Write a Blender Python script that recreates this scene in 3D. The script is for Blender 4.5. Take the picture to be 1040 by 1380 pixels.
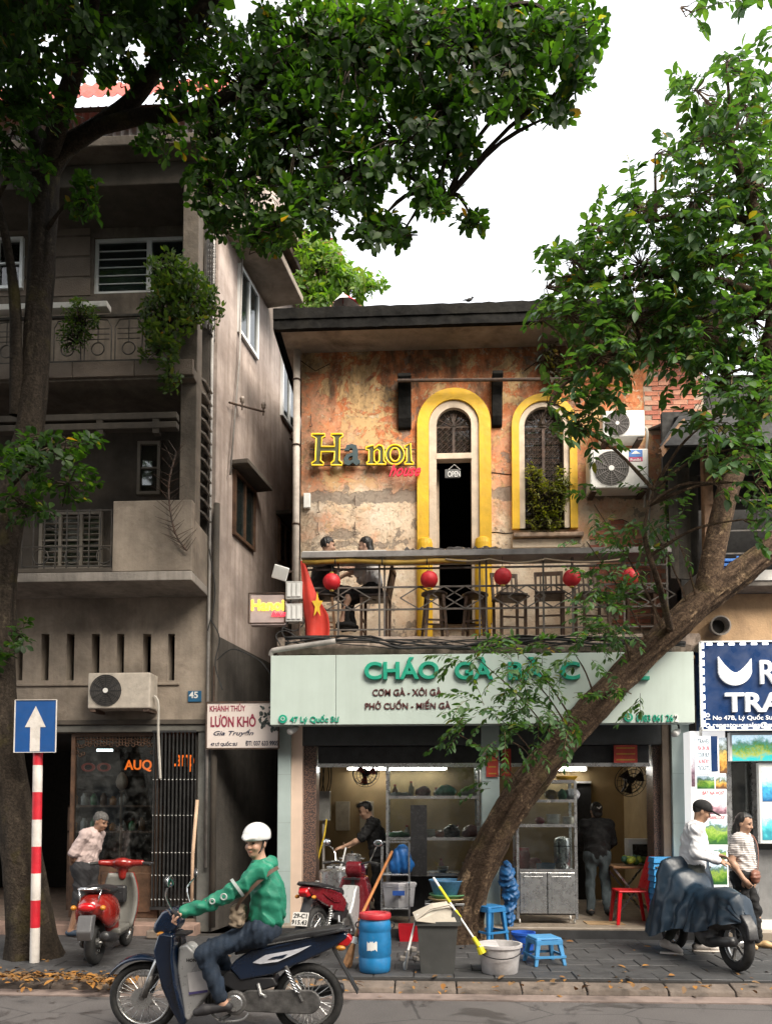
import bpy, bmesh, math, random
import numpy as np
from mathutils import Vector, Matrix, Euler
sc = bpy.context.scene
for _o in list(bpy.data.objects):
 bpy.data.objects.remove(_o)
C = sc.collection
R = math.radians
rnd = random.Random(7)
# ------------------------------------------------------------------ camera
CAM_H, YAW, PITCH, FPX = 1.79, R(2.76), R(3.0), 1037.0     # focal length in photo pixels
SHIFT = 400 - FPX * math.tan(PITCH)
cam_d = bpy.data.cameras.new('camera')
cam_d.sensor_fit = 'VERTICAL'
cam_d.sensor_height = 36.0
cam_d.lens = FPX / 1380 * 36
cam_d.shift_y = SHIFT / 1380
cam_d.clip_end = 500
cam = bpy.data.objects.new('camera', cam_d)
C.objects.link(cam)
cam.location = (0, 0, CAM_H)
cam.rotation_euler = (math.pi / 2 + PITCH, 0, YAW)
sc.camera = cam
# ------------------------------------------------------------------ sky and sun
SUN_EL, SUN_AZ = R(45), R(38)          # azimuth: to the right of straight behind the camera
w = bpy.data.worlds.new('World')
sc.world = w
w.use_nodes = True
nt = w.node_tree
nt.nodes.clear()
sky = nt.nodes.new('ShaderNodeTexSky')
sky.sky_type = 'NISHITA'
sky.sun_disc = False
sky.sun_elevation = SUN_EL
sky.sun_rotation = math.pi - SUN_AZ
sky.dust_density = 6.0
sky.air_density = 1.0
mixw = nt.nodes.new('ShaderNodeMix')
mixw.data_type = 'RGBA'
mixw.inputs['Factor'].default_value = 0.8       # cloud sheet over the blue
mixw.inputs['B'].default_value = (7.6, 7.7, 7.8, 1)
bg = nt.nodes.new('ShaderNodeBackground')
bg.inputs['Strength'].default_value = 0.1
out = nt.nodes.new('ShaderNodeOutputWorld')
nt.links.new(sky.outputs[0], mixw.inputs['A'])
nt.links.new(mixw.outputs['Result'], bg.inputs['Color'])
nt.links.new(bg.outputs[0], out.inputs['Surface'])
sd = bpy.data.lights.new('sun', 'SUN')
sd.energy = 3.0
sd.angle = R(42)
sd.color = (1.0, 0.91, 0.78)
sun = bpy.data.objects.new('sun', sd)
C.objects.link(sun)
sdir = Vector((-math.sin(SUN_AZ) * math.cos(SUN_EL), math.cos(SUN_AZ) * math.cos(SUN_EL), -math.sin(SUN_EL)))
sun.rotation_euler = sdir.to_track_quat('-Z', 'Y').to_euler()
sun.location = (4, -8, 20)
vs = sc.view_settings
vs.view_transform = 'Standard'
vs.look = 'None'
vs.gamma = 1.0
vs.exposure = 1.5
vs.use_curve_mapping = False
sc.cycles.use_denoising = True
sc.cycles.max_bounces = 7
sc.cycles.transparent_max_bounces = 12
sc.cycles.caustics_reflective = False
sc.cycles.caustics_refractive = False
# ------------------------------------------------------------------ pixel <-> place helpers (used to survey the photo)
_f = Vector((-math.sin(YAW) * math.cos(PITCH), math.cos(YAW) * math.cos(PITCH), math.sin(PITCH)))
_r = Vector((math.cos(YAW), math.sin(YAW), 0))
_u = _r.cross(_f)
CAMP = Vector((0, 0, CAM_H))
def ray(px, py):
 return _f + _r * ((px - 520) / FPX) + _u * (-(py - 690 - SHIFT) / FPX)
def P(px, py, Y):
 d = ray(px, py)
 return CAMP + d * (Y / d.y)
def G(px, py, z=0.0):
 d = ray(px, py)
 return CAMP + d * ((z - CAM_H) / d.z)
def PX(px, Y, py=1090):
 return P(px, py, Y).x
def PZ(py, Y, px=560):
 return P(px, py, Y).z
def proj(p):
 d = Vector(p) - CAMP
 k = d.dot(_f)
 return 520 + FPX * d.dot(_r) / k, 690 + SHIFT - FPX * d.dot(_u) / k
# ------------------------------------------------------------------ materials
MATS = {}
def _n(nt, t, **kw):
 n = nt.nodes.new(t)
 for k, v in kw.items():
  setattr(n, k, v)
 return n
def noise(nt, vec, scale, detail=5, rough=.6, dist=0.0):
 n = _n(nt, 'ShaderNodeTexNoise')
 n.inputs['Scale'].default_value = scale
 n.inputs['Detail'].default_value = detail
 n.inputs['Roughness'].default_value = rough
 n.inputs['Distortion'].default_value = dist
 if vec is not None:
  nt.links.new(vec, n.inputs['Vector'])
 return n.outputs['Fac']
def ramp(nt, fac, stops):
 n = _n(nt, 'ShaderNodeValToRGB')
 el = n.color_ramp.elements
 while len(el) < len(stops):
  el.new(0.5)
 for e, (p, c) in zip(el, stops):
  e.position = p
  e.color = (c, c, c, 1) if not hasattr(c, '__len__') else (*c, 1)
 nt.links.new(fac, n.inputs['Fac'])
 return n.outputs['Color']
def mixc(nt, fac, a, b, mode='MIX'):
 n = _n(nt, 'ShaderNodeMix', data_type='RGBA', blend_type=mode)
 for s, v in (('Factor', fac), ('A', a), ('B', b)):
  if isinstance(v, (int, float)):
   n.inputs[s].default_value = v
  elif hasattr(v, '__len__'):
   n.inputs[s].default_value = (*v[:3], 1)
  else:
   nt.links.new(v, n.inputs[s])
 return n.outputs['Result']
def math_n(nt, op, a, b=None, c=None):
 n = _n(nt, 'ShaderNodeMath', operation=op)
 for i, v in enumerate((a, b, c)):
  if v is None:
   continue
  if isinstance(v, (int, float)):
   n.inputs[i].default_value = v
  else:
   nt.links.new(v, n.inputs[i])
 return n.outputs[0]
def new_mat(name):
 m = bpy.data.materials.new(name)
 m.use_nodes = True
 b = m.node_tree.nodes['Principled BSDF']
 return m, m.node_tree, b
def bump(nt, b, h, strength, dist=0.02):
 n = _n(nt, 'ShaderNodeBump')
 n.inputs['Strength'].default_value = strength
 n.inputs['Distance'].default_value = dist
 nt.links.new(h, n.inputs['Height'])
 nt.links.new(n.outputs['Normal'], b.inputs['Normal'])
def coords(nt, stretch=None, rand=False):
 tc = _n(nt, 'ShaderNodeTexCoord')
 v = tc.outputs['Object']
 if stretch:
  mp = _n(nt, 'ShaderNodeMapping')
  mp.inputs['Scale'].default_value = stretch
  nt.links.new(v, mp.inputs['Vector'])
  v = mp.outputs['Vector']
 return v
def M(name, col, rough=.7, metal=0., var=.12, scale=6., bmp=.15, bscale=40., dirt=0., dirtcol=(.03, .028, .025),
      streak=0., coat=0., spec=.5, emit=0., alpha=1.0, trans=0., island=0., wear=0., wearcol=(.3, .3, .3)):
 if name in MATS:
  return MATS[name]
 m, nt, b = new_mat(name)
 v = coords(nt)
 n1 = noise(nt, v, scale, 4)
 dk = tuple(c * (1 - var * 1.6) for c in col)
 lt = tuple(min(1, c * (1 + var)) for c in col)
 c = mixc(nt, ramp(nt, n1, [(.3, 0.), (.7, 1.)]), dk, lt)
 if island:
  g = _n(nt, 'ShaderNodeNewGeometry')
  hs = _n(nt, 'ShaderNodeHueSaturation')
  nt.links.new(math_n(nt, 'MULTIPLY_ADD', g.outputs['Random Per Island'], island, 1 - island / 2), hs.inputs['Value'])
  nt.links.new(c, hs.inputs['Color'])
  c = hs.outputs['Color']
 if dirt:
  d = noise(nt, v, scale * .45 + .7, 6, .7, .4)
  c = mixc(nt, math_n(nt, 'MULTIPLY', ramp(nt, d, [(.48, 0.), (.72, 1.)]), dirt), c, dirtcol)
 if streak:
  vs_ = coords(nt, (9, 9, .5))
  s = noise(nt, vs_, 1.0, 6, .65)
  c = mixc(nt, math_n(nt, 'MULTIPLY', ramp(nt, s, [(.45, 0.), (.75, 1.)]), streak), c, dirtcol)
 if wear:
  d = noise(nt, v, scale * 3 + 8, 6, .75)
  c = mixc(nt, math_n(nt, 'MULTIPLY', ramp(nt, d, [(.62, 0.), (.66, 1.)]), wear), c, wearcol)
 nt.links.new(c, b.inputs['Base Color'])
 rr = ramp(nt, noise(nt, v, scale * 2.3 + 3, 2), [(.3, max(.03, rough - .12)), (.7, min(1, rough + .1))])
 nt.links.new(rr, b.inputs['Roughness'])
 b.inputs['Metallic'].default_value = metal
 b.inputs['Specular IOR Level'].default_value = spec
 b.inputs['Coat Weight'].default_value = coat
 b.inputs['Transmission Weight'].default_value = trans
 if emit:
  nt.links.new(c, b.inputs['Emission Color'])
  b.inputs['Emission Strength'].default_value = emit
 if alpha < 1:
  b.inputs['Alpha'].default_value = alpha
 if bmp:
  bump(nt, b, noise(nt, v, bscale, 3, .65), bmp)
 MATS[name] = m
 return m
def emitter(name, col, strength):
 if name in MATS:
  return MATS[name]
 m, nt, b = new_mat(name)
 b.inputs['Base Color'].default_value = (*col, 1)
 b.inputs['Emission Color'].default_value = (*col, 1)
 b.inputs['Emission Strength'].default_value = strength
 b.inputs['Roughness'].default_value = .4
 MATS[name] = m
 return m
def glass_mat(name='pane_glass', tint=(.86, .9, .89), fac=.9):
 """thin window pane: mostly see-through, reflecting by Fresnel"""
 if name in MATS:
  return MATS[name]
 m, nt, b = new_mat(name)
 o = nt.nodes['Material Output']
 t = _n(nt, 'ShaderNodeBsdfTransparent')
 t.inputs['Color'].default_value = (*tint, 1)
 g = _n(nt, 'ShaderNodeBsdfGlossy')
 g.inputs['Roughness'].default_value = .04
 fr = _n(nt, 'ShaderNodeFresnel')
 fr.inputs['IOR'].default_value = 1.5
 v = coords(nt)
 f2 = math_n(nt, 'MULTIPLY_ADD', fr.outputs[0], 1.5, 0.02)
 mx = _n(nt, 'ShaderNodeMixShader')
 nt.links.new(f2, mx.inputs[0])
 nt.links.new(t.outputs[0], mx.inputs[1])
 nt.links.new(g.outputs[0], mx.inputs[2])
 df = _n(nt, 'ShaderNodeBsdfDiffuse')
 df.inputs['Color'].default_value = (.35, .36, .35, 1)
 mx2 = _n(nt, 'ShaderNodeMixShader')
 nt.links.new(math_n(nt, 'MULTIPLY', ramp(nt, noise(nt, v, 7, 6), [(.45, 0.), (.8, 1.)]), 1 - fac), mx2.inputs[0])
 nt.links.new(mx.outputs[0], mx2.inputs[1])
 nt.links.new(df.outputs[0], mx2.inputs[2])
 nt.links.new(mx2.outputs[0], o.inputs['Surface'])
 MATS[name] = m
 return m
# ------------------------------------------------------------------ mesh building
def tag(o, label=None, cat=None, group=None, kind=None):
 if label: o['label'] = label
 if cat: o['category'] = cat
 if group: o['group'] = group
 if kind: o['kind'] = kind
 return o
def thing(name, label, cat, loc=(0, 0, 0), rz=0., group=None):
 o = bpy.data.objects.new(name, None)
 o.empty_display_size = .2
 C.objects.link(o)
 o.location = loc
 o.rotation_euler = (0, 0, rz)
 return tag(o, label, cat, group)
def tmat(o):
 return Matrix.LocRotScale(o.location, o.rotation_euler, o.scale)
def wmat(o):
 m = o.matrix_parent_inverse @ tmat(o) if o.parent else tmat(o)
 return wmat(o.parent) @ m if o.parent else m
def link(name, me, mat, parent=None, world=False, smooth=False):
 o = bpy.data.objects.new(name, me)
 C.objects.link(o)
 if mat is not None:
  for mm in (mat if isinstance(mat, (list, tuple)) else [mat]):
   me.materials.append(mm)
 if parent is not None:
  o.parent = parent
  if world:
   o.matrix_parent_inverse = wmat(parent).inverted()
 if smooth:
  me.polygons.foreach_set('use_smooth', [True] * len(me.polygons))
 return o
def copy_tree(o, parent=None):
 c = o.copy()
 C.objects.link(c)
 if parent is not None:
  c.parent = parent
 for ch in [k for k in o.children]:
  copy_tree(ch, c)
 return c
def basis(d):
 d = Vector(d).normalized()
 a = Vector((0, 0, 1)) if abs(d.z) < .9 else Vector((1, 0, 0))
 x = a.cross(d).normalized()
 return x, d.cross(x).normalized(), d
class MB:
 def __init__(self):
  self.v, self.f, self.mi, self.cur = [], [], [], 0
 def add(self, vs, fs):
  b = len(self.v)
  self.v += [tuple(x) for x in vs]
  self.f += [tuple(b + i for i in f) for f in fs]
  self.mi += [self.cur] * len(fs)
  return self
 def box(self, a, b, rot=None, piv=None):
  x0, y0, z0 = [min(p, q) for p, q in zip(a, b)]
  x1, y1, z1 = [max(p, q) for p, q in zip(a, b)]
  vs = [(x0, y0, z0), (x1, y0, z0), (x1, y1, z0), (x0, y1, z0), (x0, y0, z1), (x1, y0, z1), (x1, y1, z1), (x0, y1, z1)]
  if rot is not None:
   m = Euler(rot).to_matrix()
   pv = Vector(piv) if piv else Vector(((x0 + x1) / 2, (y0 + y1) / 2, (z0 + z1) / 2))
   vs = [m @ (Vector(p) - pv) + pv for p in vs]
  return self.add(vs, [(0, 3, 2, 1), (4, 5, 6, 7), (0, 1, 5, 4), (1, 2, 6, 5), (2, 3, 7, 6), (3, 0, 4, 7)])
 def bar(self, a, b, w, h=None, up=(0, 0, 1)):
  a, b = Vector(a), Vector(b)
  h = h or w
  d = (b - a).normalized()
  u = Vector(up)
  if abs(d.dot(u)) > .95: u = Vector((0, 1, 0))
  s = d.cross(u).normalized() * (w / 2)
  t = s.cross(d).normalized() * (h / 2)
  vs = [a - s - t, a + s - t, a + s + t, a - s + t, b - s - t, b + s - t, b + s + t, b - s + t]
  return self.add(vs, [(0, 3, 2, 1), (4, 5, 6, 7), (0, 1, 5, 4), (1, 2, 6, 5), (2, 3, 7, 6), (3, 0, 4, 7)])
 def tube(self, pts, r, n=8, cap=True, jitter=0., rg=None):
  pts = [Vector(p) for p in pts]
  rs = r if hasattr(r, '__len__') else [r] * len(pts)
  vs, fs = [], []
  px = None
  for i, p in enumerate(pts):
   d = (pts[min(i + 1, len(pts) - 1)] - pts[max(i - 1, 0)])
   if d.length < 1e-9: d = Vector((0, 0, 1))
   d.normalize()
   if px is None:
    x, y, _ = basis(d)
   else:
    x = (px - d * px.dot(d)).normalized()
    y = d.cross(x)
   px = x
   for k in range(n):
    a = 2 * math.pi * k / n
    rr = rs[i] * (1 + (rg.uniform(-jitter, jitter) if jitter else 0))
    vs.append(p + (x * math.cos(a) + y * math.sin(a)) * rr)
  for i in range(len(pts) - 1):
   for k in range(n):
    fs.append((i * n + k, i * n + (k + 1) % n, (i + 1) * n + (k + 1) % n, (i + 1) * n + k))
  if cap:
   fs.append(tuple(reversed(range(n))))
   fs.append(tuple((len(pts) - 1) * n + k for k in range(n)))
  return self.add(vs, fs)
 def cyl(self, a, b, r, r2=None, n=14, cap=True):
  return self.tube([a, b], [r, r if r2 is None else r2], n, cap)
 def lathe(self, c, prof, n=20, axis=(0, 0, 1), sx=1., sy=1.):
  x, y, d = basis(axis) if tuple(axis) != (0, 0, 1) else (Vector((1, 0, 0)), Vector((0, 1, 0)), Vector((0, 0, 1)))
  c = Vector(c)
  vs, fs = [], []
  for (r, h) in prof:
   for k in range(n):
    a = 2 * math.pi * k / n
    vs.append(c + x * (r * math.cos(a) * sx) + y * (r * math.sin(a) * sy) + d * h)
  for i in range(len(prof) - 1):
   for k in range(n):
    fs.append((i * n + k, i * n + (k + 1) % n, (i + 1) * n + (k + 1) % n, (i + 1) * n + k))
  if prof[0][0] > 1e-4: fs.append(tuple(reversed(range(n))))
  if prof[-1][0] > 1e-4: fs.append(tuple((len(prof) - 1) * n + k for k in range(n)))
  return self.add(vs, fs)
 def torus(self, c, axis, R_, r, n=28, m=8, sr=None):
  x, y, d = basis(axis)
  c = Vector(c)
  sr = sr or r
  vs, fs = [], []
  for i in range(n):
   a = 2 * math.pi * i / n
   e = x * math.cos(a) + y * math.sin(a)
   for k in range(m):
    t = 2 * math.pi * k / m
    vs.append(c + e * (R_ + r * math.cos(t)) + d * (sr * math.sin(t)))
  for i in range(n):
   for k in range(m):
    fs.append((i * m + k, ((i + 1) % n) * m + k, ((i + 1) % n) * m + (k + 1) % m, i * m + (k + 1) % m))
  return self.add(vs, fs)
 def ell(self, c, rx, ry, rz, n=14, m=9, rot=None):
  c = Vector(c)
  mt = Euler(rot).to_matrix() if rot else None
  vs, fs = [], []
  for i in range(m + 1):
   t = math.pi * i / m
   for k in range(n):
    a = 2 * math.pi * k / n
    q = Vector((rx * math.sin(t) * math.cos(a), ry * math.sin(t) * math.sin(a), rz * math.cos(t)))
    vs.append(c + (mt @ q if mt else q))
  for i in range(m):
   for k in range(n):
    fs.append((i * n + k, (i + 1) * n + k, (i + 1) * n + (k + 1) % n, i * n + (k + 1) % n))
  return self.add(vs, fs)
 def prism(self, poly, fn0, fn1):
  """poly: 2-D loop, fn0/fn1 map (u,v) to the two faces in 3-D"""
  n = len(poly)
  vs = [fn0(u, v) for u, v in poly] + [fn1(u, v) for u, v in poly]
  fs = [tuple(reversed(range(n))), tuple(range(n, 2 * n))]
  fs += [(i, (i + 1) % n, n + (i + 1) % n, n + i) for i in range(n)]
  return self.add(vs, fs)
 def sheet(self, pts_grid):
  nr, nc = len(pts_grid), len(pts_grid[0])
  vs = [p for row in pts_grid for p in row]
  fs = [(i * nc + j, i * nc + j + 1, (i + 1) * nc + j + 1, (i + 1) * nc + j) for i in range(nr - 1) for j in range(nc - 1)]
  return self.add(vs, fs)
 def mesh(self, name='m'):
  me = bpy.data.meshes.new(name)
  me.from_pydata(self.v, [], self.f)
  if any(self.mi):
   me.polygons.foreach_set('material_index', self.mi)
  return me
 def build(self, name, mat, parent=None, world=True, smooth=False, bev=0., fix=True, solid=0., sub=0, seg=2, angle=None):
  me = self.mesh(name)
  if fix:
   bm = bmesh.new(); bm.from_mesh(me)
   bmesh.ops.recalc_face_normals(bm, faces=bm.faces)
   bm.to_mesh(me); bm.free()
  o = link(name, me, mat, parent, world, smooth)
  if solid:
   s = o.modifiers.new('s', 'SOLIDIFY'); s.thickness = solid; s.offset = 0
  if bev:
   s = o.modifiers.new('b', 'BEVEL'); s.width = bev; s.segments = seg; s.limit_method = 'ANGLE'; s.angle_limit = R(40)
   s.harden_normals = False
  if sub:
   s = o.modifiers.new('u', 'SUBSURF'); s.levels = sub; s.render_levels = sub
  if angle is not None:
   me.polygons.foreach_set('use_smooth', [True] * len(me.polygons))
   try: me.set_sharp_from_angle(angle=R(angle))
   except Exception: pass
  return o
DEPS = None
def curve_mesh(cu, name):
 ob = bpy.data.objects.new('tmp', cu)
 C.objects.link(ob)
 dg = bpy.context.evaluated_depsgraph_get()
 dg.update()
 me = bpy.data.meshes.new_from_object(ob.evaluated_get(dg))
 bpy.data.objects.remove(ob)
 me.name = name
 me.materials.clear()
 return me
def panel_mesh(loops, y0, y1, name='panel'):
 """wall panel in the x-z plane with holes (even-odd), between depths y0 and y1"""
 cu = bpy.data.curves.new('tmpc', 'CURVE')
 cu.dimensions = '2D'
 cu.fill_mode = 'BOTH'
 cu.extrude = abs(y1 - y0) / 2
 for lp in loops:
  sp = cu.splines.new('POLY')
  sp.points.add(len(lp) - 1)
  for p, (x, z) in zip(sp.points, lp):
   p.co = (x, z, 0, 1)
  sp.use_cyclic_u = True
 me = curve_mesh(cu, name)
 me.transform(Matrix.Translation((0, (y0 + y1) / 2, 0)) @ Matrix.Rotation(math.pi / 2, 4, 'X'))
 bpy.data.curves.remove(cu)
 return me
def text_mesh(s, size, depth=.01, bold=0., bev=0., shear=0., sx=1., align='LEFT', spacing=1.):
 cu = bpy.data.curves.new('tmpt', 'FONT')
 cu.body = s
 cu.size = size
 cu.extrude = depth / 2
 cu.offset = bold
 cu.bevel_depth = bev
 cu.bevel_resolution = 1
 cu.shear = shear
 cu.align_x = align
 cu.space_character = spacing
 cu.resolution_u = 4
 me = curve_mesh(cu, 'lettering')
 bpy.data.curves.remove(cu)
 me.transform(Matrix.Rotation(math.pi / 2, 4, 'X') @ Matrix.Diagonal((sx, 1, 1, 1)))
 return me
def text_fit(s, px0, px1, py0, py1, Y, mat, parent, depth=.01, bold=0., bev=0., shear=0., name='lettering', rz=None):
 """text filling the photo rectangle (px0..px1, py0..py1) on the plane at depth Y, facing the street"""
 a, b = P(px0, py1, Y), P(px1, py0, Y)
 me = text_mesh(s, 1, 0.0001, 0, 0, shear)
 co = np.array([v.co[:] for v in me.vertices])
 w0, h0 = co[:, 0].max() - co[:, 0].min(), co[:, 2].max() - co[:, 2].min()
 bpy.data.meshes.remove(me)
 W, H = b.x - a.x, b.z - a.z
 k = H / h0
 me = text_mesh(s, k, depth, bold * .45, bev * .6, shear)
 co = np.array([v.co[:] for v in me.vertices])
 lo, hi = co.min(0), co.max(0)
 me.transform(Matrix.Translation((a.x, Y - depth / 2, a.z)) @ Matrix.Diagonal((W / (hi[0] - lo[0]), 1, H / (hi[2] - lo[2]), 1)) @ Matrix.Translation((-lo[0], -(lo[1] + hi[1]) / 2, -lo[2])))
 return link(name, me, mat, parent, world=True)
def rect_px(px0, py0, px1, py1, Y):
 a, b = P(px0, max(py0, py1), Y), P(px1, min(py0, py1), Y)
 return a.x, a.z, b.x, b.z
def box_px(mb, px0, py0, px1, py1, Y0, Y1):
 x0, z0, x1, z1 = rect_px(px0, py0, px1, py1, Y0)
 return mb.box((x0, Y0, z0), (x1, Y1, z1))
def pbox(name, mat, parent, px0, py0, px1, py1, Y0, Y1, bev=0.):
 return box_px(MB(), px0, py0, px1, py1, Y0, Y1).build(name, mat, parent, bev=bev)
def catenary(a, b, sag, n=10):
 a, b = Vector(a), Vector(b)
 return [a.lerp(b, i / n) - Vector((0, 0, sag * 4 * (i / n) * (1 - i / n))) for i in range(n + 1)]
def smooth_path(pts, n=6):
 pts = [Vector(p) for p in pts]
 out = []
 for i in range(len(pts) - 1):
  p0, p1, p2, p3 = pts[max(i - 1, 0)], pts[i], pts[i + 1], pts[min(i + 2, len(pts) - 1)]
  for k in range(n):
   t = k / n
   out.append(.5 * ((2 * p1) + (p2 - p0) * t + (2 * p0 - 5 * p1 + 4 * p2 - p3) * t * t + (3 * p1 - p0 - 3 * p2 + p3) * t ** 3))
 out.append(pts[-1])
 return out
# ================================================================== ground
asphalt, nt, b = new_mat('asphalt')
v = coords(nt)
c = mixc(nt, ramp(nt, noise(nt, v, .8, 6), [(.3, 0.), (.7, 1.)]), (.075, .068, .066), (.12, .109, .105))
c = mixc(nt, ramp(nt, noise(nt, v, 90, 3), [(.45, 0.), (.75, .6)]), c, (.21, .195, .188))
wet = ramp(nt, noise(nt, v, 1.7, 5, .6, .6), [(.56, 0.), (.62, 1.)])
c = mixc(nt, math_n(nt, 'MULTIPLY', wet, .6), c, (.045, .042, .042))
nt.links.new(c, b.inputs['Base Color'])
nt.links.new(mixc(nt, wet, (.82, .82, .82), (.3, .3, .3)), b.inputs['Roughness'])
ck = _n(nt, 'ShaderNodeTexVoronoi', feature='DISTANCE_TO_EDGE'); ck.inputs['Scale'].default_value = .9
nt.links.new(coords(nt, (1, 1.6, 1)), ck.inputs['Vector'])
nt.links.new(mixc(nt, ramp(nt, math_n(nt, 'MULTIPLY_ADD', noise(nt, v, 9, 4), .03, ck.outputs['Distance']), [(.018, .75), (.03, 0.)]), c, (.03, .028, .028)), b.inputs['Base Color'])
bump(nt, b, noise(nt, v, 120, 4), .6, .012)
MATS['asphalt'] = asphalt
road = MB().add([(-150, -150, 0), (150, -150, 0), (150, 150, 0), (-150, 150, 0)], [(0, 1, 2, 3)]).build('road', asphalt, fix=False)
tag(road, kind='structure')
KERB_Y = 7.72
m_slab = M('paving_slab', (.058, .058, .06), .62, var=.25, scale=2.2, bmp=.35, bscale=35, dirt=.6, dirtcol=(.025, .024, .022))
m_bed = M('paving_bed', (.045, .042, .04), .9)
m_kerb = M('kerb_stone', (.17, .135, .11), .8, var=.3, scale=3, bmp=.5, bscale=25, dirt=.8, dirtcol=(.04, .035, .03))
m_gut = M('gutter_concrete', (.26, .2, .175), .85, var=.2, scale=2, bmp=.3, dirt=.7, dirtcol=(.06, .05, .045))
pav = MB().box((-12, KERB_Y, 0), (12, 10.36, .112)).build('pavement', m_bed)
tag(pav, kind='structure')
SX, SY = .40, .33
base_sl = MB().box((-SX / 2 + .004, -SY / 2 + .004, -.03), (SX / 2 - .004, SY / 2 - .004, 0))
slab_me = []
for k in range(4):
 me = base_sl.mesh('slab')
 bm = bmesh.new(); bm.from_mesh(me)
 bmesh.ops.bevel(bm, geom=[e for e in bm.edges if all(v.co.z > -.01 for v in e.verts)], offset=.006, segments=1, affect='EDGES')
 for v_ in bm.verts: v_.co.z += rnd.uniform(-.0015, .0015)
 bm.to_mesh(me); bm.free()
 me.materials.append(m_slab)
 slab_me.append(me)
ny = 7
for j in range(ny):
 for i in range(-14, 15):
  x = i * SX + (SX / 2 if j % 2 else 0) + .1
  y = KERB_Y + .17 + j * SY
  o = bpy.data.objects.new('slab', rnd.choice(slab_me))
  C.objects.link(o)
  o.parent = pav
  o.location = (x, y, .13 + rnd.uniform(-.004, .003))
  o.rotation_euler = (R(rnd.uniform(-.5, .5)), R(rnd.uniform(-.5, .5)), R(rnd.choice((0, 180)) + rnd.uniform(-.4, .4)))
kerb = MB().box((-12, KERB_Y - .17, 0), (12, KERB_Y - .004, .03)).build('kerb', m_bed)
tag(kerb, kind='structure')
x = -8.0
while x < 8:
 L = rnd.uniform(.55, .8)
 d = rnd.uniform(-.008, .008)
 z1, z0 = .105 + rnd.uniform(-.012, .006), .055 + rnd.uniform(-.01, .01)
 MB().add([(x, KERB_Y - .19 + d, .003), (x + L - .012, KERB_Y - .19 + d, .003), (x + L - .012, KERB_Y - .006, .003), (x, KERB_Y - .006, .003),
              (x, KERB_Y - .17 + d, z0), (x + L - .012, KERB_Y - .17 + d, z0), (x + L - .012, KERB_Y - .006, z1), (x, KERB_Y - .006, z1)],
             [(0, 3, 2, 1), (4, 5, 6, 7), (0, 1, 5, 4), (1, 2, 6, 5), (2, 3, 7, 6), (3, 0, 4, 7)]).build('kerb_block', m_kerb, kerb, bev=.012)
 x += L
gut = MB().box((-40, KERB_Y - .42, .0), (40, KERB_Y - .195, .012)).build('gutter', m_gut)
tag(gut, kind='structure')
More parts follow.
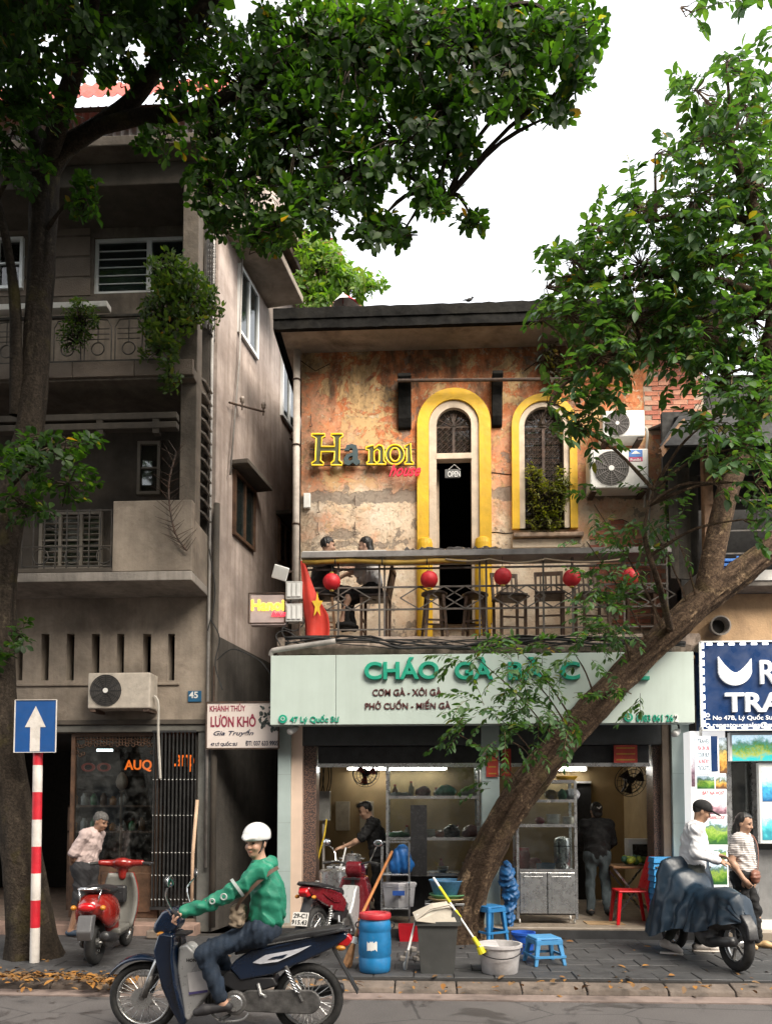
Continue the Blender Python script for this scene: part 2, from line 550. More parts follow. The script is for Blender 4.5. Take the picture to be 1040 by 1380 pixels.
# ================================================================== facade plaster of the old house
def plaster_mat():
 m, nt, b = new_mat('old_plaster')
 v = coords(nt)
 sx = _n(nt, 'ShaderNodeSeparateXYZ'); nt.links.new(v, sx.inputs[0])
 X, Z = sx.outputs['X'], sx.outputs['Z']
 n_big = noise(nt, v, .9, 7, .62, .3)
 n_mid = noise(nt, v, 3.2, 8, .7, .5)
 n_fine = noise(nt, v, 14, 8, .72, .3)
 cream = mixc(nt, ramp(nt, n_mid, [(.3, 0.), (.62, 1.)]), (.68, .49, .34), (.86, .71, .54))
 cream = mixc(nt, ramp(nt, noise(nt, v, 1.7, 6, .6), [(.5, 0.), (.68, .75)]), cream, (.88, .79, .66))
 cream = mixc(nt, ramp(nt, n_fine, [(.54, 0.), (.70, .5)]), cream, (.52, .27, .15))
 terra = mixc(nt, ramp(nt, n_mid, [(.32, 0.), (.66, 1.)]), (.44, .12, .045), (.70, .26, .11))
 terra = mixc(nt, ramp(nt, n_fine, [(.5, 0.), (.66, .8)]), terra, (.70, .42, .23))
 h = math_n(nt, 'MULTIPLY_ADD', math_n(nt, 'SUBTRACT', n_big, .5), 4.6, Z)
 h = math_n(nt, 'MULTIPLY_ADD', math_n(nt, 'SUBTRACT', n_mid, .5), 2.6, h)
 up = ramp(nt, math_n(nt, 'MULTIPLY_ADD', h, .25, -1.17), [(.36, 0.), (.46, .45), (.52, .6), (.75, 1.)])
 c = mixc(nt, up, cream, terra)
 fl = ramp(nt, noise(nt, v, 2.1, 9, .74, .7), [(.53, 0.), (.545, 1.)])
 c = mixc(nt, math_n(nt, 'MULTIPLY', fl, math_n(nt, 'MULTIPLY_ADD', up, .85, .1)), c, (.66, .44, .22))
 f2 = ramp(nt, noise(nt, v, 7.5, 10, .8, .4), [(.575, 0.), (.585, 1.)])
 c = mixc(nt, math_n(nt, 'MULTIPLY', f2, .7), c, (.80, .66, .48))
 f3 = ramp(nt, noise(nt, v, 10, 10, .82, .2), [(.40, 1.), (.41, 0.)])
 c = mixc(nt, math_n(nt, 'MULTIPLY', f3, .6), c, (.24, .12, .07))
 bandz = math_n(nt, 'ABSOLUTE', math_n(nt, 'SUBTRACT', math_n(nt, 'MULTIPLY_ADD', math_n(nt, 'SUBTRACT', n_mid, .5), .45, Z), 6.42))
 band = ramp(nt, bandz, [(.085, 1.), (.10, 0.)])
 pat = ramp(nt, noise(nt, v, 1.5, 9, .72, .3), [(.585, 0.), (.60, 1.)])
 cem = math_n(nt, 'MAXIMUM', band, math_n(nt, 'MULTIPLY', pat, .9))
 c = mixc(nt, math_n(nt, 'MULTIPLY', cem, .85), c, mixc(nt, n_fine, (.20, .165, .14), (.36, .30, .25)))
 top = math_n(nt, 'MULTIPLY_ADD', Z, .55, -4.0)
 mold_n = noise(nt, coords(nt, (1.6, 1.6, .55)), 1.6, 9, .72, .2)
 mold = ramp(nt, math_n(nt, 'MULTIPLY_ADD', top, .20, mold_n), [(.54, 0.), (.72, 1.)])
 mold2 = math_n(nt, 'MULTIPLY', ramp(nt, noise(nt, v, 2.4, 10, .78, .2), [(.52, 0.), (.70, 1.)]), .85)
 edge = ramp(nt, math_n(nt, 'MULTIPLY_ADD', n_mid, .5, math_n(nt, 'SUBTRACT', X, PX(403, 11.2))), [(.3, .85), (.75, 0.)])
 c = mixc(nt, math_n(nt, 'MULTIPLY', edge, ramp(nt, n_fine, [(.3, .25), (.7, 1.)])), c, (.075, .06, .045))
 c = mixc(nt, math_n(nt, 'MULTIPLY', mold, .85), c, (.045, .04, .03))
 c = mixc(nt, math_n(nt, 'MULTIPLY', mold2, math_n(nt, 'MULTIPLY_ADD', up, .6, .22)), c, (.10, .075, .05))
 c = mixc(nt, ramp(nt, noise(nt, v, 45, 4), [(.55, 0.), (.75, .35)]), c, (.14, .09, .06))
 nt.links.new(c, b.inputs['Base Color'])
 b.inputs['Roughness'].default_value = .92
 b.inputs['Specular IOR Level'].default_value = .2
 hgt = math_n(nt, 'ADD', math_n(nt, 'MULTIPLY', up, .5), math_n(nt, 'MULTIPLY_ADD', cem, -.8, math_n(nt, 'MULTIPLY', n_fine, .8)))
 hgt = math_n(nt, 'MULTIPLY_ADD', fl, -.4, math_n(nt, 'MULTIPLY_ADD', f2, .5, math_n(nt, 'MULTIPLY_ADD', f3, -.6, hgt)))
 bump(nt, b, hgt, .7, .025)
 MATS['old_plaster'] = m
 return m
m_plaster = plaster_mat()
m_concrete = M('stained_concrete', (.30, .27, .24), .9, var=.2, scale=1.5, bmp=.4, bscale=18, dirt=.75, dirtcol=(.06, .055, .05), streak=.45)
m_soffit = M('soffit_concrete', (.33, .28, .23), .9, var=.3, scale=1.3, bmp=.4, bscale=14, dirt=.9, dirtcol=(.07, .05, .035))
m_fascia = M('black_fascia', (.012, .0115, .011), .95, spec=.1, var=.5, scale=3, bmp=.5, bscale=14, dirt=.3, dirtcol=(.06, .055, .045))
m_yellow = M('yellow_paint', (.80, .47, .015), .6, var=.12, scale=4, bmp=.25, bscale=20, dirt=.22, dirtcol=(.30, .17, .02), streak=.16)
m_cream = M('cream_paint', (.68, .55, .42), .7, var=.15, scale=5, bmp=.2, dirt=.3, dirtcol=(.25, .18, .12))
m_mint = M('mint_tile', (.38, .46, .45), .45, var=.06, scale=3, bmp=.05, dirt=.12, dirtcol=(.3, .36, .35))
m_pinkp = M('beige_tile', (.72, .55, .44), .5, var=.06, scale=3, bmp=.05)
m_granite, nt, b = new_mat('speckled_granite')
v = coords(nt)
vor = _n(nt, 'ShaderNodeTexVoronoi'); vor.inputs['Scale'].default_value = 70; nt.links.new(v, vor.inputs['Vector'])
c = mixc(nt, ramp(nt, vor.outputs['Distance'], [(.2, 0.), (.6, 1.)]), (.32, .19, .14), (.055, .045, .045))
nt.links.new(c, b.inputs['Base Color']); b.inputs['Roughness'].default_value = .3
m_darkmetal = M('dark_metal', (.03, .03, .032), .55, .3, var=.3, scale=6, bmp=.15)
m_rust = M('rusty_iron', (.075, .05, .038), .7, .2, var=.4, scale=12, bmp=.3, dirt=.5, dirtcol=(.16, .07, .03))
m_shutter = M('grey_shutter', (.06, .064, .066), .5, .3, var=.15)
m_tan = M('tan_wall', (.36, .26, .13), .8, var=.12, scale=2, bmp=.1, dirt=.3, dirtcol=(.2, .14, .07))
m_tilefloor = M('shop_floor', (.30, .25, .20), .4, var=.15, scale=3, bmp=.08, dirt=.6)
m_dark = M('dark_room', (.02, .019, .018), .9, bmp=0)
m_ceil = M('shop_ceiling', (.4, .38, .34), .9)
m_steel = M('stainless_steel', (.58, .59, .60), .3, .9, var=.1, scale=5, bmp=0, dirt=.1, dirtcol=(.2, .19, .18))
m_pvc = M('grey_pipe', (.34, .32, .30), .6, var=.2, scale=4, dirt=.5)
m_black = M('black_rubber', (.02, .02, .02), .75, var=.2, scale=10)
m_plblack = M('black_plastic', (.022, .022, .024), .42, var=.15, scale=10, bmp=.05)
m_white = M('white_plastic', (.72, .72, .70), .5, var=.06, bmp=.04, dirt=.15, dirtcol=(.4, .38, .34))
m_whitepaint = M('white_paint', (.74, .73, .70), .55, var=.08, bmp=.08, dirt=.25, dirtcol=(.3, .27, .23))
m_glass = glass_mat()
m_wood = M('dark_wood', (.095, .05, .028), .6, var=.3, scale=9, bmp=.2, bscale=30)
m_wood2 = M('worn_wood', (.26, .14, .07), .6, var=.3, scale=9, bmp=.2, bscale=30)
# ================================================================== old house with the chicken-porridge shop
YF, YB, YU = 10.3, 10.0, 11.2            # shop front, balcony edge, upper wall
HXL, HXR = PX(403, YU), PX(948, YU)
ZF = .27                                 # shop floor
Z_BAL = 4.06
house = thing('old_house', 'weathered two-storey house with peeling orange plaster above the shop with the mint sign', 'house', (1.2, YF, .13))
def H(mb, name, mat, **k): return mb.build(name, mat, house, **k)
SXL, SXR = PX(372, YF), PX(932, YF)
H(MB().box((SXL, 10.05, .0), (SXR, 15.2, ZF)), 'shop_floor', m_tilefloor, bev=.012)
H(MB().box((SXL, 10.035, .12), (SXR, 10.049, ZF - .03)), 'step_riser', M('step_granite', (.045, .045, .047), .45, var=.2))
H(MB().box((SXL, YF + .3, ZF), (SXL + .14, 15.2, 3.9)), 'side_wall', m_concrete)
H(MB().box((SXR - .14, YF + .3, ZF), (SXR, 15.2, 3.9)), 'side_wall', m_tan)
H(MB().box((SXL + .14, 13.2, ZF), (SXR - .14, 13.35, 3.9)), 'back_wall', m_tan)
H(MB().box((SXL + .14, YF + .31, 2.86), (SXR - .14, 13.2, 2.95)), 'ceiling', m_ceil)
def pier(px0, px1, mat, y0=YF, y1=YF + .35, z1=3.0):
 return H(MB().box((PX(px0, y0), y0, ZF - .14), (PX(px1, y0), y1, z1)), 'pier', mat, bev=.006)
pier(374, 391.5, m_mint)
pier(392, 407, m_pinkp, YF + .04)
pier(407.5, 426, m_granite, YF + .16, YF + .5)
pier(649, 673, m_mint)
pier(906, 930, m_mint)
pier(893, 905.5, M('brown_jamb', (.16, .12, .09), .6), YF + .05)
pier(880, 892.5, m_granite, YF + .18, YF + .5)
for (a, b_) in ((649, 673), (906, 930), (374, 391.5)):
 for z in (.95, 1.6, 2.25):
  H(MB().box((PX(a, YF), YF - .0015, z), (PX(b_, YF), YF, z + .006)), 'tile_joint', M('joint_grey', (.3, .35, .34), .8))
H(MB().box((PX(392, YF), YF + .06, PZ(1004, YF)), (PX(906, YF), YF + .45, 3.3)), 'shutter_box', m_shutter, bev=.01)
H(MB().box((PX(426, YF), YF + .16, PZ(1031, YF)), (PX(880, YF), YF + .4, PZ(1004, YF) - .004)), 'shutter_guide', m_darkmetal, bev=.006)
H(MB().box((PX(426, YF), YF + .12, PZ(1033, YF)), (PX(880, YF), YF + .155, PZ(1028, YF))), 'shutter_rail', m_steel)
H(MB().box((PX(777, 13.1), 13.14, ZF), (PX(797, 13.1), 13.195, PZ(1055, 13.1))), 'inner_door', m_dark)
MB().box((PX(775, 13.1), 13.12, ZF), (PX(777, 13.1), 13.195, PZ(1053, 13.1))).box((PX(777, 13.1), 13.12, PZ(1056, 13.1)), (PX(797, 13.1), 13.195, PZ(1053, 13.1))).build('inner_door_frame', m_white, house)
m_bal = M('balcony_edge', (.34, .27, .22), .95, var=.3, scale=3, bmp=.7, bscale=14, dirt=.9, dirtcol=(.04, .035, .03))
me = None
bm_ = MB()
N = 90
x0, x1 = PX(372, YB), PX(948, YB)
rows = []
for i in range(N + 1):
 x = x0 + (x1 - x0) * i / N
 j = lambda s: rnd.uniform(-s, s)
 rows.append([(x, YB + .03 + j(.012), 3.82 + j(.015)), (x, YB - .01 + j(.015), 3.9 + j(.012)), (x, YB + .005 + j(.02), 4.0 + j(.01)), (x, YB + .05 + j(.012), Z_BAL + j(.008)), (x, YU - .003, Z_BAL), (x, YU - .003, 3.82)])
bm_.sheet(rows)
bm_.add([rows[0][i] for i in range(6)], [(0, 1, 2, 3, 4, 5)])
bm_.add([rows[-1][i] for i in range(6)], [(0, 1, 2, 3, 4, 5)])
H(bm_, 'balcony_slab', m_bal)
H(MB().box((SXL, YF + .02, 3.3), (SXR, YU + .2, 3.815)), 'transfer_beam', m_concrete)
def arch(pxl, pxr, py_top, py_bot, Y, n=16):
 a, b_ = PX(pxl, Y), PX(pxr, Y)
 zt, zb = PZ(py_top, Y), PZ(py_bot, Y)
 r = (b_ - a) / 2
 cx, cz = (a + b_) / 2, zt - r
 pts = [(a, zb), (b_, zb)] + [(cx + r * math.cos(math.pi * i / n), cz + r * math.sin(math.pi * i / n)) for i in range(n + 1)]
 return pts
Z_WT = PZ(462, YU)
D_IN, W_IN = arch(588, 639, 551, 842, YU), arch(709, 766, 553, 717, YU)
D_IN = [(x_, max(z_, Z_BAL + .002)) for x_, z_ in D_IN]
wall_loop = [(HXL, Z_BAL + .001), (HXR, Z_BAL + .001), (HXR, Z_WT), (HXL, Z_WT)]
wall = link('wall', panel_mesh([wall_loop, D_IN, W_IN], YU, YU + .28), m_plaster, house, True)
H(MB().box((HXL, YU + .281, 3.82), (HXL + .25, 17, Z_WT - .002)), 'side_wall', m_plaster)
H(MB().box((HXR - .25, YU + .281, 3.82), (HXR, 17, Z_WT - .002)), 'side_wall', m_concrete)
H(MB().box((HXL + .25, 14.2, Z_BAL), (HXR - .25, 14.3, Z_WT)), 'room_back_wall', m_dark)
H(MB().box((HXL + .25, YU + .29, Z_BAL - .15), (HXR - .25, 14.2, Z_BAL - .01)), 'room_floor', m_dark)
def grow(pts, g, bot=0.):
 xs = [p[0] for p in pts]; cx = (min(xs) + max(xs)) / 2
 r0 = (max(xs) - min(xs)) / 2
 zt = max(p[1] for p in pts); cz = zt - r0; zb = min(p[1] for p in pts)
 r = r0 + g
 n = 20
 return [(cx - r, zb - bot), (cx + r, zb - bot)] + [(cx + r * math.cos(math.pi * i / n), cz + r * math.sin(math.pi * i / n)) for i in range(n + 1)]
px_m = (PX(600, YU) - PX(500, YU)) / 100
for nm, base, gi, go, sill in (('door', D_IN, 9, 25, 0), ('window', W_IN, 6, 16, 0)):
 inner = grow(base, gi * px_m)
 link('arch_moulding', panel_mesh([grow(base, go * px_m), inner], YU - .075, YU - .001), m_yellow, house, True).modifiers.new('b', 'BEVEL').width = .02
 link('arch_frame', panel_mesh([grow(base, gi * px_m - .004), grow(base, -1.5 * px_m)], YU - .045, YU + .16), m_cream, house, True).modifiers.new('b', 'BEVEL').width = .008
for px in (573, 652):
 H(MB().lathe((PX(px, YU), YU - .045, Z_BAL + .0), [(.115, 0), (.115, PZ(735, YU) - Z_BAL), (.10, PZ(729, YU) - Z_BAL), (.06, PZ(727, YU) - Z_BAL)], 16, sy=.75), 'plinth', m_yellow, smooth=False)
tr = PZ(617, YU)
H(MB().box((PX(588, YU), YU - .05, tr - .05), (PX(639, YU), YU + .1, tr + .04)), 'transom', m_cream, bev=.008)
def arch_grille(base, zlow, zhigh_mid, name, cells):
 xs = [p[0] for p in base]; a, b_ = min(xs), max(xs); cx = (a + b_) / 2; r = (b_ - a) / 2
 zt = max(p[1] for p in base); cz = zt - r
 Y = YU + .05
 mb = MB()
 hz = lambda x: cz + math.sqrt(max(0, r * r - (x - cx) ** 2))
 mb.tube([(cx + (r - .015) * math.cos(t), Y, cz + (r - .015) * math.sin(t)) for t in [math.pi * i / 18 for i in range(19)]], .014, 5)
 mb.bar((a + .015, Y, zlow), (a + .015, Y, cz), .028); mb.bar((b_ - .015, Y, zlow), (b_ - .015, Y, cz), .028)
 mb.bar((cx, Y, zlow), (cx, Y, zt - .01), .04)
 mb.bar((a, Y, cz), (b_, Y, cz), .025)
 mb.bar((a, Y, zlow + .02), (b_, Y, zlow + .02), .03)
 frame = mb.build('%s_frame' % name, m_rust, house)
 mb = MB()
 z = zlow + .06
 rw = r / cells
 k = 0
 while z < zt:
  for i in range(cells * 2):
   x = a + (i + .5) * rw
   if z + rw * .4 > hz(x) - .01: continue
   mb.torus((x, Y - .012, z), (0, 1, 0), rw * .42, .0055, 10, 4)
   mb.bar((x - rw / 2, Y - .012, z - rw / 2), (x + rw / 2, Y - .012, z + rw / 2), .008)
  z += rw * (1.0 if cells < 4 else 1.3)
  k += 1
 for i in range(1, 7):
  t = math.pi * i / 7
  mb.bar((cx, Y - .02, cz), (cx + (r - .02) * math.cos(t), Y - .02, cz + (r - .02) * math.sin(t)), .009)
 mb.build('%s_scrollwork' % name, m_rust, frame)
arch_grille(D_IN, tr + .04, 0, 'fanlight', 3)
arch_grille(W_IN, PZ(717, YU), 0, 'window_grille', 4)
MB().box((PX(590, YU), YU + .085, tr), (PX(638, YU), YU + .09, PZ(552, YU))).build('fanlight_pane', m_glass, house)
mb = MB()
a, b_ = PX(710, YU), PX(765, YU)
for i in range(1, 16):
 x = a + (b_ - a) * i / 16
 r_ = (b_ - a) / 2
 mb.bar((x, YU + .1, PZ(717, YU)), (x, YU + .1, PZ(553, YU) - r_ + math.sqrt(max(0, r_ * r_ - (x - (a + b_) / 2) ** 2))), .006)
zb, zt = PZ(717, YU), PZ(582, YU)
nn = 40
for i in range(nn):
 z = zb + (zt - zb) * i / nn
 mb.bar((a, YU + .095, z), (b_, YU + .095, z), .006)
mb.build('window_mesh', m_rust, house)
MB().box((a, YU + .14, zb), (b_, YU + .145, PZ(554, YU))).build('window_pane', m_glass, house)
H(MB().box((PX(588, YU) + .02, YU + .285, Z_BAL), (PX(588, YU) + .06, YU + .62, tr - .06)), 'door_leaf', m_cream)
H(MB().box((PX(693, YU), YU - .13, PZ(730, YU)), (PX(789, YU), YU - .001, PZ(724, YU))), 'window_sill', M('broken_sill', (.42, .30, .22), .95, var=.3, bmp=.6, dirt=.7), bev=.015)
H(MB().box((PX(693, YU), YU - .06, PZ(742, YU)), (PX(787, YU), YU - .001, PZ(731, YU))), 'sill_apron', m_cream)
RXL, RXR = PX(363, 10.6), PX(1010, 10.6)
zf0, zf1 = PZ(438, 10.6), PZ(411, 10.6)
H(MB().box((RXL + .1, 10.66, zf0 + .001), (RXR - .1, 17.2, zf0 + .09)), 'soffit', m_soffit)
mb = MB()
n = 70
rows = []
for i in range(n + 1):
 x = RXL + (RXR - RXL) * i / n
 q = lambda s: rnd.uniform(-s, s)
 rows.append([(x, 10.66, zf0 - .01), (x, 10.6 + q(.004), zf0 + q(.005)), (x, 10.6 + q(.004), zf0 + .13 + q(.004)), (x, 10.58 + q(.004), zf0 + .14), (x, 10.58 + q(.005), zf1 + q(.008)), (x, 10.9, zf1 + .03 + q(.015)), (x, 17.2, zf1 + .3)])
mb.sheet(rows)
for s in (0, -1):
 rr = rows[s]
 mb.add(rr[:6] + [rr[6], (rr[6][0], 17.2, zf0)], [tuple(range(8))])
H(mb, 'roof_fascia', m_fascia)
H(MB().box((HXL - .02, YU - .06, Z_WT - .03), (HXR, YU - .001, Z_WT + .04)), 'cornice', m_soffit, bev=.01)
m_brick = M('red_brick', (.50, .17, .10), .9, var=.3, scale=5, bmp=.5, bscale=40, dirt=.3, dirtcol=(.52, .38, .28), island=.3)
brick_mes = []
BW, BH = .195, .062
for k in range(4):
 t = MB().box((-BW / 2, 0, -BH / 2), (BW / 2, .02, BH / 2)).mesh('brick')
 for v_ in t.vertices:
  v_.co += Vector((rnd.uniform(-.006, .006), rnd.uniform(-.003, .001), rnd.uniform(-.005, .005)))
 t.materials.append(M('red_brick_%d' % k, [(.46, .16, .10), (.52, .20, .12), (.40, .13, .085), (.56, .27, .18)][k], .9, var=.3, scale=5, bmp=.5, dirt=.45, dirtcol=(.50, .36, .27)))
 brick_mes.append(t)
m_mortar = M('mortar', (.40, .31, .24), .95, var=.25, bmp=.5)
def inside(poly, x, y):
 r_ = False
 for i in range(len(poly)):
  (x1, y1), (x2, y2) = poly[i], poly[i - 1]
  if (y1 > y) != (y2 > y) and x < (x2 - x1) * (y - y1) / (y2 - y1) + x1: r_ = not r_
 return r_
brick_total = 0
for poly in ([(866, 520), (880, 480), (905, 455), (945, 440), (948, 600), (915, 628), (884, 596), (868, 575)],
             [(792, 738), (800, 712), (820, 703), (850, 705), (870, 722), (905, 738), (905, 850), (830, 850), (800, 800)]):
 wp = [(P(x_, y_, YU).x, P(x_, y_, YU).z) for x_, y_ in poly]
 zs = [p_[1] for p_ in wp]; xs = [p_[0] for p_ in wp]
 link('mortar', panel_mesh([wp], YU - .006, YU + .004), m_mortar, house, True)
 z = min(zs); row = 0
 while z < max(zs):
  x = min(xs) + (row % 2) * (BW + .012) / 2 - BW
  while x < max(xs) + BW:
   if inside(wp, x, z) and inside(wp, x + BW * .35, z) and inside(wp, x - BW * .35, z) and z > Z_BAL + .04:
    o = bpy.data.objects.new('brick', rnd.choice(brick_mes)); C.objects.link(o)
    o.parent = house; o.matrix_parent_inverse = wmat(house).inverted()
    o.location = (x, YU - .014 + rnd.uniform(-.004, .004), z)
    o.rotation_euler = (0, R(rnd.uniform(-.8, .8)), 0)
    brick_total += 1
   x += BW + .012
  z += BH + .011; row += 1
mb = MB()
mb.tube([P(535, 513, YU - .25), P(760, 511, YU - .25)], .025, 8)
mb.build('awning_rail', m_rust, house)
for px, pw in ((546, 9), (673, 7)):
 mb = MB()
 top, bot = PZ(514, YU), PZ(578, YU)
 x = PX(px, YU); ww = pw * px_m
 prof = [(0, top), (-.24, top), (-.27, top - .06), (-.2, top - .14), (-.12, top - .3), (-.1, bot + .12), (-.05, bot), (0, bot - .02)]
 mb.prism(prof, lambda u, v: (x - ww, YU + u - .001, v), lambda u, v: (x + ww, YU + u - .001, v))
 mb.build('awning_bracket', m_fascia, house, bev=.01)
for px, py in ((478, 680), (429, 686), (428, 716), (478, 716), (419, 570)):
 MB().tube([P(px, py - 12, YU - .02), P(px, py, YU - .03), P(px + 2, py + 4, YU - .05), P(px - 2, py + 5, YU - .05)], .006, 5).build('wall_hook', m_rust, house)
H(box_px(MB(), 409, 664, 418, 684, YU - .06, YU - .001), 'wall_socket', m_white, bev=.006)
mb = MB()
for seg in (((655, 718), (668, 717), (680, 719), (692, 718)), ((405, 486), (425, 500), (445, 490)), ((650, 638), (665, 637), (690, 640)),
   ((820, 702), (838, 700), (850, 706), (862, 712), (875, 720)), ((706, 500), (722, 488), (735, 486), (748, 478), (770, 490))):
 mb.tube([P(a_, b__, YU - .004) for a_, b__ in seg], .006, 4)
H(mb, 'wall_crack', m_fascia)
# ================================================================== left apartment house
YL, YP = 10.35, 9.56                     # street wall, projecting storeys
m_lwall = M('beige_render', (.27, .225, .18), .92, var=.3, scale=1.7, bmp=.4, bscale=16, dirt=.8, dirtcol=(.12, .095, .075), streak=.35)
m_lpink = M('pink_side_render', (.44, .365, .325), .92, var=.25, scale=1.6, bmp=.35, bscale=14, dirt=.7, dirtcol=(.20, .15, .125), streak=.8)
m_ldark = M('dark_render', (.09, .075, .06), .95, var=.3, scale=1.4, bmp=.3, dirt=.7, dirtcol=(.04, .035, .03), streak=.4)  # dark brown render with random blotches and streaks
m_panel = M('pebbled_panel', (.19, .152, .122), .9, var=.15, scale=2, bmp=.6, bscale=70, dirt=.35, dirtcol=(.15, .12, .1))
m_lup = M('shaded_upper_render', (.16, .132, .105), .92, var=.3, scale=1.7, bmp=.4, bscale=16, dirt=.8, dirtcol=(.05, .042, .035), streak=.5)  # darker copy of the beige render, tree shade put into its colour
m_alu = M('white_aluminium', (.70, .72, .72), .4, .1, var=.05, bmp=.03)
m_iron = M('wrought_iron', (.06, .055, .05), .6, .3, var=.3, dirt=.3, dirtcol=(.2, .15, .1))
LX0 = -9.5
LXC = PX(285, YL)                        # street corner beside the alley
LXP = PX(254, YP)                        # right face of the projecting storeys
apt = thing('apartment_house', 'tall dark-streaked beige apartment house with iron balconies behind the big left tree', 'house', (-4.5, YL, .13))
def A(mb, name, mat, **k): return mb.build(name, mat, apt, **k)
z_proj = PZ(777, YP)                     # underside of the projecting storeys
z_lin = PZ(968, YL)
slots = []
for a, b_ in ((20, 32), (55, 67), (89, 101), (123, 135), (157, 168), (192, 204), (226, 236)):
 x0, z0, x1, z1 = rect_px(a, 854, b_, 917, YL)
 slots.append([(x0, z0), (x1, z0), (x1, z1), (x0, z1)])
lw = [(LX0, z_lin), (LXC, z_lin), (LXC, z_proj + .3), (LX0, z_proj + .3)]
link('street_wall', panel_mesh([lw] + slots, YL, YL + .2), m_lwall, apt, True)
A(MB().box((LX0, YL + .9, z_lin - .1), (LXC - .1, YL + 1.0, z_proj)), 'stair_wall', m_dark)
A(MB().box((LX0, YL - .03, PZ(921, YL)), (PX(240, YL), YL - .001, PZ(917.5, YL))), 'slot_ledge', m_lwall, bev=.008)
A(MB().box((LX0, YL - .05, z_lin - .07), (LXC + .01, YL + .2, z_lin - .001)), 'lintel_trim', m_ldark, bev=.01)
A(MB().box((LX0, YL - .02, z_lin - .17), (LXC + .01, YL + .2, z_lin - .072)), 'shop_head', M('grey_head', (.13, .125, .11), .8, dirt=.5), bev=.01)
A(MB().box((PX(266, YL), YL, .13), (LXC, YL + .3, z_lin - .172)), 'shop_pier', M('grey_pier', (.12, .12, .11), .8, dirt=.5), bev=.01)
A(MB().box((LX0, YL + .05, .13), (PX(266, YL) - .002, 14.5, .30)), 'shop_floor', M('left_floor', (.2, .15, .12), .6, dirt=.5))
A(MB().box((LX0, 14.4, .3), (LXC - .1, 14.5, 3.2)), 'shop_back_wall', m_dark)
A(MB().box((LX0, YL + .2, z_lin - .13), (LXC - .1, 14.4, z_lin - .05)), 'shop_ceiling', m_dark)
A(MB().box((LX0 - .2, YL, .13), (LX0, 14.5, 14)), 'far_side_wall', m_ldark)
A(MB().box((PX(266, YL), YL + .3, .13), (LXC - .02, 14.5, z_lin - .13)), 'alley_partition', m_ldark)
wx0, wx1 = PX(92, YL), PX(212, YL)
zbase, ztop = PZ(1168, YL), z_lin - .172
A(MB().box((wx0, YL + .07, .3), (wx1, YL + .15, zbase)), 'window_base', m_wood, bev=.01)
for i in range(3):
 x = wx0 + .08 + i * (wx1 - wx0 - .1) / 3
 A(MB().box((x, YL + .05, .38), (x + (wx1 - wx0) / 3 - .1, YL + .068, zbase - .1)), 'base_panel', m_wood, bev=.012)
mb = MB()
for x in (wx0, wx1 - .05): mb.box((x, YL + .06, zbase), (x + .05, YL + .14, ztop))
mb.box((wx0 + .05, YL + .06, zbase), (wx1 - .05, YL + .14, zbase + .05)).box((wx0 + .05, YL + .06, ztop - .05), (wx1 - .05, YL + .14, ztop))
A(mb, 'window_frame', m_wood)
A(MB().box((wx0 + .05, YL + .095, zbase + .05), (wx1 - .05, YL + .1, ztop - .05)), 'window_pane', m_glass)
mb = MB()
for i in range(26):
 x = wx0 + .05 + (wx1 - wx0 - .1) * (i + .5) / 26
 hh = .07 + .06 * abs(math.sin(i * 1.3)) + (.18 if i < 3 or i > 23 else 0)
 for k in range(3):
  mb.torus((x, YL + .085, ztop - .07 - hh * k / 2.6), (0, 1, 0), .022, .006, 8, 4)
A(mb, 'carved_fringe', m_wood)
ztopL = 11.9
A(MB().box((LX0, YP, z_proj), (LXP, YL + .3, z_proj + .12)), 'first_slab', m_concrete, bev=.01)
zpar = PZ(667, YP)
par = MB().box((PX(145, YP), YP + .002, z_proj + .121), (LXP - .002, YP + .13, zpar))
A(par, 'parapet', m_lwall, bev=.012)
A(MB().box((LX0, YP + .004, z_proj + .122), (PX(145, YP) - .002, YP + .1, PZ(758, YP))), 'parapet_base', m_ldark, bev=.01)
A(MB().box((LXP - .16, YP + .13, z_proj + .121), (LXP - .003, YL + .2, PZ(690, YP))), 'side_parapet', m_lwall)
YR = 10.75                                # recessed loggia wall
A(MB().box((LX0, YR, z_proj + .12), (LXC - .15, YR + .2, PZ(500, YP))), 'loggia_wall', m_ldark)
A(MB().box((LXP - .22, YP + .14, PZ(690, YP) - .3), (LXP - .005, YP + .36, PZ(222, YP))), 'corner_pillar', m_lup, bev=.01)
A(MB().box((LXP - .2, YL - .1, PZ(690, YP) - .3), (LXP - .005, YL + .2, PZ(222, YP))), 'rear_pillar', m_ldark)
zl0, zl1 = PZ(690, YP + .3), PZ(490, YP + .3)
nl = 11
for i in range(nl):
 z = zl0 + (zl1 - zl0) * (i + .5) / nl
 A(MB().box((LXP - .05, YP + .37, z - .012), (LXP + .06, YL - .1, z + .012), rot=(0, R(38), 0)), 'louvre_slat', m_concrete)
A(MB().box((LXP - .12, YP + .37, zl0 - .1), (LXP - .1, YL - .1, zl1 + .1)), 'louvre_back', m_dark)
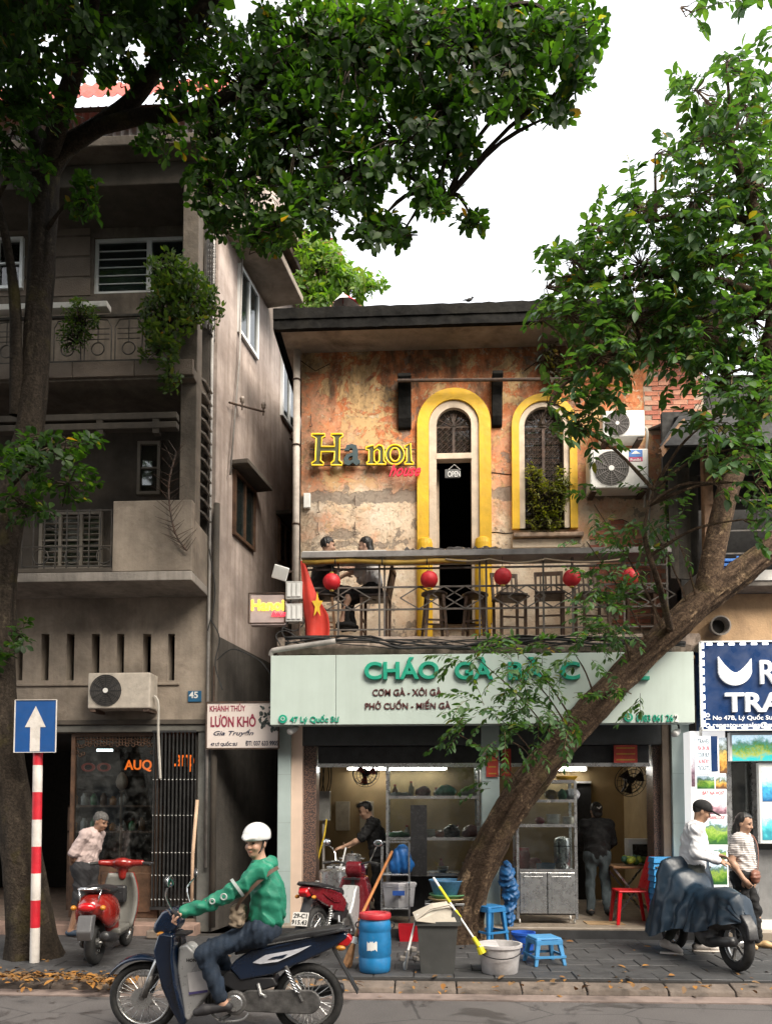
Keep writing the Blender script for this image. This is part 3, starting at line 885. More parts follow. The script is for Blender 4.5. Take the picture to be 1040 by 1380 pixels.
def win(pxs, pys, Y, bars_v=1, bars_h=1, mat=None, name='window', glass=True, louv=0):
 x0, z0, x1, z1 = rect_px(pxs[0], pys[1], pxs[1], pys[0], Y)
 mb = MB()
 t = .045
 mb.box((x0, Y - .05, z0), (x0 + t, Y + .02, z1)).box((x1 - t, Y - .05, z0), (x1, Y + .02, z1))
 mb.box((x0 + t, Y - .05, z0), (x1 - t, Y + .02, z0 + t)).box((x0 + t, Y - .05, z1 - t), (x1 - t, Y + .02, z1))
 fr = A(mb, name, mat or m_lwall)
 for i in range(bars_v):
  x = x0 + (x1 - x0) * (i + 1) / (bars_v + 1)
  MB().box((x - .022, Y - .045, z0 + t), (x + .022, Y - .005, z1 - t)).build('mullion', mat or m_lwall, fr)
 for i in range(bars_h):
  z = z0 + (z1 - z0) * (i + 1) / (bars_h + 1)
  MB().box((x0 + t, Y - .04, z - .012), (x1 - t, Y - .008, z + .012)).build('glazing_bar', mat or m_lwall, fr)
 if louv:
  for i in range(louv):
   z = z0 + t + (z1 - z0 - 2 * t) * (i + .5) / louv
   MB().box((x0 + t, Y - .03, z - .006), (x1 - t, Y + .01, z + .006), rot=(R(-30), 0, 0)).build('shutter_slat', mat or m_lwall, fr)
 if glass:
  MB().box((x0 + t, Y - .003, z0 + t), (x1 - t, Y, z1 - t)).build('pane', m_glass, fr)
 return fr
win((186, 218), (596, 668), YR - .003, 0, 1, M('dusty_frame', (.26, .23, .19), .8), glass=True)
win((54, 140), (690, 768), YR - .003, 2, 1, M('dusty_frame', (.26, .23, .19), .8), louv=9)
mb = MB()
g0, g1 = PX(18, YP), PX(141, YP)
zz0, zz1 = PZ(758, YP), PZ(675, YP)
for i in range(9):
 x = g0 + (g1 - g0) * i / 8
 mb.bar((x, YP + .06, zz0), (x, YP + .06, zz1), .014)
for z in (zz0 + .04, zz0 + .3, zz1 - .02): mb.bar((g0, YP + .06, z), (g1, YP + .06, z), .016)
for i in range(3): mb.torus((g0 + .25 + i * .42, YP + .06, zz0 + .17), (0, 1, 0), .1, .009, 16, 5)
A(mb, 'loggia_grille', m_iron)
for py, h in ((549, 5), (562, 5)):
 A(MB().box((LX0, YP + .02, PZ(py + h, YP)), (LXP - .23, YP + .14, PZ(py - h + 1, YP))), 'loggia_beam', m_ldark, bev=.01)
for px in (118, 196):
 A(MB().box((PX(px, YP), YP + .03, PZ(573, YP)), (PX(px + 9, YP), YP + .13, PZ(551, YP))), 'beam_block', m_ldark)
zs0, zs1 = PZ(500, YP), PZ(478, YP)
A(MB().box((LX0, YP + .02, zs0), (LXP - .004, YR + .2, zs0 + .14)), 'second_slab', m_lup, bev=.01)
xx = LX0
for a, b_ in ((-120, 0), (1, 85), (86, 171), (172, 253)):
 A(MB().box((PX(a, YP), YP - .02, zs0 + .03), (PX(b_, YP), YP + .018, zs1 + .02)), 'edge_panel', m_panel, bev=.008)
zr0, zr1 = zs1 + .03, PZ(410, YP)
rail = MB()
rail.bar((LX0, YP + .05, zr1), (LXP - .2, YP + .05, zr1), .04, .03)
rail.bar((LX0, YP + .05, zr0 + .03), (LXP - .2, YP + .05, zr0 + .03), .025)
o_rail = A(rail, 'balcony_railing', m_iron)
x = LXP - .3
while x > LX0:
 mb = MB()
 wd = .36
 for s in (0, 1):
  pts = [(x - s * wd, YP + .05, zr0 + .04), (x - s * wd, YP + .05, zr1 - .14), (x - s * wd + (.05 if s else -.05), YP + .05, zr1 - .05), (x - wd / 2, YP + .05, zr1 - .04)]
  mb.tube(pts, .008, 5)
 mb.torus((x - wd / 2, YP + .05, zr0 + .2), (0, 1, 0), .085, .008, 18, 5)
 mb.bar((x - wd / 2, YP + .05, zr0 + .29), (x - wd / 2, YP + .05, zr1 - .04), .01)
 for dz in (.33, .4, .47): mb.bar((x - wd + .03, YP + .05, zr0 + dz), (x - .03, YP + .05, zr0 + dz), .008)
 mb.build('railing_panel', m_iron, o_rail)
 x -= wd + .05
A(MB().box((LX0, YP - .02, PZ(401, YP)), (PX(132, YP), YP + .12, PZ(393, YP))), 'handrail_ledge', m_whitepaint, bev=.006)
YW = 10.45
zt2 = PZ(272, YW)
x0, z0, x1, z1 = rect_px(126, 396, 254, 316, YW)
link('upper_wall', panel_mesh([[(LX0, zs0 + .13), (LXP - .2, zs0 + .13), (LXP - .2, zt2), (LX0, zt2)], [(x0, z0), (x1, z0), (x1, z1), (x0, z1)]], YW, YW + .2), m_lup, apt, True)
fx0 = fz0 = 0
mb = MB(); t = .05
mb.box((x0, YW + .03, z0), (x0 + t, YW + .09, z1)).box((x1 - t, YW + .03, z0), (x1, YW + .09, z1)).box((x0 + t, YW + .03, z0), (x1 - t, YW + .09, z0 + t)).box((x0 + t, YW + .03, z1 - t), (x1 - t, YW + .09, z1))
wf = A(mb, 'sliding_window', m_alu)
xm = PX(188, YW)
MB().box((xm - .035, YW + .02, z0 + t), (xm + .03, YW + .085, z1 - t)).build('meeting_stile', m_alu, wf)
refl = M('dark_window_glass', (.012, .018, .018), .05, 0, var=.05, bmp=0, spec=.8)
MB().box((x0 + t, YW + .06, z0 + t), (xm - .036, YW + .065, z1 - t)).build('pane', refl, wf)
MB().box((xm + .031, YW + .06, z0 + t), (x1 - t, YW + .065, z1 - t)).build('pane', refl, wf)
for i in range(5):
 z = z0 + t + (z1 - z0 - 2 * t) * (i + 1) / 6
 MB().bar((x0 + t, YW + .05, z), (xm - .04, YW + .05, z), .012).build('safety_bar', m_alu, wf)
for px, a, b_ in ((70, 290, 318), (70, 318, 346), (70, 346, 374), (70, 374, 400)):
 A(box_px(MB(), px, a + .6, 122, b_ - .6, YW - .012, YW - .001), 'cladding_panel', m_panel, bev=.006)
 A(box_px(MB(), px - 74, a + .6, px - 2, b_ - .6, YW - .012, YW - .001), 'cladding_panel', m_panel, bev=.006)
win((-4, 34), (322, 392), YW - .015, 0, 1, m_alu, glass=True)
A(MB().box((LX0, YW + .5, zt2 - .1), (LXP - .2, YW + .6, PZ(238, YW) + .3)), 'recess_back', m_dark)
z3 = PZ(238, YP + .2)
A(MB().box((LX0, YP + .15, z3), (LXP - .002, YL + 3, PZ(190, YP))), 'roof_beam', m_ldark, bev=.015)
A(MB().box((LX0, YP - .12, PZ(190, YP) + .002), (LXP + .08, YL + 5.8, PZ(176, YP))), 'roof_slab', m_lup, bev=.015)
m_tin = M('grey_tin', (.42, .42, .41), .5, .4, var=.12, dirt=.5)
m_redtin = M('red_tin', (.62, .09, .05), .5, 0, var=.1, scale=2, bmp=.05, dirt=.2, dirtcol=(.3, .05, .03))
def corrug(x0, x1, f, pitch, amp, m, name):
 n = int((x1 - x0) / pitch * 4)
 rows = [[], []]
 for i in range(n + 1):
  x = x0 + (x1 - x0) * i / n
  w_ = [0, 1, 0, -.2][i % 4] * amp
  rows[0].append(f(x, 0, w_)); rows[1].append(f(x, 1, w_))
 return MB().sheet(rows).build(name, m, apt, solid=.004)
zt = PZ(158, YP)
corrug(LX0, PX(262, YP), lambda x, t_, a_: (x, YP + .3 - a_, zt + t_ * (PZ(126, YP + .3) - zt)), .11, .03, m_tin, 'terrace_fence')
zr = PZ(116, YP)
corrug(LX0, LXP + .35, lambda x, t_, a_: (x, YP - .05 + t_ * .45 - a_, zr + t_ * .62), .16, .035, m_redtin, 'tin_roof')
mb = MB()
for i in range(8):
 x = LX0 + (LXP - LX0) * i / 7
 mb.bar((x, YP + .4, zt), (x, YP + .4, zr + .12), .05)
mb.bar((LX0, YP + .1, zr - .03), (LXP, YP + .1, zr - .03), .04)
A(mb, 'roof_frame', m_rust)
A(MB().box((LX0, YP + 1.2, zt - .2), (LXP, YP + 1.3, zr + .75)), 'terrace_wall', m_ldark)
sdr = ray(740, 1090); sdr = Vector((sdr.x, sdr.y, 0)).normalized()
c0 = Vector((LXC, YL + .02, 0)); L_ = 7.0
ztop_side = PZ(300, 12.0)
def side_pt(px, py, off=0.0):
 """point of the alley wall that the photo shows at (px,py)"""
 d = ray(px, py)
 nrm = Vector((sdr.y, -sdr.x, 0))
 t_ = (c0 - CAMP).dot(nrm) / d.dot(nrm)
 return CAMP + d * t_ + nrm * off
nrm = Vector((sdr.y, -sdr.x, 0))
def side_box(a, z0, b_, z1, o0, o1):
 """box on the alley wall from distance a to b along it"""
 mb = MB()
 pts = []
 for z in (z0, z1):
  for (s, o) in ((a, o0), (b_, o0), (b_, o1), (a, o1)):
   q = c0 + sdr * s + nrm * o
   pts.append((q.x, q.y, z))
 return mb.add(pts, [(0, 3, 2, 1), (4, 5, 6, 7), (0, 1, 5, 4), (1, 2, 6, 5), (2, 3, 7, 6), (3, 0, 4, 7)])
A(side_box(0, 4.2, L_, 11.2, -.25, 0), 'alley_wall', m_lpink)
A(side_box(0, .13, L_, 4.198, -.25, .003), 'alley_shaded_base', M('alley_shade_tone', (.085, .075, .065), .95, var=.3, scale=1.3, bmp=.3, dirt=.7, dirtcol=(.02, .018, .016), streak=.5))  # alley shade put into the dark colour of the lower wall
def side_s(px, py):
 return (side_pt(px, py) - c0).dot(sdr)
def side_window(pxa, pxb, pya_top, pya_bot, name='alley_window', mat=None):
 s0, s1 = side_s(pxa, 500), side_s(pxb, 500)
 z1, z0 = side_pt(pxa, pya_top).z, side_pt(pxa, pya_bot).z
 t = .05
 mb = MB()
 def add(b2):
  mb.add(b2.v, b2.f)
 add(side_box(s0, z0, s0 + t, z1, .0, .05)); add(side_box(s1 - t, z0, s1, z1, .0, .05)); add(side_box((s0 + s1) / 2 - .025, z0 + t, (s0 + s1) / 2 + .025, z1 - t, .0, .045))
 add(side_box(s0 + t, z0, s1 - t, z0 + t, .0, .05)); add(side_box(s0 + t, z1 - t, s1 - t, z1, .0, .05))
 fr = A(mb, name, mat or m_alu)
 side_box(s0 + t, z0 + t, (s0 + s1) / 2 - .025, z1 - t, .005, .02).build('pane', refl, fr, world=True)
 side_box((s0 + s1) / 2 + .025, z0 + t, s1 - t, z1 - t, .005, .02).build('pane', refl, fr, world=True)
 return s0, s1, z0, z1
s0, s1, z0, z1 = side_window(319, 345, 352, 446)
A(side_box(s0 - .5, z1 + .12, s1 + .5, z1 + .24, 0, .62), 'window_hood', m_soffit, bev=.015)
side_window(378, 398, 475, 560)
s0, s1, z0, z1 = side_window(315, 343, 634, 722, mat=m_wood)
A(side_box(s0 - .1, z1 + .03, s1 + .12, z1 + .1, 0, .28), 'window_hood', m_ldark, bev=.01)
s0, s1, z0, z1 = side_window(376, 392, 700, 758, mat=m_wood)
A(side_box(s0 - .1, z1 + .03, s1 + .12, z1 + .1, 0, .28), 'window_hood', m_ldark, bev=.01)
for k, (o_, mt) in enumerate(((.22, m_soffit), (.32, m_rust), (.42, m_soffit))):
 A(side_box(1.2 + k * .2, 11.0 + k * .22, L_, 11.12 + k * .22, -.2, o_), 'wing_eave', mt, bev=.012)
A(side_box(1.6, 11.6, L_, 12.6, -.3, -.02), 'wing_parapet', m_lpink)
mb = MB()
xa = LXP + .03
ya, yb = YP + .36, YL + .1
zz0, zz1 = PZ(420, YP + .3), PZ(285, YP + .3)
nz = 18
for i in range(nz):
 z = zz0 + (zz1 - zz0) * i / nz
 for k in range(5):
  y = ya + (yb - ya) * (k + .5) / 5
  mb.torus((xa, y, z + .06), (1, 0, 0), .062, .012, 10, 4)
for y in (ya, yb): mb.bar((xa, y, zz0 - .1), (xa, y, zz1 + .1), .035)
A(mb, 'lattice_screen', m_iron)
mb = MB(); mb.tube([(LXC + .04, YL - .05, .2), (LXC + .04, YL - .05, 6.0)], .045, 8)
A(mb, 'drain_pipe', m_ldark, smooth=True)
mb = MB(); mb.tube([(LXC - .05, YL - .06, 1.0), (LXC - .05, YL - .06, 9.8)], .022, 7); mb.tube([side_pt(322, 330, .06), side_pt(318, 480, .06), side_pt(305, 640, .06)], .014, 5)
A(mb, 'conduit', m_pvc, smooth=True)
def insul(p0, p1, knobs, name='insulator_bracket'):
 mb = MB(); mb.tube([p0, p1], .016, 6)
 o = A(mb, name, m_rust)
 for k in knobs:
  q = Vector(p0).lerp(Vector(p1), k)
  MB().lathe(q, [(.012, -.06), (.014, .05), (.035, .06), (.03, .09), (.04, .1), (.028, .14), (0, .15)], 10).build('insulator', M('porcelain', (.32, .27, .23), .4), o, smooth=True)
insul(side_pt(305, 543, .05), side_pt(338, 557, .22), (.35, .98))
insul(side_pt(392, 598, .1), side_pt(356, 595, .45), (.1, .55))
insul(side_pt(390, 632, .1), side_pt(394, 602, .5), (.05,))
# ================================================================== alley backdrop: rear brick house with rooftop plants
rear = thing('rear_house', 'reddish rear house with leafy roof garden above the black eave', 'house', (-1.9, 17.5, .13))
MB().box((-6, 17.5, .13), (PX(487, 17.5), 22, PZ(400, 17.5))).build('wall', M('rear_render', (.42, .22, .16), .9, var=.2, dirt=.5), rear)
mb = MB()
m_tile = M('red_roof_tile', (.30, .11, .07), .85, var=.3, bmp=.4)
a_, b_ = P(428, 290, 17.3), P(452, 342, 17.3)
rr = MB().add([(-6, 16.9, b_.z + 1.2), (b_.x, 16.9, b_.z), (b_.x, 19.5, b_.z + 1.4), (-6, 19.5, b_.z + 2.4)], [(0, 1, 2, 3)]).build('roof', m_tile, rear, solid=.12)
for i in range(7):
 x = -5 + i * .6
 MB().bar((b_.x - .05 - i * .12, 16.88, b_.z - .06 + i * .03), (b_.x - .05 - i * .12, 19.4, b_.z + 1.2 + i * .03), .06).build('rafter', m_wood, rr)
MB().box((-6, 17.4, PZ(400, 17.5)), (b_.x - .15, 20, b_.z + .3)).build('upper_storey', M('rear_render', (.42, .22, .16)), rear)
MB().box((PX(478, 17.4), 17.35, PZ(400, 17.4)), (PX(488, 17.4), 17.5, PZ(370, 17.4))).build('terrace_post', m_rust, rear)
# ================================================================== right neighbour: travel agency under a dark timber balcony
YT = 10.3
RX0, RX1 = PX(932, YT) + .02, 8.5
agency = thing('agency_house', 'dark timber-balconied house over the brightly lit travel agency at the right edge', 'house', (5.5, YT, .13))
def T(mb, name, mat, **k): return mb.build(name, mat, agency, **k)
m_ochre = M('ochre_render', (.50, .33, .19), .92, var=.25, scale=2, bmp=.4, dirt=.6, dirtcol=(.13, .08, .05))
m_agw = M('agency_dark', (.022, .021, .02), .8)
T(MB().box((RX0, YT, PZ(862, YT) - .3), (RX1, YT + .3, PZ(806, YT))), 'wall_band', m_ochre, bev=.01)
T(MB().box((RX0, YT - .35, PZ(806, YT) + .002), (RX1, YT + .5, PZ(787, YT))), 'balcony_slab', m_concrete, bev=.012)
T(MB().box((RX0, YT - .37, PZ(799, YT)), (RX1, YT - .352, PZ(786, YT))), 'slab_edge', m_whitepaint)
T(MB().box((RX0, 10.05, .0), (RX1, 15, .22)), 'shop_floor', m_tilefloor)
T(MB().box((RX0, 13, .22), (RX1, 13.2, 7)), 'back_wall', m_agw)
T(MB().box((RX0, YT + .3, .22), (RX0 + .15, 13, 7)), 'party_wall', m_agw)
T(MB().box((RX0 + .15, YT + .35, 3.1), (RX1, 13, 3.2)), 'shop_ceiling', m_ceil)
mb_post = MB().box((PX(948, YT), YT - .25, PZ(787, YT)), (PX(960, YT), YT - .13, PZ(575, YT)))
T(mb_post, 'post', m_wood2)
T(MB().box((PX(1180, YT), YT - .25, PZ(787, YT)), (PX(1192, YT), YT - .13, PZ(575, YT))), 'post', m_wood2)
T(MB().box((PX(955, YT), YT - .22, PZ(600, YT)), (RX1, YT - .14, PZ(592, YT))), 'beam', m_wood2)
T(MB().box((PX(955, YT), YT - .18, PZ(585, YT)), (RX1, YT - .1, PZ(577, YT))), 'beam', m_wood2)
T(MB().box((PX(962, YT), YT - .1, PZ(596, YT)), (PX(1010, YT), YT - .09, PZ(585, YT))), 'blue_tarp_strip', M('blue_tarp', (.02, .09, .28), .6))
for i in range(7):
 x = PX(906 + i * 6, YT)
 T(MB().box((x, YT - .1 + i * .012, PZ(787, YT)), (x + .058, YT - .07 + i * .012, PZ(640, YT))), 'screen_board', M('grey_board_%d' % (i % 3), [(.07, .06, .05), (.09, .075, .06), (.055, .048, .042)][i % 3], .85, var=.25, bmp=.3))
mb = MB()
for z in (.25, .55, .95): mb.bar((PX(960, YT), YT - .3, PZ(787, YT) + z), (RX1, YT - .3, PZ(787, YT) + z), .02)
T(mb, 'railing', m_iron)
zA, zB = PZ(560, YT - .5), PZ(612, YT - .8)
aw0 = PX(890, YT - .6)
T(MB().sheet([[(aw0 + .30, YT + 1.8, zA + .75), (RX1, YT + 1.8, zA + .75)], [(aw0 + .45, YT - .2, zA + .05), (RX1, YT - .2, zA + .05)], [(aw0 + .02, YT - .75, zB + .05), (RX1, YT - .75, zB + .05)]]), 'awning', M('tar_sheet', (.012, .0115, .011), .8, var=.3), solid=.03)
for dz, w_ in ((0, .03), (-.07, .05)):
 T(MB().bar(P(889, 607 - dz * 100, YT - .8), P(921, 567 - dz * 100, YT - .3), w_, .05), 'barge_board', m_wood2)
T(MB().box((PX(900, YT), YT - .05, PZ(650, YT)), (RX1, YT + .02, PZ(566, YT))), 'upper_wall', m_agw)
T(MB().box((PX(977, YT), YT + .1, .22), (PX(984, YT), YT + .18, 2.9)), 'door_jamb', m_steel)
T(MB().box((PX(984, YT), YT + .1, .22), (PX(990, YT), YT + .16, 2.55)), 'door_stile', m_steel)
T(MB().box((PX(1018, YT), YT + .1, .22), (PX(1024, YT), YT + .16, 2.55)), 'door_stile', m_steel)
T(MB().box((PX(990, YT), YT + .12, .3), (PX(1018, YT), YT + .125, 2.55)), 'door_pane', m_glass)
T(MB().box((PX(984, YT), YT + .09, 2.56), (RX1, YT + .2, 3.1)), 'door_head', m_agw)
T(MB().box((PX(1024, YT), YT + .1, .22), (RX1, YT + .2, PZ(1145, YT))), 'shop_base', M('grey_base', (.2, .2, .2), .5))
T(MB().box((PX(985, YT), YT + .05, .22), (RX1, YT + .098, .34)), 'threshold', m_whitepaint)
T(MB().box((RX0 + .05, YT + 1.0, PZ(650, YT)), (RX1, YT + 1.2, 8.2)), 'upper_wall', m_agw)
# ================================================================== unseen houses across the street, added to shade it
m_opp = M('opposite_render', (.33, .30, .26), .9, var=.15, scale=1, dirt=.4)
for i, (x0, x1, h, lb) in enumerate(((-17, -6.2, 11.6, 'unseen grey row house added for shade, behind and left of the viewer'), (-6, 2.4, 10.2, 'unseen grey row house added for shade, right behind the viewer'), (2.6, 16, 10.8, 'unseen grey row house added for shade, behind and right of the viewer'))):
 t = thing('unseen_opposite_house', lb, 'house', ((x0 + x1) / 2, -4, 0))
 MB().box((x0, -12, 0), (x1, -2.6, h)).build('wall', m_opp, t)
 MB().box((x0 - .1, -12, h + .002), (x1 + .1, -2.2, h + .2)).build('roof', m_fascia, t)
 k = x0 + .8
 while k < x1 - 1.4:
  for z in (.2, 3.6, 6.6):
   MB().box((k, -2.598, z), (k + 1.0, -2.55, z + (2.3 if z < 1 else 1.5))).build('shutter', m_shutter if z < 1 else m_wood, t)
  k += 2.0
# ================================================================== foliage tools
def leaf_mat(name, c1, c2, c3, trans=.38):
 m, nt, b = new_mat(name)
 o = nt.nodes['Material Output']
 g = _n(nt, 'ShaderNodeNewGeometry')
 oi = _n(nt, 'ShaderNodeObjectInfo')
 rr = math_n(nt, 'FRACT', math_n(nt, 'ADD', g.outputs['Random Per Island'], oi.outputs['Random']))
 col = ramp(nt, rr, [(0., c1), (.55, c2), (.97, c3), (.992, (.20, .17, .03)), (1., (.28, .12, .02))])
 v = coords(nt)
 col = mixc(nt, ramp(nt, noise(nt, v, 1.1, 2), [(.35, 0.), (.65, .5)]), col, c1)
 nt.links.new(col, b.inputs['Base Color'])
 b.inputs['Roughness'].default_value = .5
 b.inputs['Specular IOR Level'].default_value = .3
 t = _n(nt, 'ShaderNodeBsdfTranslucent')
 tc = mixc(nt, 1.0, col, (1.9, 2.2, .5), 'MULTIPLY')
 nt.links.new(tc, t.inputs['Color'])
 mx = _n(nt, 'ShaderNodeMixShader')
 mx.inputs[0].default_value = trans
 nt.links.new(b.outputs[0], mx.inputs[1])
 nt.links.new(t.outputs[0], mx.inputs[2])
 nt.links.new(mx.outputs[0], o.inputs['Surface'])
 MATS[name] = m
 return m
m_leafL = leaf_mat('almond_leaf', (.013, .032, .008), (.023, .058, .012), (.058, .115, .02), .55)
m_leafR = leaf_mat('sprout_leaf', (.032, .072, .030), (.055, .115, .042), (.10, .17, .06))
m_leafG = leaf_mat('garden_leaf', (.06, .13, .02), (.11, .2, .03), (.2, .26, .05))
m_leafD = leaf_mat('balcony_leaf', (.03, .06, .02), (.06, .10, .025), (.10, .13, .035))
def leaf_template(w=.5, fold=.16, droop=.18, peak=.62, rows=5):
 """unit leaf along +x, normal +z"""
 vs, fs = [], []
 for i in range(rows):
  t = i / (rows - 1)
  ww = w / 2 * (math.sin(math.pi * t ** (math.log(.5) / math.log(peak))) ** .75 if 0 < t < 1 else .04 if t == 0 else .02)
  z = -droop * t * t
  vs += [(t, -ww, z + fold * ww), (t, 0, z), (t, ww, z + fold * ww)]
 for i in range(rows - 1):
  a = i * 3
  fs += [(a, a + 3, a + 4, a + 1), (a + 1, a + 4, a + 5, a + 2)]
 return np.array(vs), np.array(fs)
OBOV = leaf_template(.56, .22, .16, .64)
OVAL = leaf_template(.46, .25, .22, .5)
def frames(d, nrm):
 """stack of 3x3 matrices with x=d and z close to nrm"""
 d = d / np.linalg.norm(d, axis=1, keepdims=True)
 y = np.cross(nrm, d)
 y /= np.maximum(np.linalg.norm(y, axis=1, keepdims=True), 1e-6)
 z = np.cross(d, y)
 return np.stack([d, y, z], axis=2)
def leaves_mesh(tmpl, pos, rot, size, name):
 tv, tf = tmpl
 V = np.einsum('nij,kj->nki', rot, tv) * size[:, None, None] + pos[:, None, :]
 n, k = V.shape[0], V.shape[1]
 F = (tf[None] + (np.arange(n) * k)[:, None, None]).reshape(-1, 4)
 me = bpy.data.meshes.new(name)
 me.vertices.add(n * k)
 me.vertices.foreach_set('co', V.reshape(-1).astype(np.float32))
 me.loops.add(F.size)
 me.loops.foreach_set('vertex_index', F.reshape(-1).astype(np.int32))
 me.polygons.add(len(F))
 me.polygons.foreach_set('loop_start', np.arange(0, F.size, 4, dtype=np.int32))
 me.polygons.foreach_set('loop_total', np.full(len(F), 4, dtype=np.int32))
 me.polygons.foreach_set('use_smooth', np.ones(len(F), dtype=bool))
 me.update(calc_edges=True)
 return me
def foliage(parent, mat, tmpl, pos, rot, size, singles=0, name='foliage'):
 pos, size = np.asarray(pos), np.asarray(size)
 idx = np.arange(len(pos))
 if singles:
  cp = np.array(CAMP); d = pos - cp
  k = d @ np.array(_f)
  u = 520 + FPX * (d @ np.array(_r)) / k
  v_ = 690 + SHIFT - FPX * (d @ np.array(_u)) / k
  inf = (u > 5) & (u < 1035) & (v_ > 5) & (v_ < 1300) & (k > 1)
  key = np.where(inf, size / k, 0)
  order = np.argsort(-key * (0.6 + .8 * np.random.RandomState(3).rand(len(key))))
  pick = order[:singles]
  tv, tf = tmpl
  me = bpy.data.meshes.new('leaf')
  me.from_pydata([tuple(x) for x in tv], [], [tuple(int(q) for q in f) for f in tf])
  me.polygons.foreach_set('use_smooth', [True] * len(me.polygons))
  me.materials.append(mat)
  inv = wmat(parent).inverted()
  for i in pick:
   o = bpy.data.objects.new('leaf', me)
   C.objects.link(o)
   o.parent = parent
   o.matrix_parent_inverse = inv
   m = Matrix([list(rot[i][r] * size[i]) + [pos[i][r]] for r in range(3)] + [[0, 0, 0, 1]])
   o.matrix_basis = m
  keep = np.ones(len(pos), bool); keep[pick] = False
  idx = idx[keep]
 me = leaves_mesh(tmpl, pos[idx], rot[idx], size[idx], name)
 o = link(name, me, mat, parent, True)
 tag(o, kind='stuff')
 return o
def rosettes(tips, axes, rs, nleaf=(6, 9), size=(.12, .2), el=(-.15, .5)):
 """whorls of leaves at twig tips"""
 pos, d, n_, s = [], [], [], []
 for p, a in zip(tips, axes):
  x, y, z = basis(a)
  k = rs.randint(nleaf[0], nleaf[1] + 1)
  ph = rs.rand() * 6.28
  for i in range(k):
   t = ph + 6.283 * i / k + rs.uniform(-.35, .35)
   e = rs.uniform(*el)
   dr = (x * math.cos(t) + y * math.sin(t)) * math.cos(e) + z * math.sin(e)
   pos.append(np.array(p) + np.array(dr) * .015 + rs.normal(0, .012, 3)); d.append(dr); n_.append(Vector(z) + Vector(rs.normal(0, .25, 3)))
   s.append(rs.uniform(*size))
 return np.array(pos), frames(np.array(d, dtype=float), np.array(n_, dtype=float)), np.array(s)
def sprigs(starts, dirs, lens, rs, pairs=(5, 8), size=(.1, .17), alt=True, droop=.25):
 """leaf sprays: leaves in two ranks along a bending shoot; returns leaves and the shoot paths"""
 pos, d, n_, s, paths = [], [], [], [], []
 for p, a, L in zip(starts, dirs, lens):
  a = Vector(a).normalized()
  k = rs.randint(pairs[0], pairs[1] + 1)
  side = a.cross(Vector((0, 0, 1)))
  if side.length < .1: side = Vector((1, 0, 0))
  side.normalize()
  roll = rs.uniform(-.6, .6)
  upv = side.cross(a).normalized()
  side = side * math.cos(roll) + upv * math.sin(roll)
  q = Vector(p); path = [q.copy()]
  dirv = a.copy()
  for i in range(k):
   dirv = (dirv + Vector((0, 0, -droop / k * 1.5))).normalized()
   q = q + dirv * (L / k)
   path.append(q.copy())
   for sg in (1, -1):
    if rs.rand() < .1: continue
    dd = (dirv * .55 + side * sg + Vector((0, 0, -.25)) + Vector(rs.normal(0, .14, 3)))
    pos.append(q + Vector(rs.normal(0, .008, 3))); d.append(dd)
    n_.append(Vector((0, 0, 1)) + Vector(rs.normal(0, .4, 3)))
    s.append(rs.uniform(*size) * (1 - .35 * abs(i / k - .45)))
  pos.append(q); d.append(dirv); n_.append(Vector((0, 0, 1)) + Vector(rs.normal(0, .3, 3))); s.append(rs.uniform(*size))
  paths.append(path)
 return np.array(pos, dtype=float), frames(np.array(d, dtype=float), np.array(n_, dtype=float)), np.array(s), paths
def bark_mat(name, c1, c2, c3, moss=0.):
 m, nt, b = new_mat(name)
 v = coords(nt)
 n1 = noise(nt, v, 9, 6, .7, .8)
 n2 = noise(nt, v, 38, 5, .7)
 c = mixc(nt, ramp(nt, n1, [(.35, 0.), (.62, 1.)]), c1, c2)
 c = mixc(nt, ramp(nt, noise(nt, v, 5.2, 6, .65, 1.2), [(.57, 0.), (.66, 1.)]), c, c3)
 c = mixc(nt, ramp(nt, n2, [(.42, .6), (.6, 0.)]), c, tuple(q * .25 for q in c1))
 if moss:
  c = mixc(nt, ramp(nt, noise(nt, v, 2.4, 5), [(.56, 0.), (.7, moss)]), c, (.10, .085, .02))
 at = _n(nt, 'ShaderNodeAttribute'); at.attribute_name = 'groove'
 c = mixc(nt, math_n(nt, 'MULTIPLY', at.outputs['Fac'], .75), c, tuple(q * .3 for q in c1))
 nt.links.new(c, b.inputs['Base Color'])
 b.inputs['Roughness'].default_value = .95
 b.inputs['Specular IOR Level'].default_value = .2
 bump(nt, b, math_n(nt, 'ADD', n1, math_n(nt, 'MULTIPLY', n2, .6)), .9, .03)
 return m
from mathutils import noise as mnoise
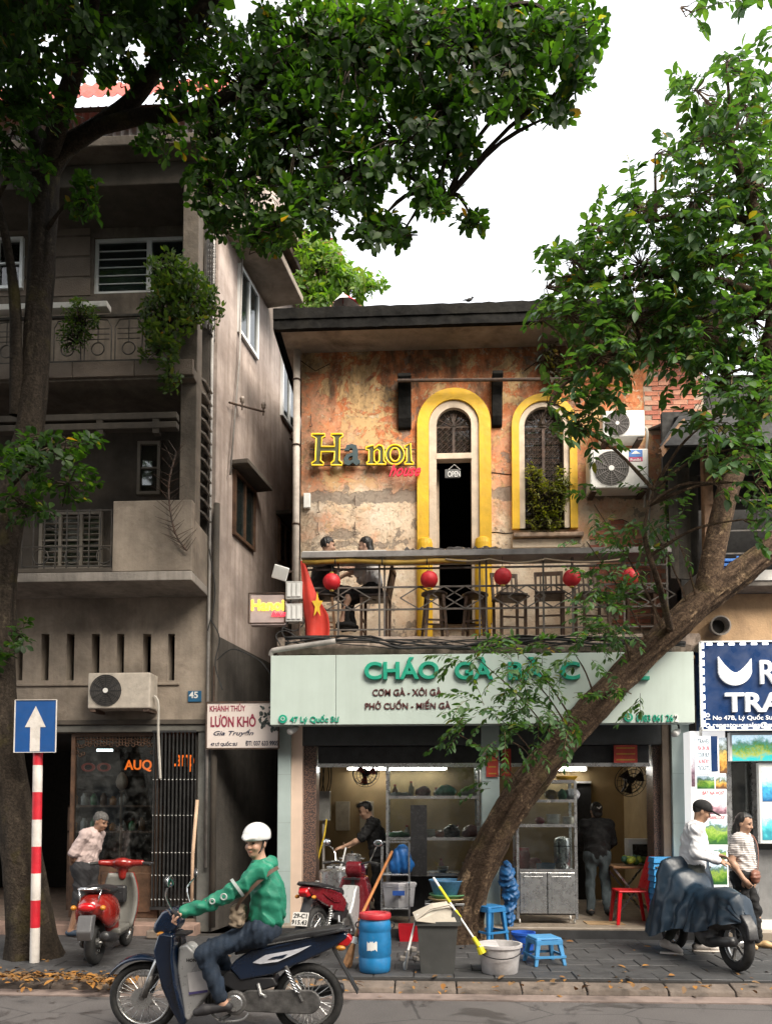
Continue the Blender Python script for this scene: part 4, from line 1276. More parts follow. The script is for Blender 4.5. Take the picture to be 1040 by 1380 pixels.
def limb(pts, rads, name, mat, parent, n=34, seg=10, ridge=.10, lump=.08, seed=0., flare=0):
 """tapered limb with flaky ridged bark as real relief"""
 path = smooth_path(pts, seg)
 rr = []
 for i in range(len(path)):
  t = i / (len(path) - 1) * (len(rads) - 1)
  k = min(int(t), len(rads) - 2)
  rr.append(rads[k] + (rads[k + 1] - rads[k]) * (t - k))
 vs, fs, gr = [], [], []
 px = None; L = 0
 for i, p in enumerate(path):
  d = (path[min(i + 1, len(path) - 1)] - path[max(i - 1, 0)]).normalized()
  if px is None: x, y, _ = basis(d)
  else:
   x = (px - d * px.dot(d)).normalized(); y = d.cross(x)
  px = x
  if i: L += (path[i] - path[i - 1]).length
  for k in range(n):
   a = 2 * math.pi * k / n
   e = x * math.cos(a) + y * math.sin(a)
   q = p + e * rr[i]
   rd = mnoise.noise(Vector((math.cos(a) * 3.2 + seed, math.sin(a) * 3.2, L * 1.6 + seed))) + .55 * mnoise.noise(Vector((math.cos(a) * 8 + seed, math.sin(a) * 8, L * 5)))
   lm = mnoise.noise(Vector((q.x * 1.8 + seed, q.y * 1.8, q.z * 1.8)))
   fl = 0
   if flare and i < len(path) * .12:
    fl = flare * (1 - i / (len(path) * .12)) ** 2 * (1 + .5 * math.sin(a * 4 + seed))
   vs.append(p + e * (rr[i] * (1 + ridge * rd + lump * lm) + fl))
   gr.append(max(0., min(1., -rd * 1.6)))
 m_ = len(path)
 for i in range(m_ - 1):
  for k in range(n):
   fs.append((i * n + k, i * n + (k + 1) % n, (i + 1) * n + (k + 1) % n, (i + 1) * n + k))
 fs.append(tuple((m_ - 1) * n + k for k in range(n)))
 me = bpy.data.meshes.new(name)
 me.from_pydata([tuple(q) for q in vs], [], fs)
 at = me.attributes.new('groove', 'FLOAT', 'POINT')
 at.data.foreach_set('value', gr)
 return link(name, me, mat, parent, True, smooth=True), path
def pick_near(skel, p, below=True):
 best, bd = None, 1e9
 for q in skel:
  d = (q - p).length + (max(0, q.z - p.z) * .8 if below else 0)
  if d < bd: best, bd = q, d
 return best
rs = np.random.RandomState(11)
# ================================================================== left tree (big dark almond-like tree)
m_barkL = bark_mat('dark_bark', (.035, .027, .02), (.06, .046, .034), (.09, .072, .05), .4)
treeL = thing('street_tree', 'big dark-trunked street tree at the left kerb with crown overhanging the street', 'tree', G(45, 1290, .13))
Yt = 8.55
base = G(46, 1288, .13)
tp = [base - Vector((0, 0, .05)), P(36, 1200, Yt), P(22, 1100, Yt), P(4, 960, Yt), P(2, 820, Yt), P(14, 690, Yt), P(42, 570, Yt), P(52, 430, Yt), P(58, 310, Yt), P(62, 225, Yt)]
sk = []
o, pth = limb(tp, [.27, .23, .19, .16, .155, .155, .15, .145, .15, .17], 'trunk', m_barkL, treeL, flare=.07, seed=3.1); sk += pth[40:]
def lim(pts, r, seed, tree, mat, n=16, seg=7):
 o_, p_ = limb(pts, r, 'limb', mat, tree, n=n, seg=seg, seed=seed)
 return p_
sk += lim([P(60, 240, Yt), P(88, 200, 8.4), P(140, 165, 8.2), P(185, 128, 8.0), P(225, 70, 7.8), P(300, -20, 7.4), P(420, -160, 7.0)], [.13, .105, .09, .085, .075, .06, .04], 1.1, treeL, m_barkL)
sk += lim([P(60, 232, Yt), P(44, 170, 8.4), P(22, 90, 8.2), P(-30, -40, 7.8), P(-60, -200, 7.2)], [.13, .10, .085, .07, .04], 2.2, treeL, m_barkL)
sk += lim([P(130, 172, 8.22), P(185, 158, 8.0), P(245, 152, 7.9), P(330, 120, 7.7), P(430, 60, 7.4), P(560, 20, 7.2), P(680, 10, 7.0)], [.08, .075, .07, .055, .045, .03, .015], 4.2, treeL, m_barkL)
sk += lim([P(330, 120, 7.7), P(400, 150, 7.6), P(470, 190, 7.5), P(540, 230, 7.4), P(600, 270, 7.4)], [.05, .045, .035, .025, .012], 5.2, treeL, m_barkL, 10)
sk += lim([P(60, 230, Yt), P(110, 60, 7.4), P(150, -120, 6.2), P(250, -330, 5.0)], [.11, .09, .07, .04], 6.2, treeL, m_barkL)
sk += lim([P(22, 560, 8.5), P(22, 480, 8.4), P(20, 400, 8.4), P(8, 320, 8.3), P(-10, 240, 8.2)], [.075, .07, .06, .05, .03], 7.2, treeL, m_barkL, 12)
sk += lim([P(10, 660, Yt - .1), P(40, 630, 8.1), P(75, 610, 7.9), P(105, 600, 7.8)], [.03, .022, .016, .008], 8.2, treeL, m_barkL, 8)
clL = [  # px, py, rx, ry, tips, depth
 (765, 45, 48, 48, 46, 6.9), (700, 60, 60, 62, 70, 7.0), (778, 108, 20, 12, 10, 6.9), (755, 150, 18, 14, 8, 7.0), (640, 60, 70, 70, 80, 7.1), (560, 55, 80, 75, 95, 7.2),
 (480, 75, 80, 85, 100, 7.4), (600, 145, 55, 45, 48, 7.2), (690, 138, 42, 26, 26, 7.0), (540, 185, 60, 52, 52, 7.3), (618, 195, 24, 34, 18, 7.2), (588, 262, 32, 26, 22, 7.3),
 (636, 296, 18, 9, 7, 7.3), (480, 235, 52, 50, 46, 7.4), (505, 305, 34, 22, 22, 7.4), (540, 318, 10, 9, 4, 7.4), (428, 275, 42, 40, 40, 7.5), (400, 180, 72, 80, 100, 7.6),
 (330, 120, 80, 85, 80, 7.8), (335, 240, 48, 56, 40, 7.8), (365, 312, 34, 26, 24, 7.7), (410, 55, 85, 65, 85, 7.5), (270, 45, 60, 40, 30, 7.8), (200, 28, 55, 28, 24, 7.7),
 (290, 190, 34, 50, 24, 7.9), (60, 22, 60, 34, 34, 7.0), (28, 82, 42, 34, 24, 7.2), (112, 82, 40, 30, 16, 7.3), (150, 50, 40, 30, 10, 7.4), (36, 232, 36, 24, 16, 8.0),
 (12, 190, 24, 40, 12, 8.0), (118, 268, 24, 28, 14, 8.0), (340, 328, 18, 12, 7, 7.7), (240, 130, 36, 24, 10, 7.9), (232, 80, 30, 40, 22, 7.8), (285, 255, 34, 40, 26, 7.9), (220, 190, 40, 22, 12, 8.0), (165, 95, 30, 26, 12, 7.8), (70, 150, 34, 26, 12, 7.6), (20, 140, 28, 30, 14, 7.6), (120, 20, 50, 24, 20, 7.2), (300, 300, 22, 22, 12, 7.8),
 (70, 602, 70, 18, 20, 7.7), (28, 622, 34, 26, 14, 7.7), (92, 652, 48, 28, 14, 8.1), (30, 680, 40, 26, 10, 8.2), (26, 850, 14, 24, 4, 8.2), (4, 890, 10, 12, 2, 8.2),
]
tipsL, axL, twig = [], [], MB()
for cx, cy, rx, ry, n_, Yc in clL:
 cen = P(cx, cy, Yc)
 root = pick_near(sk, cen)
 if cy < 560:
  mid = root.lerp(cen, .5) + Vector((0, 0, .15))
  twig.tube(smooth_path([root, mid, cen], 4), [.028] * 3 + [.02] * 3 + [.012] * 3, 5)
 for _ in range(int(n_ * 1.9)):
  while True:
   a, c_ = rs.uniform(-1, 1, 2)
   if a * a + c_ * c_ < 1: break
  yy = Yc + rs.uniform(-1, 1) * (.55 if rx > 30 else .25)
  p = P(cx + a * rx, cy + c_ * ry, yy)
  tipsL.append(p)
  out_ = (p - cen) * .8 + Vector((0, 0, .55)) + Vector(rs.normal(0, .3, 3))
  axL.append(out_)
  if rs.rand() < .75:
   m_ = cen.lerp(p, .55) + Vector(rs.normal(0, .05, 3))
   twig.tube([cen.lerp(p, .12), m_, p], [.009, .007, .004], 3, cap=False)
pos, rot, size = rosettes(tipsL, axL, rs, (6, 9), (.06, .125))
twig.build('twigs', m_barkL, treeL, fix=False)
foliage(treeL, m_leafL, OBOV, pos, rot, size, 300)
tipsO, axO = [], []  # unseen crown clumps added out of frame to shade the left house
for cx, cy, cz, r_, n_ in ((-5.2, 7.2, 11.6, 1.7, 120), (-3.2, 6.6, 11.8, 1.8, 130), (-1.9, 6.2, 11.6, 1.6, 120), (-4.6, 5.0, 11.0, 1.8, 110), (-2.6, 4.2, 10.8, 1.8, 110),
                           (-1.6, 3.4, 10.8, 1.5, 90), (-4.4, 3.0, 10.2, 1.8, 120), (-3.0, 5.4, 12.4, 1.8, 120), (-5.6, 6.0, 12.6, 1.8, 120), (-6.8, 6.2, 10.6, 1.7, 110), (-7.0, 8.0, 9.4, 1.4, 80), (-3.6, 7.6, 13.0, 1.6, 80), (-6.4, 4.0, 9.6, 1.6, 90), (-3.9, 6.4, 10.9, 1.5, 130), (-2.5, 6.9, 10.9, 1.3, 110), (-5.4, 7.4, 10.4, 1.4, 120), (-6.6, 7.2, 8.4, 1.3, 120), (-6.2, 6.0, 7.2, 1.2, 110), (-7.2, 8.2, 6.4, 1.1, 90)):
 cen = Vector((cx, cy, cz))
 root = pick_near(sk, cen)
 twig_o = smooth_path([root, root.lerp(cen, .5) + Vector((0, 0, .3)), cen], 5)
 for _ in range(n_):
  q = Vector(rs.normal(0, 1, 3)).normalized() * r_ * rs.rand() ** .45
  q.z *= .65
  tipsO.append(cen + q); axO.append(q * .6 + Vector((0, 0, .8)))
pos, rot, size = rosettes(tipsO, axO, rs, (6, 8), (.2, .32))
foliage(treeL, m_leafL, OBOV, pos, rot, size, 0, 'shade_foliage')
# ================================================================== right leaning tree
m_barkR = bark_mat('flaky_bark', (.06, .038, .025), (.15, .10, .065), (.36, .25, .155), .35)
treeR = thing('leaning_tree', 'street tree with flaky brown trunk leaning right across the mint shop sign', 'tree', G(628, 1272, .13))
b0 = G(622, 1268, .13)
Yr0 = b0.y
def PR(px, py):
 t_ = min(1, max(0, (1265 - py) / 500))
 return P(px, py, Yr0 - .25 * t_)
tr_ = [b0 - Vector((0, 0, .06)), PR(630, 1215), PR(655, 1150), PR(692, 1085), PR(737, 1025), PR(796, 958), PR(864, 886), PR(930, 824), PR(985, 782), PR(1050, 728), PR(1130, 660)]
skR = []
o, pth = limb(tr_, [.24, .205, .198, .198, .185, .176, .17, .166, .16, .14, .11], 'trunk', m_barkR, treeR, n=64, seg=16, ridge=.2, lump=.12, seed=9.4, flare=.08); skR += pth[60:]
skR += lim([PR(950, 808), PR(962, 740), PR(978, 670), PR(1004, 590), P(1030, 500, 8.3), P(1045, 400, 8.1), P(1020, 300, 8.0), P(985, 200, 7.9)], [.16, .14, .13, .12, .11, .09, .07, .04], 3.7, treeR, m_barkR, 22, 8)
skR += lim([P(1030, 505, 8.3), P(985, 470, 8.3), P(920, 450, 8.3), P(840, 470, 8.3), P(770, 510, 8.3)], [.07, .055, .045, .03, .012], 4.7, treeR, m_barkR, 10)
skR += lim([P(1045, 410, 8.1), P(970, 380, 8.2), P(880, 370, 8.3), P(790, 380, 8.4)], [.06, .05, .035, .015], 5.7, treeR, m_barkR, 10)
skR += lim([P(1020, 300, 8.0), P(940, 290, 8.2), P(860, 300, 8.3), P(780, 320, 8.4)], [.05, .04, .025, .012], 6.7, treeR, m_barkR, 10)
skR += lim([PR(905, 855), P(888, 790, 8.6), P(868, 720, 8.5), P(880, 660, 8.5)], [.05, .035, .025, .01], 7.7, treeR, m_barkR, 8)
clR = [
 (978, 84, 38, 22, 9, 7.9), (938, 122, 30, 28, 10, 8.0), (1005, 150, 50, 50, 22, 8.0), (945, 190, 42, 38, 20, 8.0), (882, 208, 26, 12, 6, 8.1), (1012, 250, 45, 55, 30, 8.0),
 (935, 265, 55, 45, 34, 8.1), (862, 282, 42, 30, 20, 8.2), (800, 308, 40, 22, 14, 8.3), (960, 350, 75, 55, 52, 8.1), (862, 358, 65, 45, 44, 8.2), (770, 352, 45, 30, 22, 8.4),
 (735, 388, 26, 24, 11, 8.4), (1012, 430, 45, 55, 36, 8.1), (930, 440, 65, 42, 44, 8.2), (845, 428, 62, 40, 40, 8.3), (765, 424, 42, 34, 22, 8.4), (728, 430, 18, 20, 6, 8.4),
 (795, 480, 50, 26, 24, 8.2), (895, 484, 50, 20, 14, 8.2), (965, 515, 45, 35, 26, 8.1), (1020, 545, 30, 35, 14, 8.0), (738, 545, 24, 22, 8, 8.1), (775, 575, 18, 30, 8, 8.1),
 (812, 525, 20, 12, 4, 8.1), (725, 575, 14, 10, 3, 8.0), (985, 605, 40, 30, 14, 7.9), (960, 650, 24, 30, 7, 7.9), (950, 570, 40, 26, 14, 8.0), (1018, 650, 24, 40, 9, 7.9), (1000, 700, 20, 16, 3, 8.0), (915, 10, 20, 6, 3, 6.8), (1000, 2, 20, 6, 3, 6.8),
]
st, di, le, twR = [], [], [], MB()
for cx, cy, rx, ry, n_, Yc in clR:
 cen = P(cx, cy, Yc)
 root = pick_near(skR, cen)
 if cy > 30:
  mid = root.lerp(cen, .5) + Vector((0, 0, .1))
  twR.tube(smooth_path([root, mid, cen], 4), [.022] * 3 + [.016] * 3 + [.01] * 3, 5)
 for _ in range(int(n_ * 1.5)):
  while True:
   a, c_ = rs.uniform(-1, 1, 2)
   if a * a + c_ * c_ < 1: break
  p = P(cx + 14 + a * rx * .8, cy + c_ * ry * .85, Yc + rs.uniform(-.5, .5) * (1 if rx > 25 else .4))
  st.append(p); dd = (p - cen).normalized() * .9 + Vector(rs.normal(0, .4, 3)) + Vector((-.05, -.15, .12)); di.append(dd); le.append(rs.uniform(.22, .42))
  twR.tube([cen.lerp(p, .1), cen.lerp(p, .6) + Vector(rs.normal(0, .03, 3)), p], [.007, .006, .004], 3, cap=False)
pos, rot, size, paths = sprigs(st, di, le, rs, (4, 7), (.08, .16))
for pa in paths: twR.tube(pa, [.004] * len(pa), 3, cap=False)
clS = [(872, 700, 18, 34, 12, 8.7), (852, 762, 26, 34, 18, 8.65), (905, 710, 16, 20, 7, 8.7), (802, 792, 26, 14, 8, 8.6), (828, 832, 34, 26, 20, 8.55), (772, 878, 45, 26, 22, 8.5), (705, 905, 45, 26, 18, 8.45),
       (640, 885, 34, 9, 8, 8.4), (660, 960, 40, 26, 20, 8.45), (735, 950, 40, 30, 24, 8.5), (618, 990, 12, 14, 4, 8.4), (692, 868, 16, 8, 3, 8.4), (850, 935, 20, 8, 4, 8.5), (690, 1000, 30, 16, 10, 8.5),
       (668, 1045, 8, 26, 5, 8.6), (790, 730, 12, 12, 3, 8.5), (770, 985, 20, 10, 4, 8.5), (800, 680, 14, 14, 3, 8.4)]
st2, di2, le2 = [], [], []
for cx, cy, rx, ry, n_, Yc in clS:
 cen = P(cx, cy, Yc)
 root = min(pth, key=lambda q: (q - cen).length)
 twR.tube(smooth_path([root, root.lerp(cen, .5) + Vector((0, 0, .08)), cen], 4), [.014] * 3 + [.01] * 3 + [.006] * 3, 4)
 for _ in range(int(n_ * 1.1)):
  a, c_ = rs.uniform(-1, 1, 2)
  p = P(cx + a * rx, cy + c_ * ry, Yc + rs.uniform(-.22, .18))
  st2.append(p); di2.append((p - cen).normalized() * .7 + Vector(rs.normal(0, .45, 3)) + Vector((-.3, -.1, .1))); le2.append(rs.uniform(.2, .42))
pos2, rot2, size2, paths = sprigs(st2, di2, le2, rs, (5, 8), (.065, .115), droop=.5)
for pa in paths: twR.tube(pa, [.003] * len(pa), 3, cap=False)
twR.build('twigs', m_barkR, treeR, fix=False)
foliage(treeR, m_leafR, OVAL, np.concatenate([pos, pos2]), np.concatenate([rot, rot2]), np.concatenate([size, size2]), 300)
# ================================================================== smaller plants
def bush(name, label, cat, clumps, mat, size, loc, seed, nleaf=(4, 6), group=None, stems=True, el=(-.3, .6), droop=0.):
 r_ = np.random.RandomState(seed)
 t = thing(name, label, cat, loc, 0, group)
 tips, axs, mb = [], [], MB()
 for cx, cy, rx, ry, n_, Yc, dy in clumps:
  cen = P(cx, cy, Yc)
  for _ in range(n_):
   while True:
    a, c_ = r_.uniform(-1, 1, 2)
    if a * a + c_ * c_ < 1: break
   p = P(cx + a * rx, cy + c_ * ry, Yc + r_.uniform(-dy, dy))
   tips.append(p); axs.append((p - cen) + Vector((0, -.1, .3 - droop)) + Vector(r_.normal(0, .25, 3)))
   if stems and r_.rand() < .5:
    mb.tube([Vector(loc).lerp(cen, .3 + .5 * r_.rand()), cen.lerp(p, .5), p], [.006, .005, .003], 3, cap=False)
 pos, rot, size = rosettes(tips, axs, r_, nleaf, size, el)
 if mb.v: mb.build('stems', m_barkL, t, fix=False)
 foliage(t, mat, OVAL, pos, rot, size, 0)
 return t
bush('balcony_shrub', 'leafy drooping shrub spilling over the iron balcony beside the white window', 'plant', [(232, 372, 34, 34, 120, 9.45, .2), (225, 430, 38, 40, 150, 9.4, .2), (255, 400, 30, 40, 80, 9.45, .2), (215, 470, 26, 26, 50, 9.4, .15), (230, 510, 14, 22, 24, 9.4, .1), (280, 415, 20, 26, 30, 9.5, .1)], m_leafD, (.05, .1), P(235, 470, 9.6), 3, droop=.6)
bush('potted_plant', 'small round bush on the left balcony rail, left of the drooping shrub', 'plant', [(108, 432, 24, 30, 130, 9.45, .15), (100, 455, 20, 20, 60, 9.45, .12)], m_leafD, (.035, .06), P(108, 470, 9.55), 4)
bush('roof_garden', 'light green creeper growing over the roof behind the black eave', 'plant', [(440, 365, 36, 40, 200, 12.6, .4), (470, 385, 34, 22, 130, 12.6, .3), (418, 335, 18, 30, 70, 12.6, .3), (392, 380, 14, 10, 20, 12.3, .2), (508, 380, 12, 12, 14, 12.6, .2), (425, 402, 24, 12, 60, 12.5, .3)], m_leafG, (.07, .14), P(440, 410, 12.6), 5)
bush('window_creeper', 'yellow-green creeper climbing the grille of the right arched window', 'plant', [(738, 672, 26, 26, 120, 11.1, .1), (722, 650, 12, 20, 40, 11.1, .08), (758, 655, 12, 26, 55, 11.1, .08), (735, 705, 24, 10, 45, 11.1, .08), (718, 640, 8, 14, 16, 11.1, .05)], leaf_mat('creeper_leaf', (.07, .085, .018), (.14, .14, .025), (.26, .22, .04)), (.035, .065), P(735, 716, 11.15), 6)
bush('ledge_weed', 'weedy tuft rooted in the wall beside the lower air conditioner', 'plant', [(905, 690, 10, 26, 24, 10.4, .1), (912, 660, 8, 12, 10, 10.4, .1)], m_leafD, (.06, .1), P(905, 720, 10.4), 8)
bush('root_tangle', 'dark hanging tangle of dead roots under the eave above the right arch', 'plant', [(752, 495, 22, 20, 70, 11.05, .1), (742, 475, 12, 12, 24, 11.0, .1)], leaf_mat('dead_leaf', (.03, .025, .015), (.05, .04, .02), (.07, .06, .02)), (.04, .09), P(748, 470, 11.15), 9)
t = thing('thorny_stem', 'bare thorny stem hanging on the left facade below the louvres', 'plant', P(250, 740, 9.5))
mb = MB()
stem = smooth_path([P(252, 742, 9.5), P(238, 722, 9.48), P(230, 690, 9.45), P(228, 650, 9.45), P(238, 610, 9.45)], 5)
mb.tube(stem, .012, 5)
for i, q in enumerate(stem):
 for sg in (1, -1):
  mb.tube([q, q + Vector((sg * rnd.uniform(.1, .24), rnd.uniform(-.1, .02), rnd.uniform(.05, .22)))], [.006, .002], 4)
mb.build('stem', m_rust, t)
# ================================================================== shop sign and other writing
m_signp = M('mint_sign_sheet', (.47, .555, .515), .5, var=.05, scale=1.2, bmp=.04, bscale=5, dirt=.3, dirtcol=(.36, .42, .385), streak=.3)
m_green = M('green_letters', (.005, .30, .19), .45, var=.08, bmp=.02)
m_maroon = M('maroon_letters', (.085, .018, .018), .5, var=.08, bmp=.02)
YS = 9.78
sgn = thing('shop_sign', 'long mint-green shop sign board with raised green lettering over the food shop', 'sign', P(650, 977, YS + .1))
x0, z0, x1, z1 = rect_px(364, 977, 934, 878, YS)
MB().box((x0, YS + .004, z0), (PX(451.5, YS), YS + .22, z1)).build('panel', m_signp, sgn, bev=.006)
MB().box((PX(452, YS), YS + .004, z0), (PX(690, YS), YS + .22, z1)).build('panel', m_signp, sgn, bev=.006)
MB().box((PX(690.5, YS), YS + .004, z0), (x1, YS + .22, z1)).build('panel', m_signp, sgn, bev=.006)
for s, a, b_ in (('CHÁO', 491, 591), ('GÀ', 612, 664), ('BÀ', 684, 732)):
 text_fit(s, a, b_, 886, 917, YS, m_green, sgn, .05, .012, .008)
text_fit('C', 754, 780, 892, 917, YS, m_green, sgn, .05, .012, .008)
text_fit('E', 851, 873, 892, 917, YS, m_green, sgn, .05, .012, .008)
text_fit('CƠM GÀ - XÔI GÀ', 502, 595, 926, 938, YS, m_maroon, sgn, .012, .004, 0)
text_fit('PHỞ CUỐN - MIẾN GÀ', 492, 607, 942, 956, YS, m_maroon, sgn, .012, .004, 0)
text_fit('47 Lý Quốc Sư', 391, 457, 963, 976, YS, m_green, sgn, .012, .004, 0)
text_fit('0983 061 26', 857, 906, 963, 973, YS, m_green, sgn, .012, .004, 0)
text_fit('2', 908, 913, 963, 973, YS, m_white, sgn, .02, .004, .002)
for px, py in ((381.5, 969), (846, 967)):
 q = P(px, py, YS)
 MB().cyl((q.x, YS + .004, q.z), (q.x, YS - .02, q.z), .055, n=20).build('icon_disc', m_green, sgn)
 MB().torus((q.x, YS - .022, q.z), (0, 1, 0), .022, .006, 14, 6).build('icon_ring', m_signp, sgn)
for px, py, lb in ((395, 984, 'small white bulb lamp under the left end of the mint sign'), (911, 987, 'small white camera under the right end of the mint sign')):
 q = P(px, py, 9.95)
 t = thing('security_camera', lb, 'camera', (q.x, q.y, q.z))
 dr = Vector((-.6, -.6, -.4)).normalized()
 MB().tube([q - dr * .08, q - dr * .02, q + dr * .06, q + dr * .075], [.02, .042, .045, .035], 12).build('housing', m_white, t, smooth=True)
 MB().tube([q - dr * .08, q - dr * .1 + Vector((0, .05, .06)), q - dr * .05 + Vector((0, .1, .12))], .012, 6).build('mount', m_black, t)
m_kt = M('white_sign_sheet', (.70, .62, .58), .6, var=.06, scale=2, bmp=.05, dirt=.3, dirtcol=(.4, .3, .26))
ks = thing('dried_eel_sign', 'white sign with maroon and navy lettering hanging across the alley mouth', 'sign', P(327, 1010, 10.2))
kY = 10.18
x0, z0, x1, z1 = rect_px(278, 1009, 376, 946, kY)
MB().box((x0, kY + .001, z0), (x1, kY + .05, z1)).build('panel', m_kt, ks, bev=.004)
mb = MB()
for a, b_ in (((x0, z0), (x1, z0)), ((x0, z1), (x1, z1)), ((x0, z0), (x0, z1)), ((x1, z0), (x1, z1))):
 mb.bar((a[0], kY, a[1]), (b_[0], kY, b_[1]), .02)
mb.build('frame', m_rust, ks)
m_ktm = M('maroon_print', (.26, .025, .06), .6, bmp=0); m_ktn = M('navy_print', (.02, .025, .06), .6, bmp=0)
text_fit('KHÁNH THỦY', 283, 331, 948, 959, kY, m_ktm, ks, .004, .004)
text_fit('LƯƠN KHÔ', 284, 345, 962, 980, kY, m_ktm, ks, .004, .012)
text_fit('Gia Truyền', 288, 342, 983, 993, kY, m_ktn, ks, .004, .003, shear=.35)
text_fit('47 LÝ QUỐC SƯ', 284, 320, 999, 1006, kY, m_ktn, ks, .004, .004)
text_fit('ĐT: 037 633 9905', 331, 375, 998, 1005, kY, m_ktn, ks, .004, .004)
mb = MB()
r2 = random.Random(5)
for i in range(46):
 q = P(r2.uniform(350, 374), r2.uniform(953, 984), kY - .003)
 mb.ell(q, r2.uniform(.012, .045), .001, r2.uniform(.01, .03), 7, 4, rot=(0, r2.uniform(0, 3), 0))
mb.build('printed_picture', M('print_grey', (.06, .075, .07), .7, var=.6, scale=30, bmp=0), ks)
for px in (285, 368):
 MB().bar((PX(px, kY), kY + .06, z1 - .05), (PX(px, kY), kY + .06, z1 + .5), .02).build('hanger', m_rust, ks)
lb = thing('light_box', 'small square lit box sign with yellow lettering beside the flag', 'sign', P(360, 840, 9.95))
lY = 9.95
m_lb = M('box_face', (.52, .42, .40), .6, bmp=0, dirt=.3, dirtcol=(.3, .22, .2))
MB().box((PX(335, lY), lY + .001, PZ(840, lY)), (PX(384, lY), lY + .12, PZ(799, lY))).build('case', m_lb, lb, bev=.006)
mb = MB()
xx0, zz0, xx1, zz1 = rect_px(335, 840, 384, 799, lY)
for a, b_ in (((xx0, zz0), (xx1, zz0)), ((xx0, zz1), (xx1, zz1)), ((xx0, zz0), (xx0, zz1)), ((xx1, zz0), (xx1, zz1))): mb.bar((a[0], lY, a[1]), (b_[0], lY, b_[1]), .015)
mb.build('frame', m_rust, lb)
text_fit('Hanoi', 339, 383, 808, 823, lY, emitter('neon_yellow', (1, .62, .03), 1.6), lb, .01, .008)
text_fit('house', 366, 390, 823, 831, lY - .012, emitter('neon_red', (.9, .03, .06), .8), lb, .01, .003, shear=.4)
MB().bar(P(380, 820, lY + .1), P(402, 820, 10.2), .03).build('arm', m_rust, lb)
tb = G(47, 1297, .13)
ts = thing('one_way_sign', 'blue square straight-ahead traffic sign with white arrow on a red and white post', 'sign', tb)
Yt_ = tb.y
zt = PZ(1013, Yt_)
bands = [1297, 1254, 1216, 1179, 1142, 1105, 1067, 1030, 1010]
m_pr = M('post_red', (.55, .015, .03), .5, var=.12, dirt=.35, dirtcol=(.2, .02, .02)); m_pw = M('post_white', (.66, .62, .58), .6, var=.1, dirt=.5, dirtcol=(.3, .25, .2))
for i in range(len(bands) - 1):
 za, zb = (.13 if i == 0 else PZ(bands[i], Yt_)), PZ(bands[i + 1], Yt_)
 dx = (45 - 47) / 282 * (1297 - bands[i]) / 120
 dx2 = (45 - 47) / 282 * (1297 - bands[i + 1]) / 120
 MB().cyl((tb.x + dx, Yt_, za), (tb.x + dx2, Yt_, zb), .05, n=18).build('white_band' if i % 2 == 0 else 'red_band', m_pw if i % 2 == 0 else m_pr, ts, smooth=False, angle=40)
sx0, sz0, sx1, sz1 = rect_px(19.5, 1014, 77, 943, Yt_ - .07)
MB().box((sx0, Yt_ - .07, sz0), (sx1, Yt_ - .055, sz1)).build('plate', M('sign_blue', (.012, .075, .26), .4, var=.06, bmp=.03, dirt=.12), ts, bev=.004)
mb = MB()
for a, b_ in (((sx0, sz0), (sx1, sz0)), ((sx0, sz1), (sx1, sz1)), ((sx0, sz0), (sx0, sz1)), ((sx1, sz0), (sx1, sz1))): mb.bar((a[0], Yt_ - .073, a[1]), (b_[0], Yt_ - .073, b_[1]), .012, .006)
mb.build('plate_border', m_pw, ts)
cx = (sx0 + sx1) / 2; w_ = sx1 - sx0; h_ = sz1 - sz0
arrow = [(cx - w_ * .12, sz0 + .01), (cx + w_ * .12, sz0 + .01), (cx + w_ * .12, sz0 + h_ * .48), (cx + w_ * .25, sz0 + h_ * .48), (cx, sz1 - h_ * .12), (cx - w_ * .25, sz0 + h_ * .48), (cx - w_ * .12, sz0 + h_ * .48)]
link('arrow', panel_mesh([arrow], Yt_ - .075, Yt_ - .071), m_pw, ts, True)
for za in (sz0 + .15, sz1 - .25): MB().box((tb.x - .07, Yt_ - .054, za), (tb.x + .04, Yt_ - .04, za + .05)).build('clamp', m_steel, ts)
MB().cyl((tb.x - .02, Yt_, zt), (tb.x - .02, Yt_, sz1 - .1), .045).build('post_top', m_steel, ts)
hn = thing('house_number', 'small blue enamel number plate 45 on the left facade', 'sign', P(261, 944, YL - .02))
MB().box((PX(252, YL), YL - .02, PZ(944, YL)), (PX(270, YL), YL - .001, PZ(929, YL))).build('plate', M('enamel_blue', (.02, .10, .20), .4), hn, bev=.004)
text_fit('45', 255, 267, 932, 941, YL - .021, m_white, hn, .003, .006)
YG = 9.95
m_navy = M('navy_board', (.004, .03, .115), .35, var=.1, scale=1.5, bmp=.02)
ag = thing('agency_sign', 'navy blue illuminated travel agency board with white bird-wing logo at the right edge', 'sign', P(1010, 985, YG))
gx0, gz0, gx1, gz1 = rect_px(945, 984, 1160, 863, YG)
MB().box((gx0, YG + .001, gz0), (gx1, YG + .2, gz1)).build('board', m_navy, ag, bev=.005)
mb = MB()
for a, b_ in (((gx0, gz0), (gx1, gz0)), ((gx0, gz1), (gx1, gz1)), ((gx0, gz0), (gx0, gz1))): mb.bar((a[0], YG - .005, a[1]), (b_[0], YG - .005, b_[1]), .035, .02)
mb.build('frame', m_alu, ag)
m_led = emitter('led_white', (.9, .95, 1), 1.2)
k = 0
for i in range(10):
 z = gz0 + .05 + i * (gz1 - gz0 - .08) / 9.5
 MB().box((gx0 + .018, YG - .012, z), (gx0 + .045, YG - .002, z + .07)).build('led_module', m_led, ag)
xx_ = gx0 + .08
while xx_ < gx1 - .1:
 for z in (gz1 - .045, gz0 + .018):
  MB().box((xx_, YG - .012, z), (xx_ + .07, YG - .002, z + .027)).build('led_module', m_led, ag)
 xx_ += .14
m_lw = M('letter_white', (.8, .8, .8), .4, bmp=0, emit=.2)
